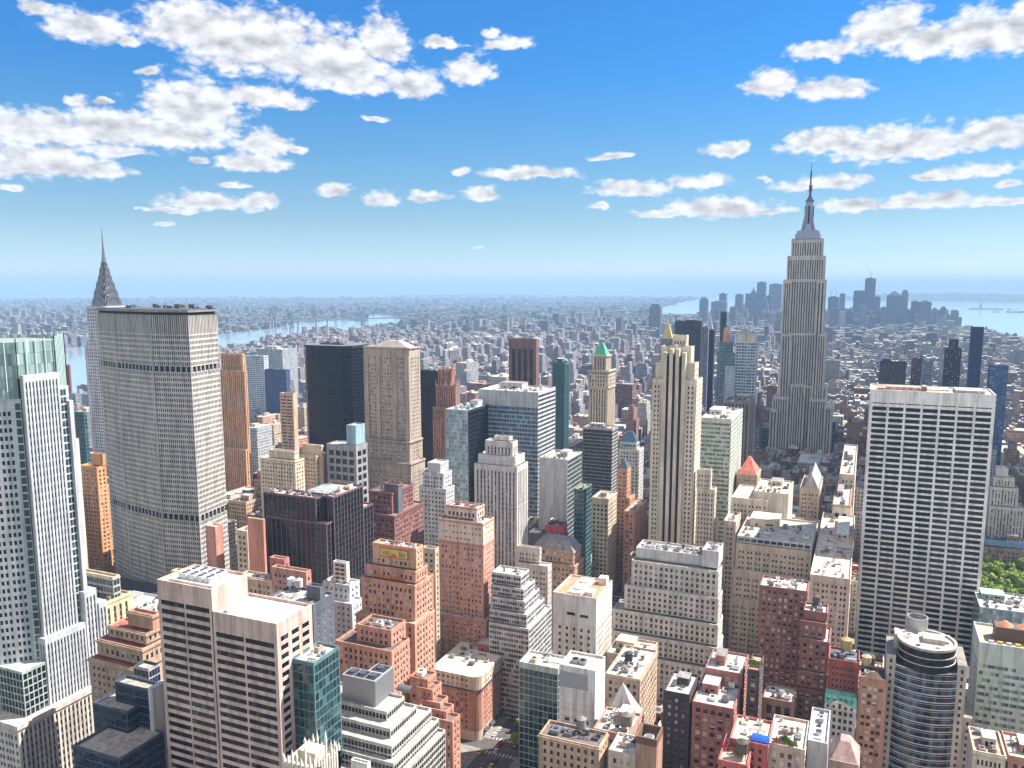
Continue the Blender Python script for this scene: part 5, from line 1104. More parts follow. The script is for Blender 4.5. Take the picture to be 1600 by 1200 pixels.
hero('red_river_block','red-brown banded block beside the river, seen between the octagonal and the white brick towers','building',[(1100,82,108,570,110,{})],606,(168,96,90),st('p',bw=5,fh=3.5,ww=.9,wh=.5,g='k',top=3),clut=2)
# between the octagonal tower and the granite tower
hero('ornate_yellow_block','ornamented yellow-cream block with tall blue-green window bays and white rooftop fans','office building',
 [(300,119,176,902,187,{'S':st('p',bw=2.4,fh=4,ww=.9,wh=.7,g='t',top=1.5,m=.3),'clut':0,'rgb':(190,188,180),'Ss':st('p',bw=2.4,fh=4,ww=.9,wh=.7,g='t',top=1.5,m=.3)}),(292,117,160,943,205,{'clut':5})],1040,(228,208,172),st('v',bw=4.2,fh=3.6,ww=.4,wh=.6,g='t',top=4,m=2,rec=.6),roof=(190,176,160),clut=4,pent=False,cornice=.4)
hero('red_tiled_building','stepped tan building with dusty red tiled roofs and a planted ledge','building',
 [(262,199,238,962,250,{'rgb':(196,150,130),'S':None,'clut':5}),(258,168,228,990,256,{'S':st('p',bw=3,fh=3.4,ww=.4,wh=.5,g='k',top=.8)}),(254,152,222,1014,258),(250,139,214,1046,262)],1070,(190,160,136),wv,roof=(176,104,96),clut=3,pent=False,cornice=.6)
# right edge
sw=st('v',bw=2.8,fh=3.6,ww=.42,wh=.55,g='w',top=3,m=1.2,rec=.4)
hero('stepped_white_tower','pale stepped tower with fluted walls, right of the white travertine slab','office tower',
 [(920,1557,1576,730,10,{'side':-1,'S':None}),(916,1553,1586,745,14,{'side':-1}),(912,1548,1592,760,18,{'side':-1}),(908,1546,1602,790,22,{'side':-1})],836,(216,210,202),sw,side=-1,roof=(206,200,194),clut=2,pent=False)
hero('skylit_brown_terrace','long brown stone building with blue rooftop skylights, behind the park trees','building',
 [(840,1540,1602,842,14,{'side':-1,'rgb':(120,160,200),'S':None,'clut':5}),(836,1536,1640,853,20,{'side':-1})],890,(150,130,126),wv,side=-1,roof=(70,80,100),clut=5)
hero('blue_shaded_tower','tall navy glass tower behind the right end of the travertine slab','apartment tower',[(1150,1546,1576,572,10)],690,(60,96,150),st('p',bw=3,fh=3.4,ww=.8,wh=.6,rec=.1,g='b',top=2,split=False),clut=2)
hero('slim_blue_tower','slim dark blue ribbed tower, tallest of the group above the travertine slab','apartment tower',[(1500,1518,1538,511,10)],610,(50,70,124),st('p',bw=8,fh=3.4,ww=.94,wh=.5,rec=.2,g='n',top=2),clut=1)
hero('stepped_navy_tower','dark navy stepped tower rising behind the middle of the travertine slab','apartment tower',[(1300,1484,1498,531,10),(1298,1477,1503,545,10)],606,(60,64,96),wv,clut=1)
hero('white_ribbed_dark_tower','dark tower with white vertical ribs and an overhanging flat cap','office tower',[(1150,1375,1417,566,12)],602,(64,76,104),st('v',bw=9,fh=3.6,ww=.86,wh=.8,g='n',top=2,rec=.5),roof=(150,170,190),clut=1)
hero('brown_apartment_slab','brown slab apartment block joined left of the blue-grey one, above the travertine slab','apartment tower',[(1180,1425,1441,560,10)],602,(120,96,110),wv,clut=1)
hero('bluegrey_apartment_slab','blue-grey slab apartment block right of the brown one, above the travertine slab','apartment tower',[(1170,1442,1459,564,10)],604,(130,150,176),wv,clut=1)
# tan cluster left of the travertine slab
hero('tan_blank_walled_building','cream building with a blank upper wall and stepped top, left half of the tan cluster','office building',
 [(610.5,1178,1232,772,1240,{'S':None,'rgb':(226,212,194),'z':'g'}),(606,1143,1200,782,1210)],850,(220,202,184),wt,roof=(232,218,200),clut=6)
hero('glass_attic_building','broad tan building with a green glazed attic and ranks of paired windows','office building',
 [(548,1152,1268,850,1276,{'S':st('p',bw=4,fh=4,ww=.85,wh=.6,g='t',top=.6,m=.4),'rgb':(214,210,204)}),(546,1150,1268,862,1278),(540,1146,1262,905,1282),(536,1141,1256,950,1286)],1000,(214,194,172),wt,roof=(214,204,196),clut=8)
hero('tan_party_wall_building','tan stepped building on the left edge of the tan cluster beside the white ziggurat','office building',
 [(575,1131,1150,815,1158)],975,(216,196,178),wt,roof=(230,214,200),clut=3)
hero('tan_roof_garden_building','tan block with a busy cream roof and a blank bulkhead, left beside the travertine slab','office building',
 [(500,1266,1329,905,1336,{'clut':12})],1000,(218,200,186),wt,roof=(240,216,192),clut=12)
rp,rpx=hero('red_pyramid_building','stone tower with a red tiled pyramid roof','office building',
 [(720,1151,1183,742,1189,{'clut':0})],790,(206,178,160),wt,roof=(200,180,160),clut=0,pent=False,ret=True,cornice=.5)
a,b,c,d,H=rpx[0]; m=MB(); m.prism([(a+1,c+1),(b-1,c+1),(b-1,d-1),(a+1,d-1)],H+.01,H+13,0,0,.12); m.build('pyramid_roof',wall((222,128,108)),rp)
gb,gbx=hero('gable_fronted_tower','pinkish tan tower ending in a sharp stone gable','office building',
 [(700,1250,1281,764,1286,{'clut':0})],850,(220,196,176),wt,roof=(200,180,170),clut=0,pent=False,ret=True)
a,b,c,d,H=gbx[0]; m=MB(); x=(a+b)/2; m.tri((a+3,c-.1,H),(b-1,c-.1,H),(x+1,c-.1,H+12)); m.quad((b-1,c-.1,H),(b-1,d,H),(x+1,d,H+12),(x+1,c-.1,H+12)); m.quad((a+3,d,H),(a+3,c-.1,H),(x+1,c-.1,H+12),(x+1,d,H+12)); m.build('gable_roof',wall((190,184,186)),gb)
hero('arcaded_crown_tower','narrow tower with a white arcaded crown over red brick, left edge of the travertine slab','office building',
 [(640,1301,1328,790,1331,{'S':st('p',bw=4.2,fh=7,ww=.55,wh=.7,g='k',top=5,m=.8),'rgb':(224,216,202)}),(641,1300,1328,820,1331)],856,(184,140,124),wv,roof=(230,224,214),clut=4,cornice=.6)
hero('beige_side_block','beige block with blank side, partly hidden by the travertine slab','office building',[(700,1312,1336,742,1340)],850,(200,184,168),wt,clut=4)
# left centre clutter of tan and pink roofs
hero('pink_bulkhead_building','tan building under a tall pink bulkhead, in front of the broad grey slab','building',
 [(366,321,336,823,348,{'S':None,'Ss':None,'rgb':(206,150,136),'clut':0}),(358,266,340,905,351,{'clut':9})],960,(222,196,172),wv,roof=(214,196,176),clut=7)
hero('salmon_side_building','cream building with a blank salmon side wall, left of the dark brown block','building',
 [(372,369,386,830,13,{'clut':2}),(370,386.3,411,812,414,{'z':'g','S':None,'Ss':None,'rgb':(214,146,126)})],900,(224,204,180),wv,roof=(200,206,200),clut=4,pent=False)
hero('green_corniced_building','tan building with a verdigris cornice and white roof, below the salmon side wall','building',
 [(336,372,425,907,440,{'clut':5})],960,(214,186,164),wv,roof=(226,218,206),clut=6,cornice=.7)
hero('brick_stepped_roof_building','pink brick building with two stepped roof blocks, beside the verdigris cornice','building',
 [(342,421,444,874,452,{'rgb':(196,130,120)}),(336,424,478,894,486)],940,(206,150,136),wv,roof=(226,200,180),clut=5,pent=False)
gt,gtx=hero('slate_grey_loft','slate grey painted loft with two round white roof tanks','building',
 [(306,479,500,918,508,{'S':None,'Ss':None,'clut':3}),(300,419,489,945,522,{'clut':5})],1040,(100,104,116),st('p',bw=4.6,fh=4,ww=.22,wh=.35,g='l',top=5,m=2),roof=(206,202,200),clut=4,pent=False,ret=True)
hero('pale_blue_stepped_building','very pale blue-white stepped building with a cream penthouse','building',
 [(366,520,541,880,546,{'rgb':(226,214,200),'S':st('p',bw=3,fh=2.4,ww=.8,wh=.5,g='k',top=.6)}),(362,504,546,915,562,{'clut':4}),(357,500,550,944,567)],1000,(214,224,230),st('p',bw=3.2,fh=3.4,ww=.35,wh=.4,g='k',top=1.6,m=1),roof=(230,226,220),clut=3,pent=False)
hero('buff_rear_block','buff stepped block filling the gap between the ceramic panelled tower and the dusty pink slab','building',
 [(420,659,680,858,686)],960,(206,184,160),wv,clut=4)
# ---------------------------------------------------------------- the rest of midtown and downtown as an endless street grid
AVE=[-3300,-3060,-2820,-2580,-2340,-2100,-1860,-1640,-1430,-1200,-990,-782,-592,-467,-327,-177,165,420,690,960,1230,1500,1770]
AW={-467:21,-177:15}
STR0=640.-80.5*6
BRK=[(196,150,132),(170,110,98),(214,196,176),(226,212,194),(204,176,154),(150,108,98),(218,206,196),(180,160,150),(206,190,170),(196,200,206),(232,226,216),(140,96,90),(170,176,188),(122,112,118),(214,170,146)]
WATER_E=[(-1500,640),(-200,585),(60,560),(78,548),(135,542),(250,531),(340,523),(400,517),(442,511),(470,504),(540,501),(572,503),(574,493),(600,491),(626,496),(628,506),(590,509),(560,513),(520,523),(470,529),(425,538),(400,547),(345,552),(250,568),(135,618),(60,668),(-200,800),(-1500,1200)]
WATER_B=[(1031,482),(1060,474),(1107,464.5),(1180,463.5),(1300,464.5),(1420,466),(1800,467),(2600,470),(2600,575),(1800,540),(1600,528),(1562,522),(1550,516),(1485,509),(1400,504),(1300,497),(1150,488),(1092,492),(1031,491)]
def inpoly(x,y,P):
    c=False; n=len(P); j=n-1
    for i in range(n):
        if (P[i][1]>y)!=(P[j][1]>y) and x<(P[j][0]-P[i][0])*(y-P[i][1])/(P[j][1]-P[i][1])+P[i][0]: c=not c
        j=i
    return c
def wet(x,y):
    p=proj(x,y,drop(x,y)); return inpoly(p[0],p[1],WATER_E) or inpoly(p[0],p[1],WATER_B)
# what the named buildings leave visible: a generic block in front of one stays below its lowest visible row
HV=[]
for b in BLD:
    xs=[];ys=[]
    for x in (b[0],b[1]):
        for y in (b[2],b[3]):
            p=proj(x,y,b[4]); xs.append(p[0]); 
    HV.append((min(xs),max(xs),b[6],proj((b[0]+b[1])/2,b[2],0)[2],b))
def cap_h(x0,x1,y0,y1,want):
    c=[proj(x,y,want*.6) for x in (x0,x1) for y in (y0,y1)]; a=min(p[0] for p in c); b=max(p[0] for p in c); dn=max(p[2] for p in c); d0=min(p[2] for p in c); h=want
    for (l,r_,yb,dep,B) in HV:
        if d0<dep and b>l+1 and a<r_-1:
            # height whose top row is yb, at the far edge
            t=math.atan((yb-CY)/F)+pit; hz=CZ-dn*math.cos(pit)*1.0*math.tan(t)
            h=min(h,hz)
    return h
def overlaps(x0,x1,y0,y1,pad=1.5):
    return any(x0<b[1]+pad and x1>b[0]-pad and y0<b[3]+pad and y1>b[2]-pad for b in BLD)
gr_=random.Random(21); GEN=[]; BLOCKS=[]
PARK=(45,150,655,845)
row=0; Y=STR0
while Y<6200:
    ys,ye=Y+9,Y+80.5-9
    for ai in range(len(AVE)-1):
        xa=AVE[ai]+AW.get(AVE[ai],13); xb=AVE[ai+1]-AW.get(AVE[ai+1],13)
        c=[proj(x,y,0) for x in (xa,xb) for y in (ys,ye)]
        if max(p[0] for p in c)<-260 or min(p[0] for p in c)>1860: continue
        if wet((xa+xb)/2,(ys+ye)/2) or wet(xa,ye) : continue
        BLOCKS.append((xa,xb,ys,ye))
        if Y>3400: continue
        x=xa
        half=(ys+ye)/2
        while x<xb-8:
            wd=gr_.choice((9,12,15,18,22,28,36) if Y>900 else (14,18,24,32)); 
            if x+wd>xb-7: wd=xb-x
            k=gr_.random()
            rows=[(ys,ye)] if wd>26 and k<.5 else [(ys,half-gr_.uniform(.5,5)),(half+gr_.uniform(.5,5),ye)]
            for (a,b) in rows:
                d=math.hypot(x,a)
                t=gr_.random()
                if Y<1250: h=gr_.choice((22,28,34,40,48,56,66)) if t<.8 else gr_.uniform(60,95)
                elif Y<2200: h=gr_.uniform(18,48) if t<.86 else gr_.uniform(50,90)
                else: h=gr_.uniform(13,30) if t<.9 else gr_.uniform(36,72)
                if x<-1300 and t>.55: h=gr_.uniform(36,60)
                if x>0 and Y<1000: h=min(h,50)
                pp_=proj(x+wd/2,a,20)[0]
                if 645<Y<1250 and (1150<pp_<1350 or 868<pp_<1016): h=min(h,14+gr_.random()*20)
                if not(PARK[0]-5<x+wd and x<PARK[1] and PARK[2]-5<b and a<PARK[3]):
                    x0,x1=x+.1,x+wd-.1
                    if not overlaps(x0,x1,a,b):
                        h=min(h,cap_h(x0,x1,a,b,h))
                        if h>9: GEN.append([x0,x1,a,b,h])
                    else:
                        # squeeze narrower lots beside named buildings
                        for (q0,q1) in ((x0,x0+wd*.45),(x1-wd*.45,x1)):
                            for (r0,r1) in ((a,a+(b-a)*.48),(b-(b-a)*.48,b)):
                                if not overlaps(q0,q1,r0,r1,.4):
                                    h2=min(h,cap_h(q0,q1,r0,r1,h))
                                    if h2>9: GEN.append([q0,q1,r0,r1,h2])
            x+=wd
    Y+=80.5
# visibility over the height field, front to back
colmin=[1200.]*1600
def cover(B,commit=True):
    pts=[proj(x,y,B[4]) for x in (B[0],B[1]) for y in (B[2],B[3])]
    a=int(max(0,min(p[0] for p in pts))); b=int(min(1599,max(p[0] for p in pts))); top=min(p[1] for p in pts); tb=sum(p[1] for p in pts)/4; ar=0
    for c in range(a,b+1):
        if tb<colmin[c]:
            ar+=colmin[c]-tb
            if commit: colmin[c]=tb
    return ar
allb=[(proj((b[0]+b[1])/2,b[2],0)[2],0,b) for b in BLD]+[(proj((b[0]+b[1])/2,b[2],0)[2],1,b) for b in GEN]
allb.sort(key=lambda t:t[0]); vis=[]
for d,k,b in allb:
    a=cover(b)
    if k and a>2: vis.append((a,d,b))
vis.sort(key=lambda t:-t[0])
near=vis[:290]; seenid={id(v[2]) for v in vis}; rest=vis[290:]+[(0,math.hypot(b[0],b[2]),b) for b in GEN if id(b) not in seenid]
print('generic visible',len(vis),'of',len(GEN))
# names for the anchors used in the labels
def anchor_name(l):
    return l
def city_mat():
    m,G,b=newmat('city_masonry'); at=G.new('ShaderNodeAttribute',attribute_name='tone')
    geo=G.new('ShaderNodeNewGeometry'); P=geo.outputs['Position']; N=geo.outputs['Normal']
    sp=G.new('ShaderNodeSeparateXYZ'); G.l.new(P,sp.inputs[0]); sn=G.new('ShaderNodeSeparateXYZ'); G.l.new(N,sn.inputs[0])
    isx=G.m('GREATER_THAN',G.m('ABSOLUTE',sn.outputs[0]),.6); isz=G.m('GREATER_THAN',sn.outputs[2],.5)
    u=G.m('ADD',G.m('MULTIPLY',sp.outputs[0],G.m('SUBTRACT',1,isx)),G.m('MULTIPLY',sp.outputs[1],isx))
    fu=G.m('DIVIDE',u,2.9); fv=G.m('DIVIDE',sp.outputs[2],3.5)
    a=G.m('FRACT',fu); c=G.m('FRACT',fv)
    wa=G.m('MULTIPLY',G.m('GREATER_THAN',a,.28),G.m('LESS_THAN',a,.74)); wb=G.m('MULTIPLY',G.m('GREATER_THAN',c,.25),G.m('LESS_THAN',c,.76))
    win=G.m('MULTIPLY',G.m('MULTIPLY',wa,wb),G.m('SUBTRACT',1,isz))
    cell=G.new('ShaderNodeCombineXYZ'); G.put(cell.inputs[0],G.m('FLOOR',fu)); G.put(cell.inputs[1],G.m('FLOOR',fv)); G.put(cell.inputs[2],isx)
    wn=G.new('ShaderNodeTexWhiteNoise',noise_dimensions='3D'); G.l.new(cell.outputs[0],wn.inputs[0])
    win=G.m('MULTIPLY',win,at.outputs['Alpha']) if 0 else win
    lum=G.ramp(wn.outputs[0],.72,.8,.02,.3,False); cw=G.new('ShaderNodeCombineColor'); G.put(cw.inputs[0],lum); G.put(cw.inputs[1],lum); G.put(cw.inputs[2],G.m('MULTIPLY',lum,1.15))
    ns=G.noise(P,.12,4,.6); n3=G.noise(P,.9,3,.6); f=G.m('ADD',G.m('MULTIPLY',G.m('ADD',G.m('MULTIPLY',ns,.9),G.m('MULTIPLY',n3,.7)),.9),.22)
    cf=G.new('ShaderNodeCombineColor'); [G.put(cf.inputs[i],f) for i in range(3)]
    base=G.mix(1,at.outputs['Color'],cf.outputs[0],'MULTIPLY')
    G.l.new(G.mix(win,base,cw.outputs[0]),b.inputs['Base Color']); G.put(b.inputs['Roughness'],G.ramp(win,0,1,.85,.15,False))
    return m
CITY=city_mat()
class TB(MB):
    """mesh with a tone per face"""
    def __init__(s): super().__init__(); s.c=[]
    def tbox(s,x0,x1,y0,y1,z0,z1,c,ct=None):
        s.box(x0,x1,y0,y1,z0,z1,0,False); s.c+=[c]*4+[ct or c]
    def deck(s,x0,x1,y0,y1,z,c,cr,ph=1.0,t=.4):
        s.box(x0,x1,y0,y1,0,z,0,False); s.f.pop(); s.m.pop(); s.c+=[c]*4
        n=len(s.f); roofdeck(s,x0,x1,y0,y1,z,ph,t); s.m[n:]=[0]*(len(s.f)-n); s.c+=[cr]+[c]*(len(s.f)-n-1)
def lc(rgb,k=.72): return tuple(x*k for x in lin(rgb))
CN={0:'pinkish tan brick',1:'red-brown brick',2:'tan stone',3:'cream stone',4:'brown-tan brick',5:'dark brown brick',6:'pale beige',7:'taupe brick',8:'buff brick',9:'pale blue-grey',10:'off-white',11:'deep red brick',12:'steel grey',13:'charcoal grey',14:'orange-tan brick'}
RN=[('sandy grey',(196,190,180)),('white',(232,228,220)),('mid grey',(170,168,166)),('dark tar',(96,94,98)),('pinkish grey',(206,184,172)),('silver',(200,202,208))]
ANC=[]   # hero anchors in the picture
for o in list(COL.objects):
    if o.parent is None and o.get('category') and o.type=='EMPTY' and o.get('label') and o.name.split('.')[0]!='water_tank':
        p=proj(o.location.x,o.location.y,40); l=o['label']
        ANC.append((p[0],proj(o.location.x,o.location.y,25)[1],o.name.split('.')[0].replace('_',' '),o.location.x,o.location.y))
cnt={}
for a in ANC: cnt[a[2]]=cnt.get(a[2],0)+1
ANC=[a for a in ANC if cnt[a[2]]==1]
usedlab=set()
SZ=lambda h: 'low' if h<24 else 'mid-rise' if h<46 else 'tall'
def gen_label(k,r,h,x,y,extra):
    al=sorted(ANC,key=lambda a:(a[3]-x)**2+(a[4]-y)**2)
    for n in range(10):
        a=al[n]; p=proj(x,y,20); q=proj(a[3],a[4],20)
        rel='beyond' if p[2]>q[2]+45 else ('in front of' if p[2]<q[2]-45 else 'beside'); sd=('left' if p[0]<q[0]-8 else 'right' if p[0]>q[0]+8 else '')
        where=(rel+' the '+a[2]+(', to its '+sd if sd else ', in line with it')) if rel!='beside' else ('just '+(sd or 'alongside')+(' of the ' if sd else ' the ')+a[2])
        for e in ('',extra):
            l=f"{SZ(h)} {CN[k]} block{(' with '+e) if e else ''}, {RN[r][0]} roof, {where}"
            if len(l.replace(',','').split())<=16 and l not in usedlab: usedlab.add(l); return l
    for n in range(60):
        a=al[n%len(al)]; 
        l=f"{SZ(h)} {CN[k]} block, {RN[r][0]} roof, {['first','second','third','fourth','fifth','sixth'][n//len(al)+1]} beyond the {a[2]}"
        if l not in usedlab: usedlab.add(l); return l
    return l
TANKS=0
def gen_detail(i,B,d):
    global TANKS
    x0,x1,y0,y1,h=B; r=random.Random(i*7+3); k=r.randrange(len(BRK)); rk=r.choice((0,0,1,1,1,2,2,3,4,5)); c=BRK[k]; wm=wall(c)
    setb=h>34 and r.random()<.55; ex='a stepped top' if setb else 'a penthouse'
    root=empty('city_building' ,((x0+x1)/2,y0,0),gen_label(k,rk,h,(x0+x1)/2,y0,ex),'building','ordinary city blocks between the towers')
    a,b,D=-(x1-x0)/2,(x1-x0)/2,y1-y0; rgb=RN[rk][1]
    if d>1150: haze_mix=min(1,(d-1150)/900)*.5; c=tuple(int(v*(1-haze_mix)+u*haze_mix) for v,u in zip(c,(104,116,150)))  # distance haze painted in: wall colour shifts to blue with range
    tiers=[(a,b,0,D,0,h)]
    if setb:
        h1=h*r.uniform(.6,.82); s=r.uniform(1.5,3.5); tiers=[(a,b,0,D,0,h1),(a+s,b-s,s,D-s,h1,h)]
        if (b-a)>18 and r.random()<.5: tiers.append((a+s*2.6,b-s*2.6,s*2.6,D-s*2.6,h,h+r.uniform(4,9)))
    vx=1 if x1<0 else -1
    if d<900:
        wins=[]; mb=MB(); rb=MB(); kind=r.choice('pppppv'); S=st(kind,bw=r.uniform(2.5,3.6),fh=r.uniform(3.3,3.8),ww=r.uniform(.38,.56),wh=r.uniform(.45,.6),rec=.3 if d<600 else .15,g=r.choice('ddwwk'),top=1.8,m=1)
        for n,(p,q,u,v,z0,z1) in enumerate(tiers):
            facade(mb,wins,(p,u),(q,u),z0,z1-.02*n,S)
            facade(mb,wins,(q,u),(q,v),z0,z1-.02*n,S if vx>0 else None); facade(mb,wins,(q,v),(p,v),z0,z1-.02*n,None); facade(mb,wins,(p,v),(p,u),z0,z1-.02*n,S if vx<0 or x0>-40 else None)
            roofdeck(rb,p,q,u,v,z1-.02*n)
            if r.random()<.5 and n==0: rb.box(p-.3,q+.3,u-.4,u-.003,z1-1.3,z1-.5,1)
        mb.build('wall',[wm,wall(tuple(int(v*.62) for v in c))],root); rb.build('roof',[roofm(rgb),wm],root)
        windows(root,wins,40 if d<520 else 0)
        p,q,u,v,z0,z1=tiers[-1]
        clutter(root,p+.5,q-.5,u+.5,v-.5,z1-1.1,r,wm if r.random()<.6 else wall(BRK[r.randrange(len(BRK))]),3+r.randrange(5) if d<600 else 3,True)
        if r.random()<.42 and TANKS<60 and q-p>9:
            TANKS+=1; rad=r.uniform(1.7,2.4); tx=root.location.x+p+3+r.random()*(q-p-6); ty=root.location.y+u+3+r.random()*max(.1,(v-u-7))
            water_tank(tx,ty,z1-1.1,rad,'wooden water tank on a city roof',rgb=r.choice([(122,104,88),(140,120,100),(150,146,142),(96,84,78)]))
    else:
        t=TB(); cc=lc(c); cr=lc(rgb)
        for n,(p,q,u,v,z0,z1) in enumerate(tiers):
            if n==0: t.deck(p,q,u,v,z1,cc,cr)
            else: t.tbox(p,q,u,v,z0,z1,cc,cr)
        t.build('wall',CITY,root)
        p,q,u,v,z0,z1=tiers[-1]
        if q-p>8:
            for _ in range(r.randrange(1,3)):
                w_=(q-p)*r.uniform(.2,.4); dd=(v-u)*r.uniform(.2,.35); px=p+1+r.random()*(q-p-w_-2); py=u+2+r.random()*(v-u-dd-4)
                m=MB(); m.box(px,px+w_,py,py+dd,z1-1,z1+r.uniform(2.5,5)); m.build('mechanical_penthouse',wall(r.choice(BRK+ROOFS)),root)
for i,(ar,d,B) in enumerate(near): gen_detail(i,B,d)
# fix tank labels to the rule of sixteen words
seen=set()
for o in list(COL.objects):
    if o.name.split('.')[0]=='water_tank' and o.parent is None:
        al=sorted(ANC,key=lambda a:(a[3]-o.location.x)**2+(a[4]-o.location.y)**2); hgt=o.location.z
        for n in range(12):
            a=al[n]; p=proj(*o.location); q=proj(a[3],a[4],o.location.z)
            l=f"{'high' if hgt>45 else 'low'} standing round rooftop water tank {'beyond' if p[2]>q[2] else 'in front of'} the {a[2]}, {'left' if p[0]<q[0] else 'right'} side"
            if l not in seen: seen.add(l); o['label']=l; break
# all other blocks of the grid as one mass
t=TB(); r=random.Random(5)
for (ar,d,B) in rest:
    x0,x1,y0,y1,h=B; c=r.choice(BRK); haze_mix=.5 if d>1300 else 0; c=lc(tuple(v*(1-haze_mix)+u*haze_mix for v,u in zip(c,(104,116,150)))); cr=lc(r.choice(RN)[1]); t.deck(x0,x1,y0,y1,h,c,cr)  # farther blocks get the haze blue in their wall colour
    if x1-x0>7: 
        w_=(x1-x0)*.35; px=x0+1+r.random()*(x1-x0-w_-2); py=y0+3+r.random()*(y1-y0)*.4; t.tbox(px,px+w_,py,py+(y1-y0)*.25,h-1,h+r.uniform(2,5),lc(r.choice(BRK)),lc(r.choice(RN)[1]))
o=t.build('smaller_city_blocks',CITY); tag(o,'densely packed small blocks of tan, brown and grey seen only in slivers','buildings',None,'stuff')
# ---------------------------------------------------------------- far boroughs: thousands of roofs nobody could count
t=TB(); r=random.Random(11); n=0
def farbox(x,y,w_,d_,h,ang,c,cr):
    ca,sa=math.cos(ang),math.sin(ang); z=drop(x,y); P=[(x+ca*a-sa*b,y+sa*a+ca*b) for a,b in ((-w_/2,-d_/2),(w_/2,-d_/2),(w_/2,d_/2),(-w_/2,d_/2))]
    t.prism(P,z-2,z+h); t.f.pop(); t.m.pop(); t.c+=[c]*4+[cr]
WHT=[(226,224,220),(236,232,226),(206,204,200),(180,180,184),(214,196,180),(150,146,150),(196,160,146)]
while n<15500:
    px=r.uniform(-60,1660); u=r.random(); py=463.5+ (620-463.5)*u**1.9
    z=0; x,y=PZ(px,py,0); d=math.hypot(x,y)
    if d>21000 or d<2500: continue
    if d<3600 and y<3420 and x>-3300: continue
    if wet(x,y): continue
    man = x>-2400 and y<6150 and not(x>650 and y>5200)
    ang=0 if man else .5
    s=1+d/9000.; w_=r.uniform(10,26)*s; dd=r.uniform(10,26)*s
    k=r.random()
    h=r.uniform(10,24) if k<.86 else r.uniform(24,50) if k<.975 else r.uniform(45,80)
    if d>9000: h=r.uniform(8,16) if k<.95 else r.uniform(20,55)
    if man and y>3400: h*=1.2
    if 1150<px<1500 and 480<py<512 and d>4700: h=r.uniform(30,110)
    pt=proj(x,y,drop(x,y)+h)
    if inpoly(pt[0],pt[1],WATER_E) or inpoly(pt[0],pt[1],WATER_B):
        if not(1090<px<1500 and d>4700): h=r.uniform(4,9)
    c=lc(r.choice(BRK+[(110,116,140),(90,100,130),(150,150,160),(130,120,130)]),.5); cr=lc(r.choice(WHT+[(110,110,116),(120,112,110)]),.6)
    c=tuple(v*.72+u*.28 for v,u in zip(c,lc((78,98,150),.6)))  # blue of the haze mixed into far wall colours
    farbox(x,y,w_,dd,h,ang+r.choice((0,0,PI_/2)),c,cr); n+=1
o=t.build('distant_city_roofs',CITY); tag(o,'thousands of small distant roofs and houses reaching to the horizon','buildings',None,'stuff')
# distant green
def lump(mb,x,y,z,w_,h,r):
    N=6; ring=[]
    for q,(k,hh) in enumerate(((.9,0),(1.0,.45),(.6,.88))):
        ring.append([(x+w_*k*math.cos(2*PI_*i/N+q)*r.uniform(.75,1.15),y+w_*k*math.sin(2*PI_*i/N+q)*r.uniform(.75,1.15),z+h*hh) for i in range(N)])
    b=len(mb.v)
    for R_ in ring: mb.v+=R_
    mb.v.append((x,y,z+h))
    for q in range(2):
        for i in range(N): mb.f.append((b+q*N+i,b+q*N+(i+1)%N,b+(q+1)*N+(i+1)%N,b+(q+1)*N+i)); mb.m.append(0)
    for i in range(N): mb.f.append((b+2*N+i,b+2*N+(i+1)%N,b+3*N)); mb.m.append(0)
def leafmat(name,c1,c2,sc=.3):
    m,G,b=newmat(name); P=G.new('ShaderNodeNewGeometry'); n_=G.noise(P.outputs['Position'],sc,3,.6); f=G.m('ADD',G.m('MULTIPLY',n_,.7),G.m('MULTIPLY',P.outputs['Random Per Island'],.5))
    G.l.new(G.mix(G.ramp(f,.3,.85),(*c1,1),(*c2,1)),b.inputs['Base Color']); b.inputs['Roughness'].default_value=.7; b.inputs['Specular IOR Level'].default_value=.2; return m
LEAF=leafmat('foliage',(.05,.10,.012),(.17,.25,.035))
mb=MB(); r=random.Random(8); n=0
PK=[(775,527,30,5),(800,512,40,4),(350,620,26,8),(1390,560,30,6),(990,512,40,4),(620,505,60,4),(60,530,60,6),(250,500,90,5),(880,500,80,4),(1480,520,20,3),(980,514,25,5),(300,480,200,6),(700,480,200,6),(1330,538,60,5)]
while n<6000:
    if r.random()<.55: c=r.choice(PK); px=r.gauss(c[0],c[2]); py=r.gauss(c[1],c[3])
    else: px=r.uniform(-40,1640); py=464+110*r.random()**1.6
    if py<464.5 or py>640: continue
    x,y=PZ(px,py,0); d=math.hypot(x,y)
    if d<1800 or wet(x,y) or d>20000: continue
    if y<3430 and x>-3300 and not any(abs(px-c[0])<c[2]*1.2 and abs(py-c[1])<c[3]*1.5 for c in PK): continue
    s=1+d/8000; lump(mb,x,y,drop(x,y),r.uniform(5,11)*s,r.uniform(9,15)*min(s,1.6),r); n+=1
o=mb.build('distant_trees',leafmat('distant_foliage',(.02,.05,.02),(.07,.12,.05))); tag(o,'green tree tops scattered among the distant roofs','trees',None,'stuff')
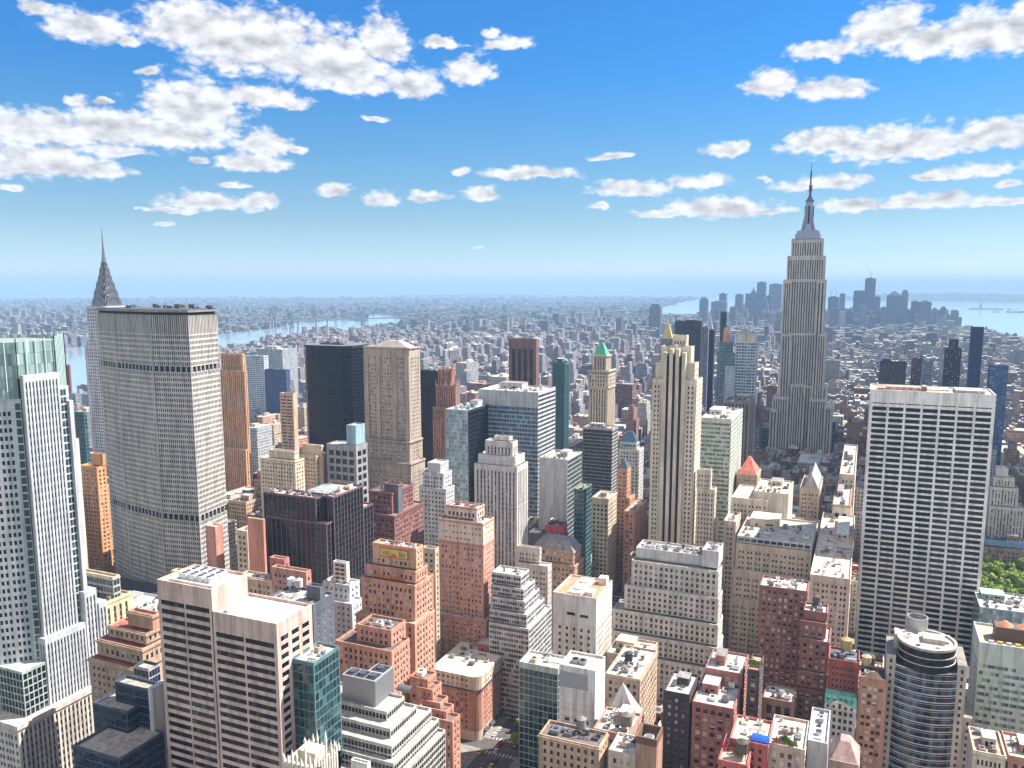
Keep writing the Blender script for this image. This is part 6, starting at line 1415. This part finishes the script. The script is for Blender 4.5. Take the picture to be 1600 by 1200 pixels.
# ---------------------------------------------------------------- ground, water, streets
def groundmat():
    m,G,b=newmat('ground'); P=G.new('ShaderNodeNewGeometry').outputs['Position']
    a=G.noise(P,.004,6,.7); c=G.noise(P,.03,4,.7); k=G.ramp(a,.42,.6)
    col=G.mix(k,(.10,.105,.10,1),(.05,.085,.03,1)); col=G.mix(G.ramp(c,.56,.7),col,(.34,.33,.31,1))
    G.l.new(col,b.inputs['Base Color']); b.inputs['Roughness'].default_value=.9; return m
def watermat(name,c1):
    m,G,b=newmat(name); P=G.new('ShaderNodeNewGeometry').outputs['Position']
    b.inputs['Base Color'].default_value=(*c1,1); b.inputs['Roughness'].default_value=.1; b.inputs['Specular IOR Level'].default_value=.5
    bp=G.new('ShaderNodeBump'); bp.inputs['Strength'].default_value=.04; bp.inputs['Distance'].default_value=1.
    G.l.new(G.noise(P,.05,5,.65),bp.inputs['Height']); G.l.new(bp.outputs[0],b.inputs['Normal']); return m
def disc(name,mat,r0,r1,nr,dz,kind='structure',na=180):
    mb=MB(); V=[];Fc=[]
    rs=[r0*(r1/r0)**(i/nr) if r0>0 else r1*((i/nr)**2) for i in range(nr+1)]
    for q in rs:
        for k in range(na): t=2*PI_*k/na; x,y=q*math.cos(t),q*math.sin(t); V.append((x,y,drop(x,y)+dz))
    for i in range(nr):
        for k in range(na): Fc.append((i*na+k,i*na+(k+1)%na,(i+1)*na+(k+1)%na,(i+1)*na+k))
    mb.v=V; mb.f=Fc; mb.m=[0]*len(Fc); o=mb.build(name,mat); tag(o,None,None,None,kind); return o
disc('ground',groundmat(),0,22500,60,0)
WAT=watermat('water',(.26,.38,.46))
disc('ocean',WAT,22500,120000,40,-3)
def sheet(name,poly,mat,dz=1.6):
    """water surface bounded on the ground, cut fine enough to follow the curve of the earth"""
    bm=bmesh.new(); pts=[]
    n=len(poly)
    for i in range(n):
        a,b=poly[i],poly[(i+1)%n]
        for k in range(8):
            u=k/8; px=a[0]+(b[0]-a[0])*u; py=a[1]+(b[1]-a[1])*u
            x,y=PZ(px,py,0); 
            # curved earth: refine the landing point
            for _ in range(4): x,y=PZ(px,py,drop(x,y))
            pts.append((x,y))
    vs=[bm.verts.new((x,y,0)) for x,y in pts]; f=bm.faces.new(vs); bmesh.ops.triangulate(bm,faces=[f])
    for _ in range(4): 
        es=[e for e in bm.edges if e.calc_length()>900]
        if not es: break
        bmesh.ops.subdivide_edges(bm,edges=es,cuts=1); bmesh.ops.triangulate(bm,faces=bm.faces[:])
    for v in bm.verts: v.co.z=drop(v.co.x,v.co.y)+dz+ (math.hypot(v.co.x,v.co.y)/2500.)
    bmesh.ops.recalc_face_normals(bm,faces=bm.faces[:])
    me=bpy.data.meshes.new(name); bm.to_mesh(me); bm.free(); me.materials.append(mat); 
    o=bpy.data.objects.new(name,me); COL.objects.link(o); tag(o,None,None,None,'structure'); return o
sheet('river',[(max(-700,a),min(b,760)) for a,b in WATER_E],WAT)
sheet('bay',WATER_B,WAT)
# asphalt sheet under the street grid, pavement blocks as kerbed slabs
asp=wall((96,94,96),.9,.2); mb=MB()
mb.box(-3000,1500,150,3500,-1,.05,0,False); o=mb.build('road',asp); o['kind']='structure'
mb=MB()
for (xa,xb,ya,yb_) in BLOCKS:
    if ya<3400 and xa>-3000: mb.box(xa-4.5,xb+4.5,ya-3.5,yb_+3.5,.051,.2,0,False)
o=mb.build('pavement',wall((158,152,146),.9,.2)); o['kind']='structure'
mb=MB()
wl=wall((226,226,222),.7,.1)
for k in range(140):
    y=180+k*9
    for x in (-181.5,-177.5,-173.5): mb.quad((x-.08,y,.056),(x+.08,y,.056),(x+.08,y+3,.056),(x-.08,y+3,.056))
for k in range(-1,8):
    y=640-80.5*k
    for s in (-8.2,6.2):
        for q in range(12): x=-189+q*2.1; mb.quad((x,y+s,.056),(x+.9,y+s,.056),(x+.9,y+s+2.6,.056),(x,y+s+2.6,.056))
o=mb.build('road_markings',wl); o['kind']='structure'
# hills across the bay
mb=MB(); r=random.Random(3); V=[]
def hill(name,xs,dist,base,seed,dep=5000):
    r=random.Random(seed); V=[];Fc=[]; n=len(xs); rows=5
    for j in range(rows):
        for i,(px,h) in enumerate(xs):
            d=ray(px,446); L=math.hypot(d[0],d[1]); q=dist+dep*j/(rows-1); x,y=d[0]/L*q,d[1]/L*q
            V.append((x,y,drop(x,y)-3+h*math.sin(PI_*j/(rows-1))**.8*(1+r.uniform(-.12,.12))))
    for j in range(rows-1):
        for i in range(n-1): Fc.append((j*n+i,j*n+i+1,(j+1)*n+i+1,(j+1)*n+i))
    m=MB(); m.v=V; m.f=Fc; m.m=[0]*len(Fc); o=m.build(name,leafmat('far_woodland',(.015,.04,.03),(.05,.08,.06),.002)); o['kind']='structure'
pts=[(1285,0),(1310,40),(1340,85),(1380,120),(1430,135),(1500,140),(1570,125),(1640,120),(1720,90),(1900,60)]
hp=[]; 
for i in range(len(pts)-1):
    for k in range(8): u=k/8; hp.append((pts[i][0]+(pts[i+1][0]-pts[i][0])*u,pts[i][1]+(pts[i+1][1]-pts[i][1])*u))
hill('hills',hp,16500,0,4)
hill('headland',[(600+k*20,36*math.sin(PI_*min(1,k/14))**.5+6) for k in range(36)],24000,0,5,3000)
# small islands and the statue
def island(px,py,w_,d_,label):
    x,y=PZ(px,py,0); x,y=PZ(px,py,drop(x,y)); m=MB(); rr_=random.Random(int(px)); 
    m.prism([(x+w_*math.cos(2*PI_*k/16)*rr_.uniform(.85,1.1),y+d_*math.sin(2*PI_*k/16)*rr_.uniform(.85,1.1)) for k in range(16)],drop(x,y),drop(x,y)+5,0); 
    for k in range(90): lump(m,x+rr_.gauss(0,w_*.42),y+rr_.gauss(0,d_*.4),drop(x,y)+4,rr_.uniform(8,16),rr_.uniform(8,15),rr_)
    o=m.build('island',LEAF); o['kind']='structure'; return x,y
ix,iy=island(1548,484,190,110,''); island(1610,489,260,130,''); island(1575,474,330,120,'')
sx,sy=PZ(1532,483,-6); sz=drop(sx,sy)
rt=empty('statue',(sx,sy,sz),'tiny verdigris statue on a stone pedestal, standing on the wooded island in the bay','statue')
m=MB(); m.prism([(-30,-30),(30,-30),(30,30),(-30,30)],0,20,0,0,.9); m.prism([(-10,-10),(10,-10),(10,10),(-10,10)],20,47,0,0,.8); m.build('pedestal',wall((170,166,160)),rt)
m=MB(); m.cyl(0,0,7,47,75,10,0,.7); m.cyl(0,0,3,75,83,8,0,.9); m.cyl(4.5,0,1.6,70,91,6); m.build('figure',wall((110,150,140)),rt)
# suspension bridges
def bridge(pa,pb,ph,label,deckh,Z=0,ext=1.2,wd=14,nm='suspension_bridge',c=(90,104,120)):
    A=Vector((*PZ(*pa,Z),0)); B_=Vector((*PZ(*pb,Z),0)); A.z=drop(A.x,A.y); B_.z=drop(B_.x,B_.y)
    rt=empty(nm,A,label,'bridge'); D=B_-A; L=math.hypot(D.x,D.y); u=Vector((D.x/L,D.y/L,0)); v=Vector((-u.y,u.x,0)); mt=metal(c,.7,.1)
    def bar(m,p,q,w_,h):
        p=Vector(p);q=Vector(q); o_=v*w_; z=Vector((0,0,h)); a=[p-o_,p+o_,q+o_,q-o_]; i=len(m.v); m.v+=[tuple(t) for t in a]+[tuple(t+z) for t in a]
        for f in ((0,1,5,4),(1,2,6,5),(2,3,7,6),(3,0,4,7),(4,5,6,7),(3,2,1,0)): m.f.append(tuple(i+k for k in f)); m.m.append(0)
    for t in (0,L):
        m=MB()
        for s in (-1,1): q=u*t+v*wd*s; bar(m,q-u*4,q+u*4,3,ph)
        q=u*t
        for z in (ph*.45,ph*.95): bar(m,q-u*3+Vector((0,0,z)),q+u*3+Vector((0,0,z)),wd,ph*.06)
        m.build('tower',mt,rt)
    m=MB(); bar(m,u*(-L*ext)+Vector((0,0,deckh)),u*(L*(1+ext))+Vector((0,0,deckh)),wd,7); m.build('deck',mt,rt)
    for s in (-1,1):
        m=MB(); N=14; P=[]
        for i in range(N+1): t=i/N; P.append(u*L*t+v*wd*s+Vector((0,0,deckh+8+(ph-deckh-8)*(2*t-1)**2)))
        P=[u*(-L*.55)+v*wd*s+Vector((0,0,deckh))]+P+[u*(L*1.55)+v*wd*s+Vector((0,0,deckh))]
        for i in range(len(P)-1): bar(m,P[i],P[i+1],.9,1.8)
        m.build('cable',mt,rt)
bridge((457,513),(567,509),102,'steel suspension bridge over the river between the power station stacks and the far shore',44)
bridge((895,498),(935,495),98,'faint blue suspension bridge before the distant borough',42)
bridge((1038,460.5),(1114,460.5),211,'very distant suspension bridge with two tall towers on the horizon',70,Z=-35,ext=.4,wd=18)
# river power station
px0,pxr=PZ(482,545,0); rt=empty('power_station',(px0,pxr,0),'red brick riverside power station with tall thin smokestacks','power station')
m=MB(); m.box(-40,150,0,70,0,42); m.box(-150,-45,20,80,0,30); m.build('boiler_house',wall((190,120,110)),rt)
for (dx,h) in ((-120,98),(-80,98),(15,112),(70,112)):
    m=MB(); m.cyl(dx,40,4.5,0,h,12,0,.8); m.cyl(dx,40,3.9,h,h+4,12,1); m.build('smokestack',[wall((170,170,184)),wall((110,110,130))],rt)
# towers at the foot of the island
LOW=[(1093,1106,465,5600),(1111,1135,471,5700),(1124,1135,459,6000),(1149,1161,460,5900),(1165,1182,455,6000),(1183,1197,441,6000),(1202,1222,444,5900),(1197,1206,462,5700),(1186,1200,470,5500),(1172,1184,473,5500),
(1294,1311,464,5600),(1312,1321,459,5900),(1334,1352,452,5900),(1352,1369,435,5800),(1367,1376,464,6000),(1386,1409,462,5700),(1409,1420,453,5800),(1424,1437,471,5800),(1437,1456,471,5600),(1457,1464,482,5900),(1470,1479,479,5900),(1479,1484,491,5900),
(1322,1334,486,5300),(1356,1368,494,5100),(1400,1412,488,5400),(1140,1150,480,5400),(1157,1168,484,5300),(1116,1124,484,5200),(1015,1032,475,4300),(1300,1312,482,5200),(1376,1386,480,5900),(1342,1354,478,5300)]
LN={0:'pale flat slab',1:'broad grey-blue block',2:'dark square topped tower',3:'slim tower on the left of the cluster',4:'stepped stone tower with a point',5:'tallest flat topped tower left of the mast skyscraper',6:'pale wide tower touching the mast skyscraper',13:'unfinished dark tower with a crane on top',12:'blue glass slab with a slanted top',15:'gabled glass tower',16:'tall rectangular tower beside the gabled one',14:'domed tower',10:'unfinished dark blue block with two cranes',28:'isolated brown slab in front of the bay'}
PL=['far left','left','left of centre','centre','right of centre','right','far right']
r=random.Random(2)
for i,(xl,xr,yt,Y) in enumerate(LOW):
    x0,H=PY(xl,yt,Y); x1,_=PY(xr,yt,Y); H-=0; c=[(70,84,124),(104,116,150),(48,62,104),(92,92,120),(64,80,126)][i%5]  # tower colours include the dark blue of shade and haze
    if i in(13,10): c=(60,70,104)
    D=min(60,(x1-x0)*.8); n=1+(i%3==1)
    lab=LN.get(i); 
    if not lab:
        nb=min((abs(xl-LOW[q][0]),q) for q in LN if q!=i)[1]; lab=('%s downtown tower'%['hazy blue','pale grey','dark blue','brownish','slate blue'][i%5])+(', left of the ' if xl<LOW[nb][0] else ', right of the ')+LN[nb].split(' touching')[0].split(' left of')[0].split(' on the left')[0]
    else: lab='downtown '+lab
    lab=' '.join(lab.split()[:16]); lab=lab if len(lab.split())>3 else lab+' beside the mast skyscraper'
    while lab in seen: lab=lab.replace('downtown ','downtown lower ',1)
    seen.add(lab)
    rt=empty('downtown_tower',((x0+x1)/2,Y,0),lab,'skyscraper','downtown towers on the horizon'); a=(x1-x0)/2; t=TB(); dz=drop(x0,Y)
    zt=H*.93 if i%4==0 else H
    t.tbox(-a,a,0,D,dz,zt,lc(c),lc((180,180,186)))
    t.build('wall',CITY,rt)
    m=MB()
    if i==15: m.prism([(-a,0),(a,0),(a,D),(-a,D)],zt,zt+28,0,0,.15)
    elif i==4: m.box(0,a*.8,5,D-5,zt,zt+14); m.prism([(a*.2,8),(a*.6,8),(a*.6,20),(a*.2,20)],zt+14,zt+44,0,0,.1)
    elif i==14: m.cyl(0,D/2,a*.8,zt,zt+12,10,0,.3)
    elif i==12: m.prism([(-a,0),(a,0),(a,D),(-a,D)],zt,zt+9,0,0,.8)
    elif i%4==0: m.box(-a*.7,a*.7,D*.15,D*.85,zt,H)
    else: m.box(-a*.5,a*.4,D*.2,D*.7,zt,zt+5)
    m.build('top_block',wall(c),rt)
    if i in (13,10):
        for s in ((0,) if i==13 else (-.5,.5)):
            m=MB(); m.box(a*s-1.2,a*s+1.2,10,12.4,zt+5,zt+34); m.quad((a*s-1,11,zt+33),(a*s+1,11,zt+33),(a*s-18,11,zt+66),(a*s-19,11,zt+64)); m.quad((a*s,11,zt+30),(a*s+10,11,zt+38),(a*s+10,11,zt+36),(a*s,11,zt+28)); m.build('crane',metal((150,140,150),.6,.2),rt)
# ---------------------------------------------------------------- park trees
LT=leafmat('sunlit_leaves',(.05,.10,.015),(.33,.44,.06),.35)
def make_tree(seed):
    r=random.Random(seed); tk=MB(); cr=MB(); H=r.uniform(15,19)
    tk.cyl(0,0,.45,0,H*.45,8,0,.6)
    lobes=[]
    for k in range(9):
        t=k*2.4+r.random(); rad=r.uniform(1.5,4.6); z=r.uniform(.5,.9)*H; lobes.append((rad*math.cos(t),rad*math.sin(t),z,r.uniform(2.0,3.3)))
        x,y=rad*math.cos(t)*.8,rad*math.sin(t)*.8; a=.16; tk.v+=[(-a,0,H*.35),(a,0,H*.35),(x+.06,y,z),(x-.06,y,z),(0,-a,H*.35),(0,a,H*.35),(x,y+.06,z),(x,y-.06,z)]; b=len(tk.v)-8; tk.f+=[(b,b+1,b+2,b+3),(b+4,b+5,b+6,b+7)]; tk.m+=[0,0]
    for (x,y,z,q) in lobes:
        for _ in range(170):
            u=Vector((r.gauss(0,1),r.gauss(0,1),r.gauss(0,1))).normalized()*q*r.uniform(.55,1.12); u.z*=.75; c=Vector((x,y,z))+u
            n=(u.normalized()+Vector((r.uniform(-.7,.7),r.uniform(-.7,.7),r.uniform(-.2,.9)))).normalized(); s=r.uniform(.28,.62)
            a=n.orthogonal().normalized()*s; b2=n.cross(a).normalized()*s
            cr.quad(tuple(c-a-b2),tuple(c+a-b2*.8),tuple(c+a*.9+b2),tuple(c-a*.8+b2*.9))
    return tk,cr
prot=[]
def put_tree(x,y,k,lab,grp,s=1.0,z=0):
    rt=empty('park_tree',(x,y,z),lab,'tree',grp); rt.scale=(s,s,s); rt.rotation_euler=(0,0,k*1.3)
    if len(prot)<4:
        tk,cr=make_tree(len(prot)+5); a=tk.build('trunk',wall((96,78,62)),rt); b=cr.build('crown',LT,rt); prot.append((a.data,b.data))
    else:
        for nm,me in zip(('trunk','crown'),prot[k%4]): o=bpy.data.objects.new(nm,me); COL.objects.link(o); o.parent=rt
k=0; r=random.Random(9)
tl=[]
for iy_ in range(13):
    for ixx in range(9):
        x=56+ixx*10.5+r.uniform(-2,2); y=662+iy_*14+r.uniform(-3,3); p=proj(x,y,14)
        if p[0]<1645 and p[0]>1520: tl.append((x,y))
rowsn=['nearest','second','third','fourth','fifth','sixth','seventh','eighth','ninth','tenth','eleventh','twelfth','thirteenth']
for (x,y) in tl:
    put_tree(x,y,k,'bright green leafy plane tree in the park grove right of the travertine slab','park trees beside the travertine slab',r.uniform(.9,1.2)); k+=1
mb=MB(); mb.box(40,165,652,846,.21,.3,0,False); o=mb.build('lawn',leafmat('lawn_grass',(.06,.10,.02),(.12,.17,.04),.4)); o['kind']='structure'
for i,(px,py) in enumerate(((906,872),(915,884),(922,880),(911,893),(908,902),(917,872))):
    x,y=PZ(px,py,8); put_tree(x,y,k,'small green street tree in the gap left of the narrow tan avenue office','street trees by the avenue',.6); k+=1
for i,(px,py,s) in enumerate(((820,1092,.7),(834,1080,.75),(842,1096,.7),(812,1130,.55),(806,1155,.55),(822,1160,.5))):
    x,y=PZ(px,py,9*s); put_tree(x,y,k,'green tree in the dark court in front of the low glass building','court trees by the glass building',s); k+=1
# ---------------------------------------------------------------- cars on the avenue
def car(x,y,c,lab,cat,tx=False):
    rt=empty('taxi' if tx else 'car',(x,y,.05),lab,cat,'vehicles on the avenue'); m=MB()
    m.prism([(-.9,-2.3),(.9,-2.3),(.9,2.3),(-.9,2.3)],.35,.95,0,0,.98); m.build('body',metal(c,.3,.2),rt)
    m=MB(); m.prism([(-.8,-1.3),(.8,-1.3),(.8,1.5),(-.8,1.5)],.951,1.45,0,1,.78); m.build('cabin',[GL['k'],metal(c,.3,.2)],rt)
    for a in (-1,1):
        for b in (-1,1):
            m=MB(); n=10
            P=[(a*.92,b*1.45+.33*math.cos(2*PI_*i/n),.33+.33*math.sin(2*PI_*i/n)) for i in range(n)]; Q=[(a*.72,p[1],p[2]) for p in P]
            i0=len(m.v); m.v+=P+Q; m.f+=[tuple(range(n)),tuple(range(2*n-1,n-1,-1))]+[(i,(i+1)%n,n+(i+1)%n,n+i) for i in range(n)]; m.m+=[0]*(n+2); m.build('wheel',wall((40,40,42)),rt)
CC=[((236,190,40),'yellow taxi',True),((230,230,232),'white car',False),((60,62,70),'black car',False),((150,154,160),'silver car',False),((170,40,40),'red car',False)]
r=random.Random(14); q=0
ORD=['first','second','third','fourth','fifth','sixth','seventh','eighth','ninth','tenth','eleventh','twelfth','thirteenth','fourteenth','fifteenth','sixteenth','seventeenth','eighteenth','nineteenth','twentieth']
cntc={}
for k in range(38):
    y=368+k*5.2+r.uniform(-1,1); ln=r.choice((-187,-183.5,-179.5,-175.5,-171.5)); c=r.choice(CC[:2]*2+CC)
    nme=c[1]; cntc[nme]=cntc.get(nme,0)+1
    car(ln,y,c[0],f'{nme} on the sunlit avenue, {ORD[cntc[nme]-1]} of its colour from the bottom of the view','car',c[2])
# ---------------------------------------------------------------- rooftop things that stand on the named buildings
def seat(x,y,z,mg):
    '''nearest roof deck under a rooftop thing, and the spot on it'''
    best=None
    for b in BLD:
        if b[1]-b[0]<2*mg+.5 or b[3]-b[2]<2*mg+.5: continue
        cx=min(max(x,b[0]+mg),b[1]-mg); cy=min(max(y,b[2]+mg),b[3]-mg); e=math.hypot(cx-x,cy-y)*1.0+abs(b[4]-1.08-z)*.8
        if e<30 and (best is None or e<best[0]):
            if not any(q is not b and q[0]-mg<cx<q[1]+mg and q[2]-mg<cy<q[3]+mg and q[4]>b[4]+.5 for q in BLD): best=(e,cx,cy,b[4]-1.08)
    if not best: print('no roof near',x,y,z); return x,y,z
    return best[1:]
def on(px,py,Y,rad,lab,rgb=(122,104,88),h=None):
    x,z=PY(px,py,Y); x,y,z=seat(x,Y,z,rad+.6); print(lab[:30],round(proj(x,y,z)[0]-px),round(proj(x,y,z)[1]-py)); return water_tank(x,y,z,rad,lab,rgb,h)
on(1322,1019,412,2.5,'straw coloured round tank with a pointed cap, above the red parapet building',(196,170,120))
on(1351,1036,408,2.1,'beige round tank with a conical cap, beside the gabled brick building',(214,190,150))
on(913,1172,306,2.0,'slender grey tank on the brown hotel roof at the bottom',(150,150,148))
on(1012,1126,322,2.3,'big grey weathered tank right of the white pyramid',(140,136,134))
on(1173,1173,312,2.3,'dark weathered tank beside the blue tarpaulin',(104,92,86))
on(982,1048,384,2.0,'dark round tank on the crowded loft roof behind the pyramid',(70,70,80))
on(443,912,318,1.9,'left one of two white drum tanks on the slate grey loft',(222,224,226))
on(471,914,316,1.9,'right one of two white drum tanks on the slate grey loft',(222,224,226))
on(1272,1008,436,1.8,'brown tank behind the dark red brick tower roof',(120,98,84))
x,z=PY(1187,1157,316); x,Yt,z=seat(x,316,z,3.2); z+=1.7; m=MB(); 
for i in range(6):
    a=i/6;b2=(i+1)/6; f=lambda t:1.4*math.sin(PI_*t); m.quad((x-3.2,Yt-2.5+5*a,z+f(a)),(x+3.2,Yt-2.5+5*a,z+f(a)),(x+3.2,Yt-2.5+5*b2,z+f(b2)),(x-3.2,Yt-2.5+5*b2,z+f(b2)))
m.quad((x-3.2,Yt-2.5,z),(x+3.2,Yt-2.5,z),(x+3.2,Yt-2.5,z-1.7),(x-3.2,Yt-2.5,z-1.7)); m.quad((x+3.2,Yt-2.5,z),(x+3.2,Yt+2.5,z),(x+3.2,Yt+2.5,z-1.7),(x+3.2,Yt-2.5,z-1.7)); o=m.build('tarpaulin',wall((20,96,220),.5)); tag(o,'bright blue tarpaulin draped over a rooftop shelter','tarpaulin')
for i,(px,py,Y,c) in enumerate(((1135,1150,316,(214,90,110)),(1142,1146,316,(90,130,50)),(1150,1152,314,(220,120,130)),(1158,1156,313,(86,126,50)),(1228,1150,326,(90,130,50)),(1236,1164,322,(110,140,60)),(1212,1172,320,(190,120,90)),(1168,1023,372,(96,150,50)),(1188,1026,372,(150,170,70)))):
    x,z=PY(px,py,Y); x,Y,z=seat(x,Y,z,1.4); z+=1.1; m=MB(); r=random.Random(i)
    for _ in range(90):
        s=.28; a,b2,c2=r.gauss(0,.9),r.gauss(0,.6),abs(r.gauss(0,.8)); m.quad((x+a-s,Y+b2,z+c2-s),(x+a+s,Y+b2+s*.4,z+c2-s),(x+a+s,Y+b2,z+c2+s),(x+a-s,Y+b2-s*.4,z+c2+s))
    m.box(x-1.2,x+1.2,Y-.7,Y+.7,z-1.1,z-.2,1)
    o=m.build('planter',[wall(c),wall((190,150,120))]); tag(o,['pink flowering planter at the left end of the garden terrace','green bush second on the garden terrace','pink flowering planter nearest the tarpaulin','green planter just left of the tarpaulin tank','green bush right of the blue tarpaulin','olive green bush lowest right of the tarpaulin','reddish planter on the pale deck under the tarpaulin','bright green bush on the red loft roof corner','yellow-green bush on the pink garden deck','little green bush on the left ledge of the ceramic panelled tower'][i],'plant')
# a cumulus high over the right of the view, whose shade lies across the blocks round the mast skyscraper
def cloud(cx,cy,cz,rx,ry,seed,label):
    r=random.Random(seed); bm=bmesh.new()
    from mathutils import Matrix,noise
    for k in range(34):
        t=r.random()*6.283; q=math.sqrt(r.random())*.82; x,y=cx+rx*q*math.cos(t),cy+ry*q*math.sin(t); s=r.uniform(.22,.36)*min(rx,ry)
        bmesh.ops.create_icosphere(bm,subdivisions=3,radius=s,matrix=Matrix.Translation((x,y,cz+s*.35))@Matrix.Diagonal((1.15,1.15,.6,1)))
    for v in bm.verts:
        n=noise.fractal(v.co*.02,1.0,2.2,4); v.co+=v.co.normalized()*0+Vector((noise.noise(v.co*.013),noise.noise(v.co*.013+Vector((9,1,3))),n*.8))*26
        if v.co.z<cz: v.co.z=cz+(v.co.z-cz)*.25
    me=bpy.data.meshes.new('cloud'); bm.to_mesh(me); bm.free(); m,G,b=newmat('cloud'); b.inputs['Base Color'].default_value=(.9,.9,.92,1); b.inputs['Roughness'].default_value=1; me.materials.append(m)
    o=bpy.data.objects.new('cloud',me); COL.objects.link(o); me.polygons.foreach_set('use_smooth',[True]*len(me.polygons)); tag(o,label,'cloud')
def cloud_over(x,y,z,rx,ry,seed,label): k=z/sdir.z; cloud(x+sdir.x*k,y+sdir.y*k,z,rx,ry,seed,label)
cloud_over(-90,1090,1500,330,290,3,'cumulus cloud high above the right side, shading the blocks around the mast skyscraper')
# ---------------------------------------------------------------- the air between
hz=MB(); hz.box(-62000,62000,-62000,62000,-620,452)
# closed box
ho=hz.build('haze',None); ho['kind']='stuff'
m=bpy.data.materials.new('haze'); m.use_nodes=True; nt=m.node_tree; nt.nodes.clear()
pv=nt.nodes.new('ShaderNodeVolumePrincipled'); om=nt.nodes.new('ShaderNodeOutputMaterial'); nt.links.new(pv.outputs[0],om.inputs['Volume'])
pv.inputs['Color'].default_value=(.40,.63,.93,1); pv.inputs['Density'].default_value=7.5e-5; pv.inputs['Anisotropy'].default_value=0
ho.data.materials.clear(); ho.data.materials.append(m)
print('objects',len(bpy.data.objects))
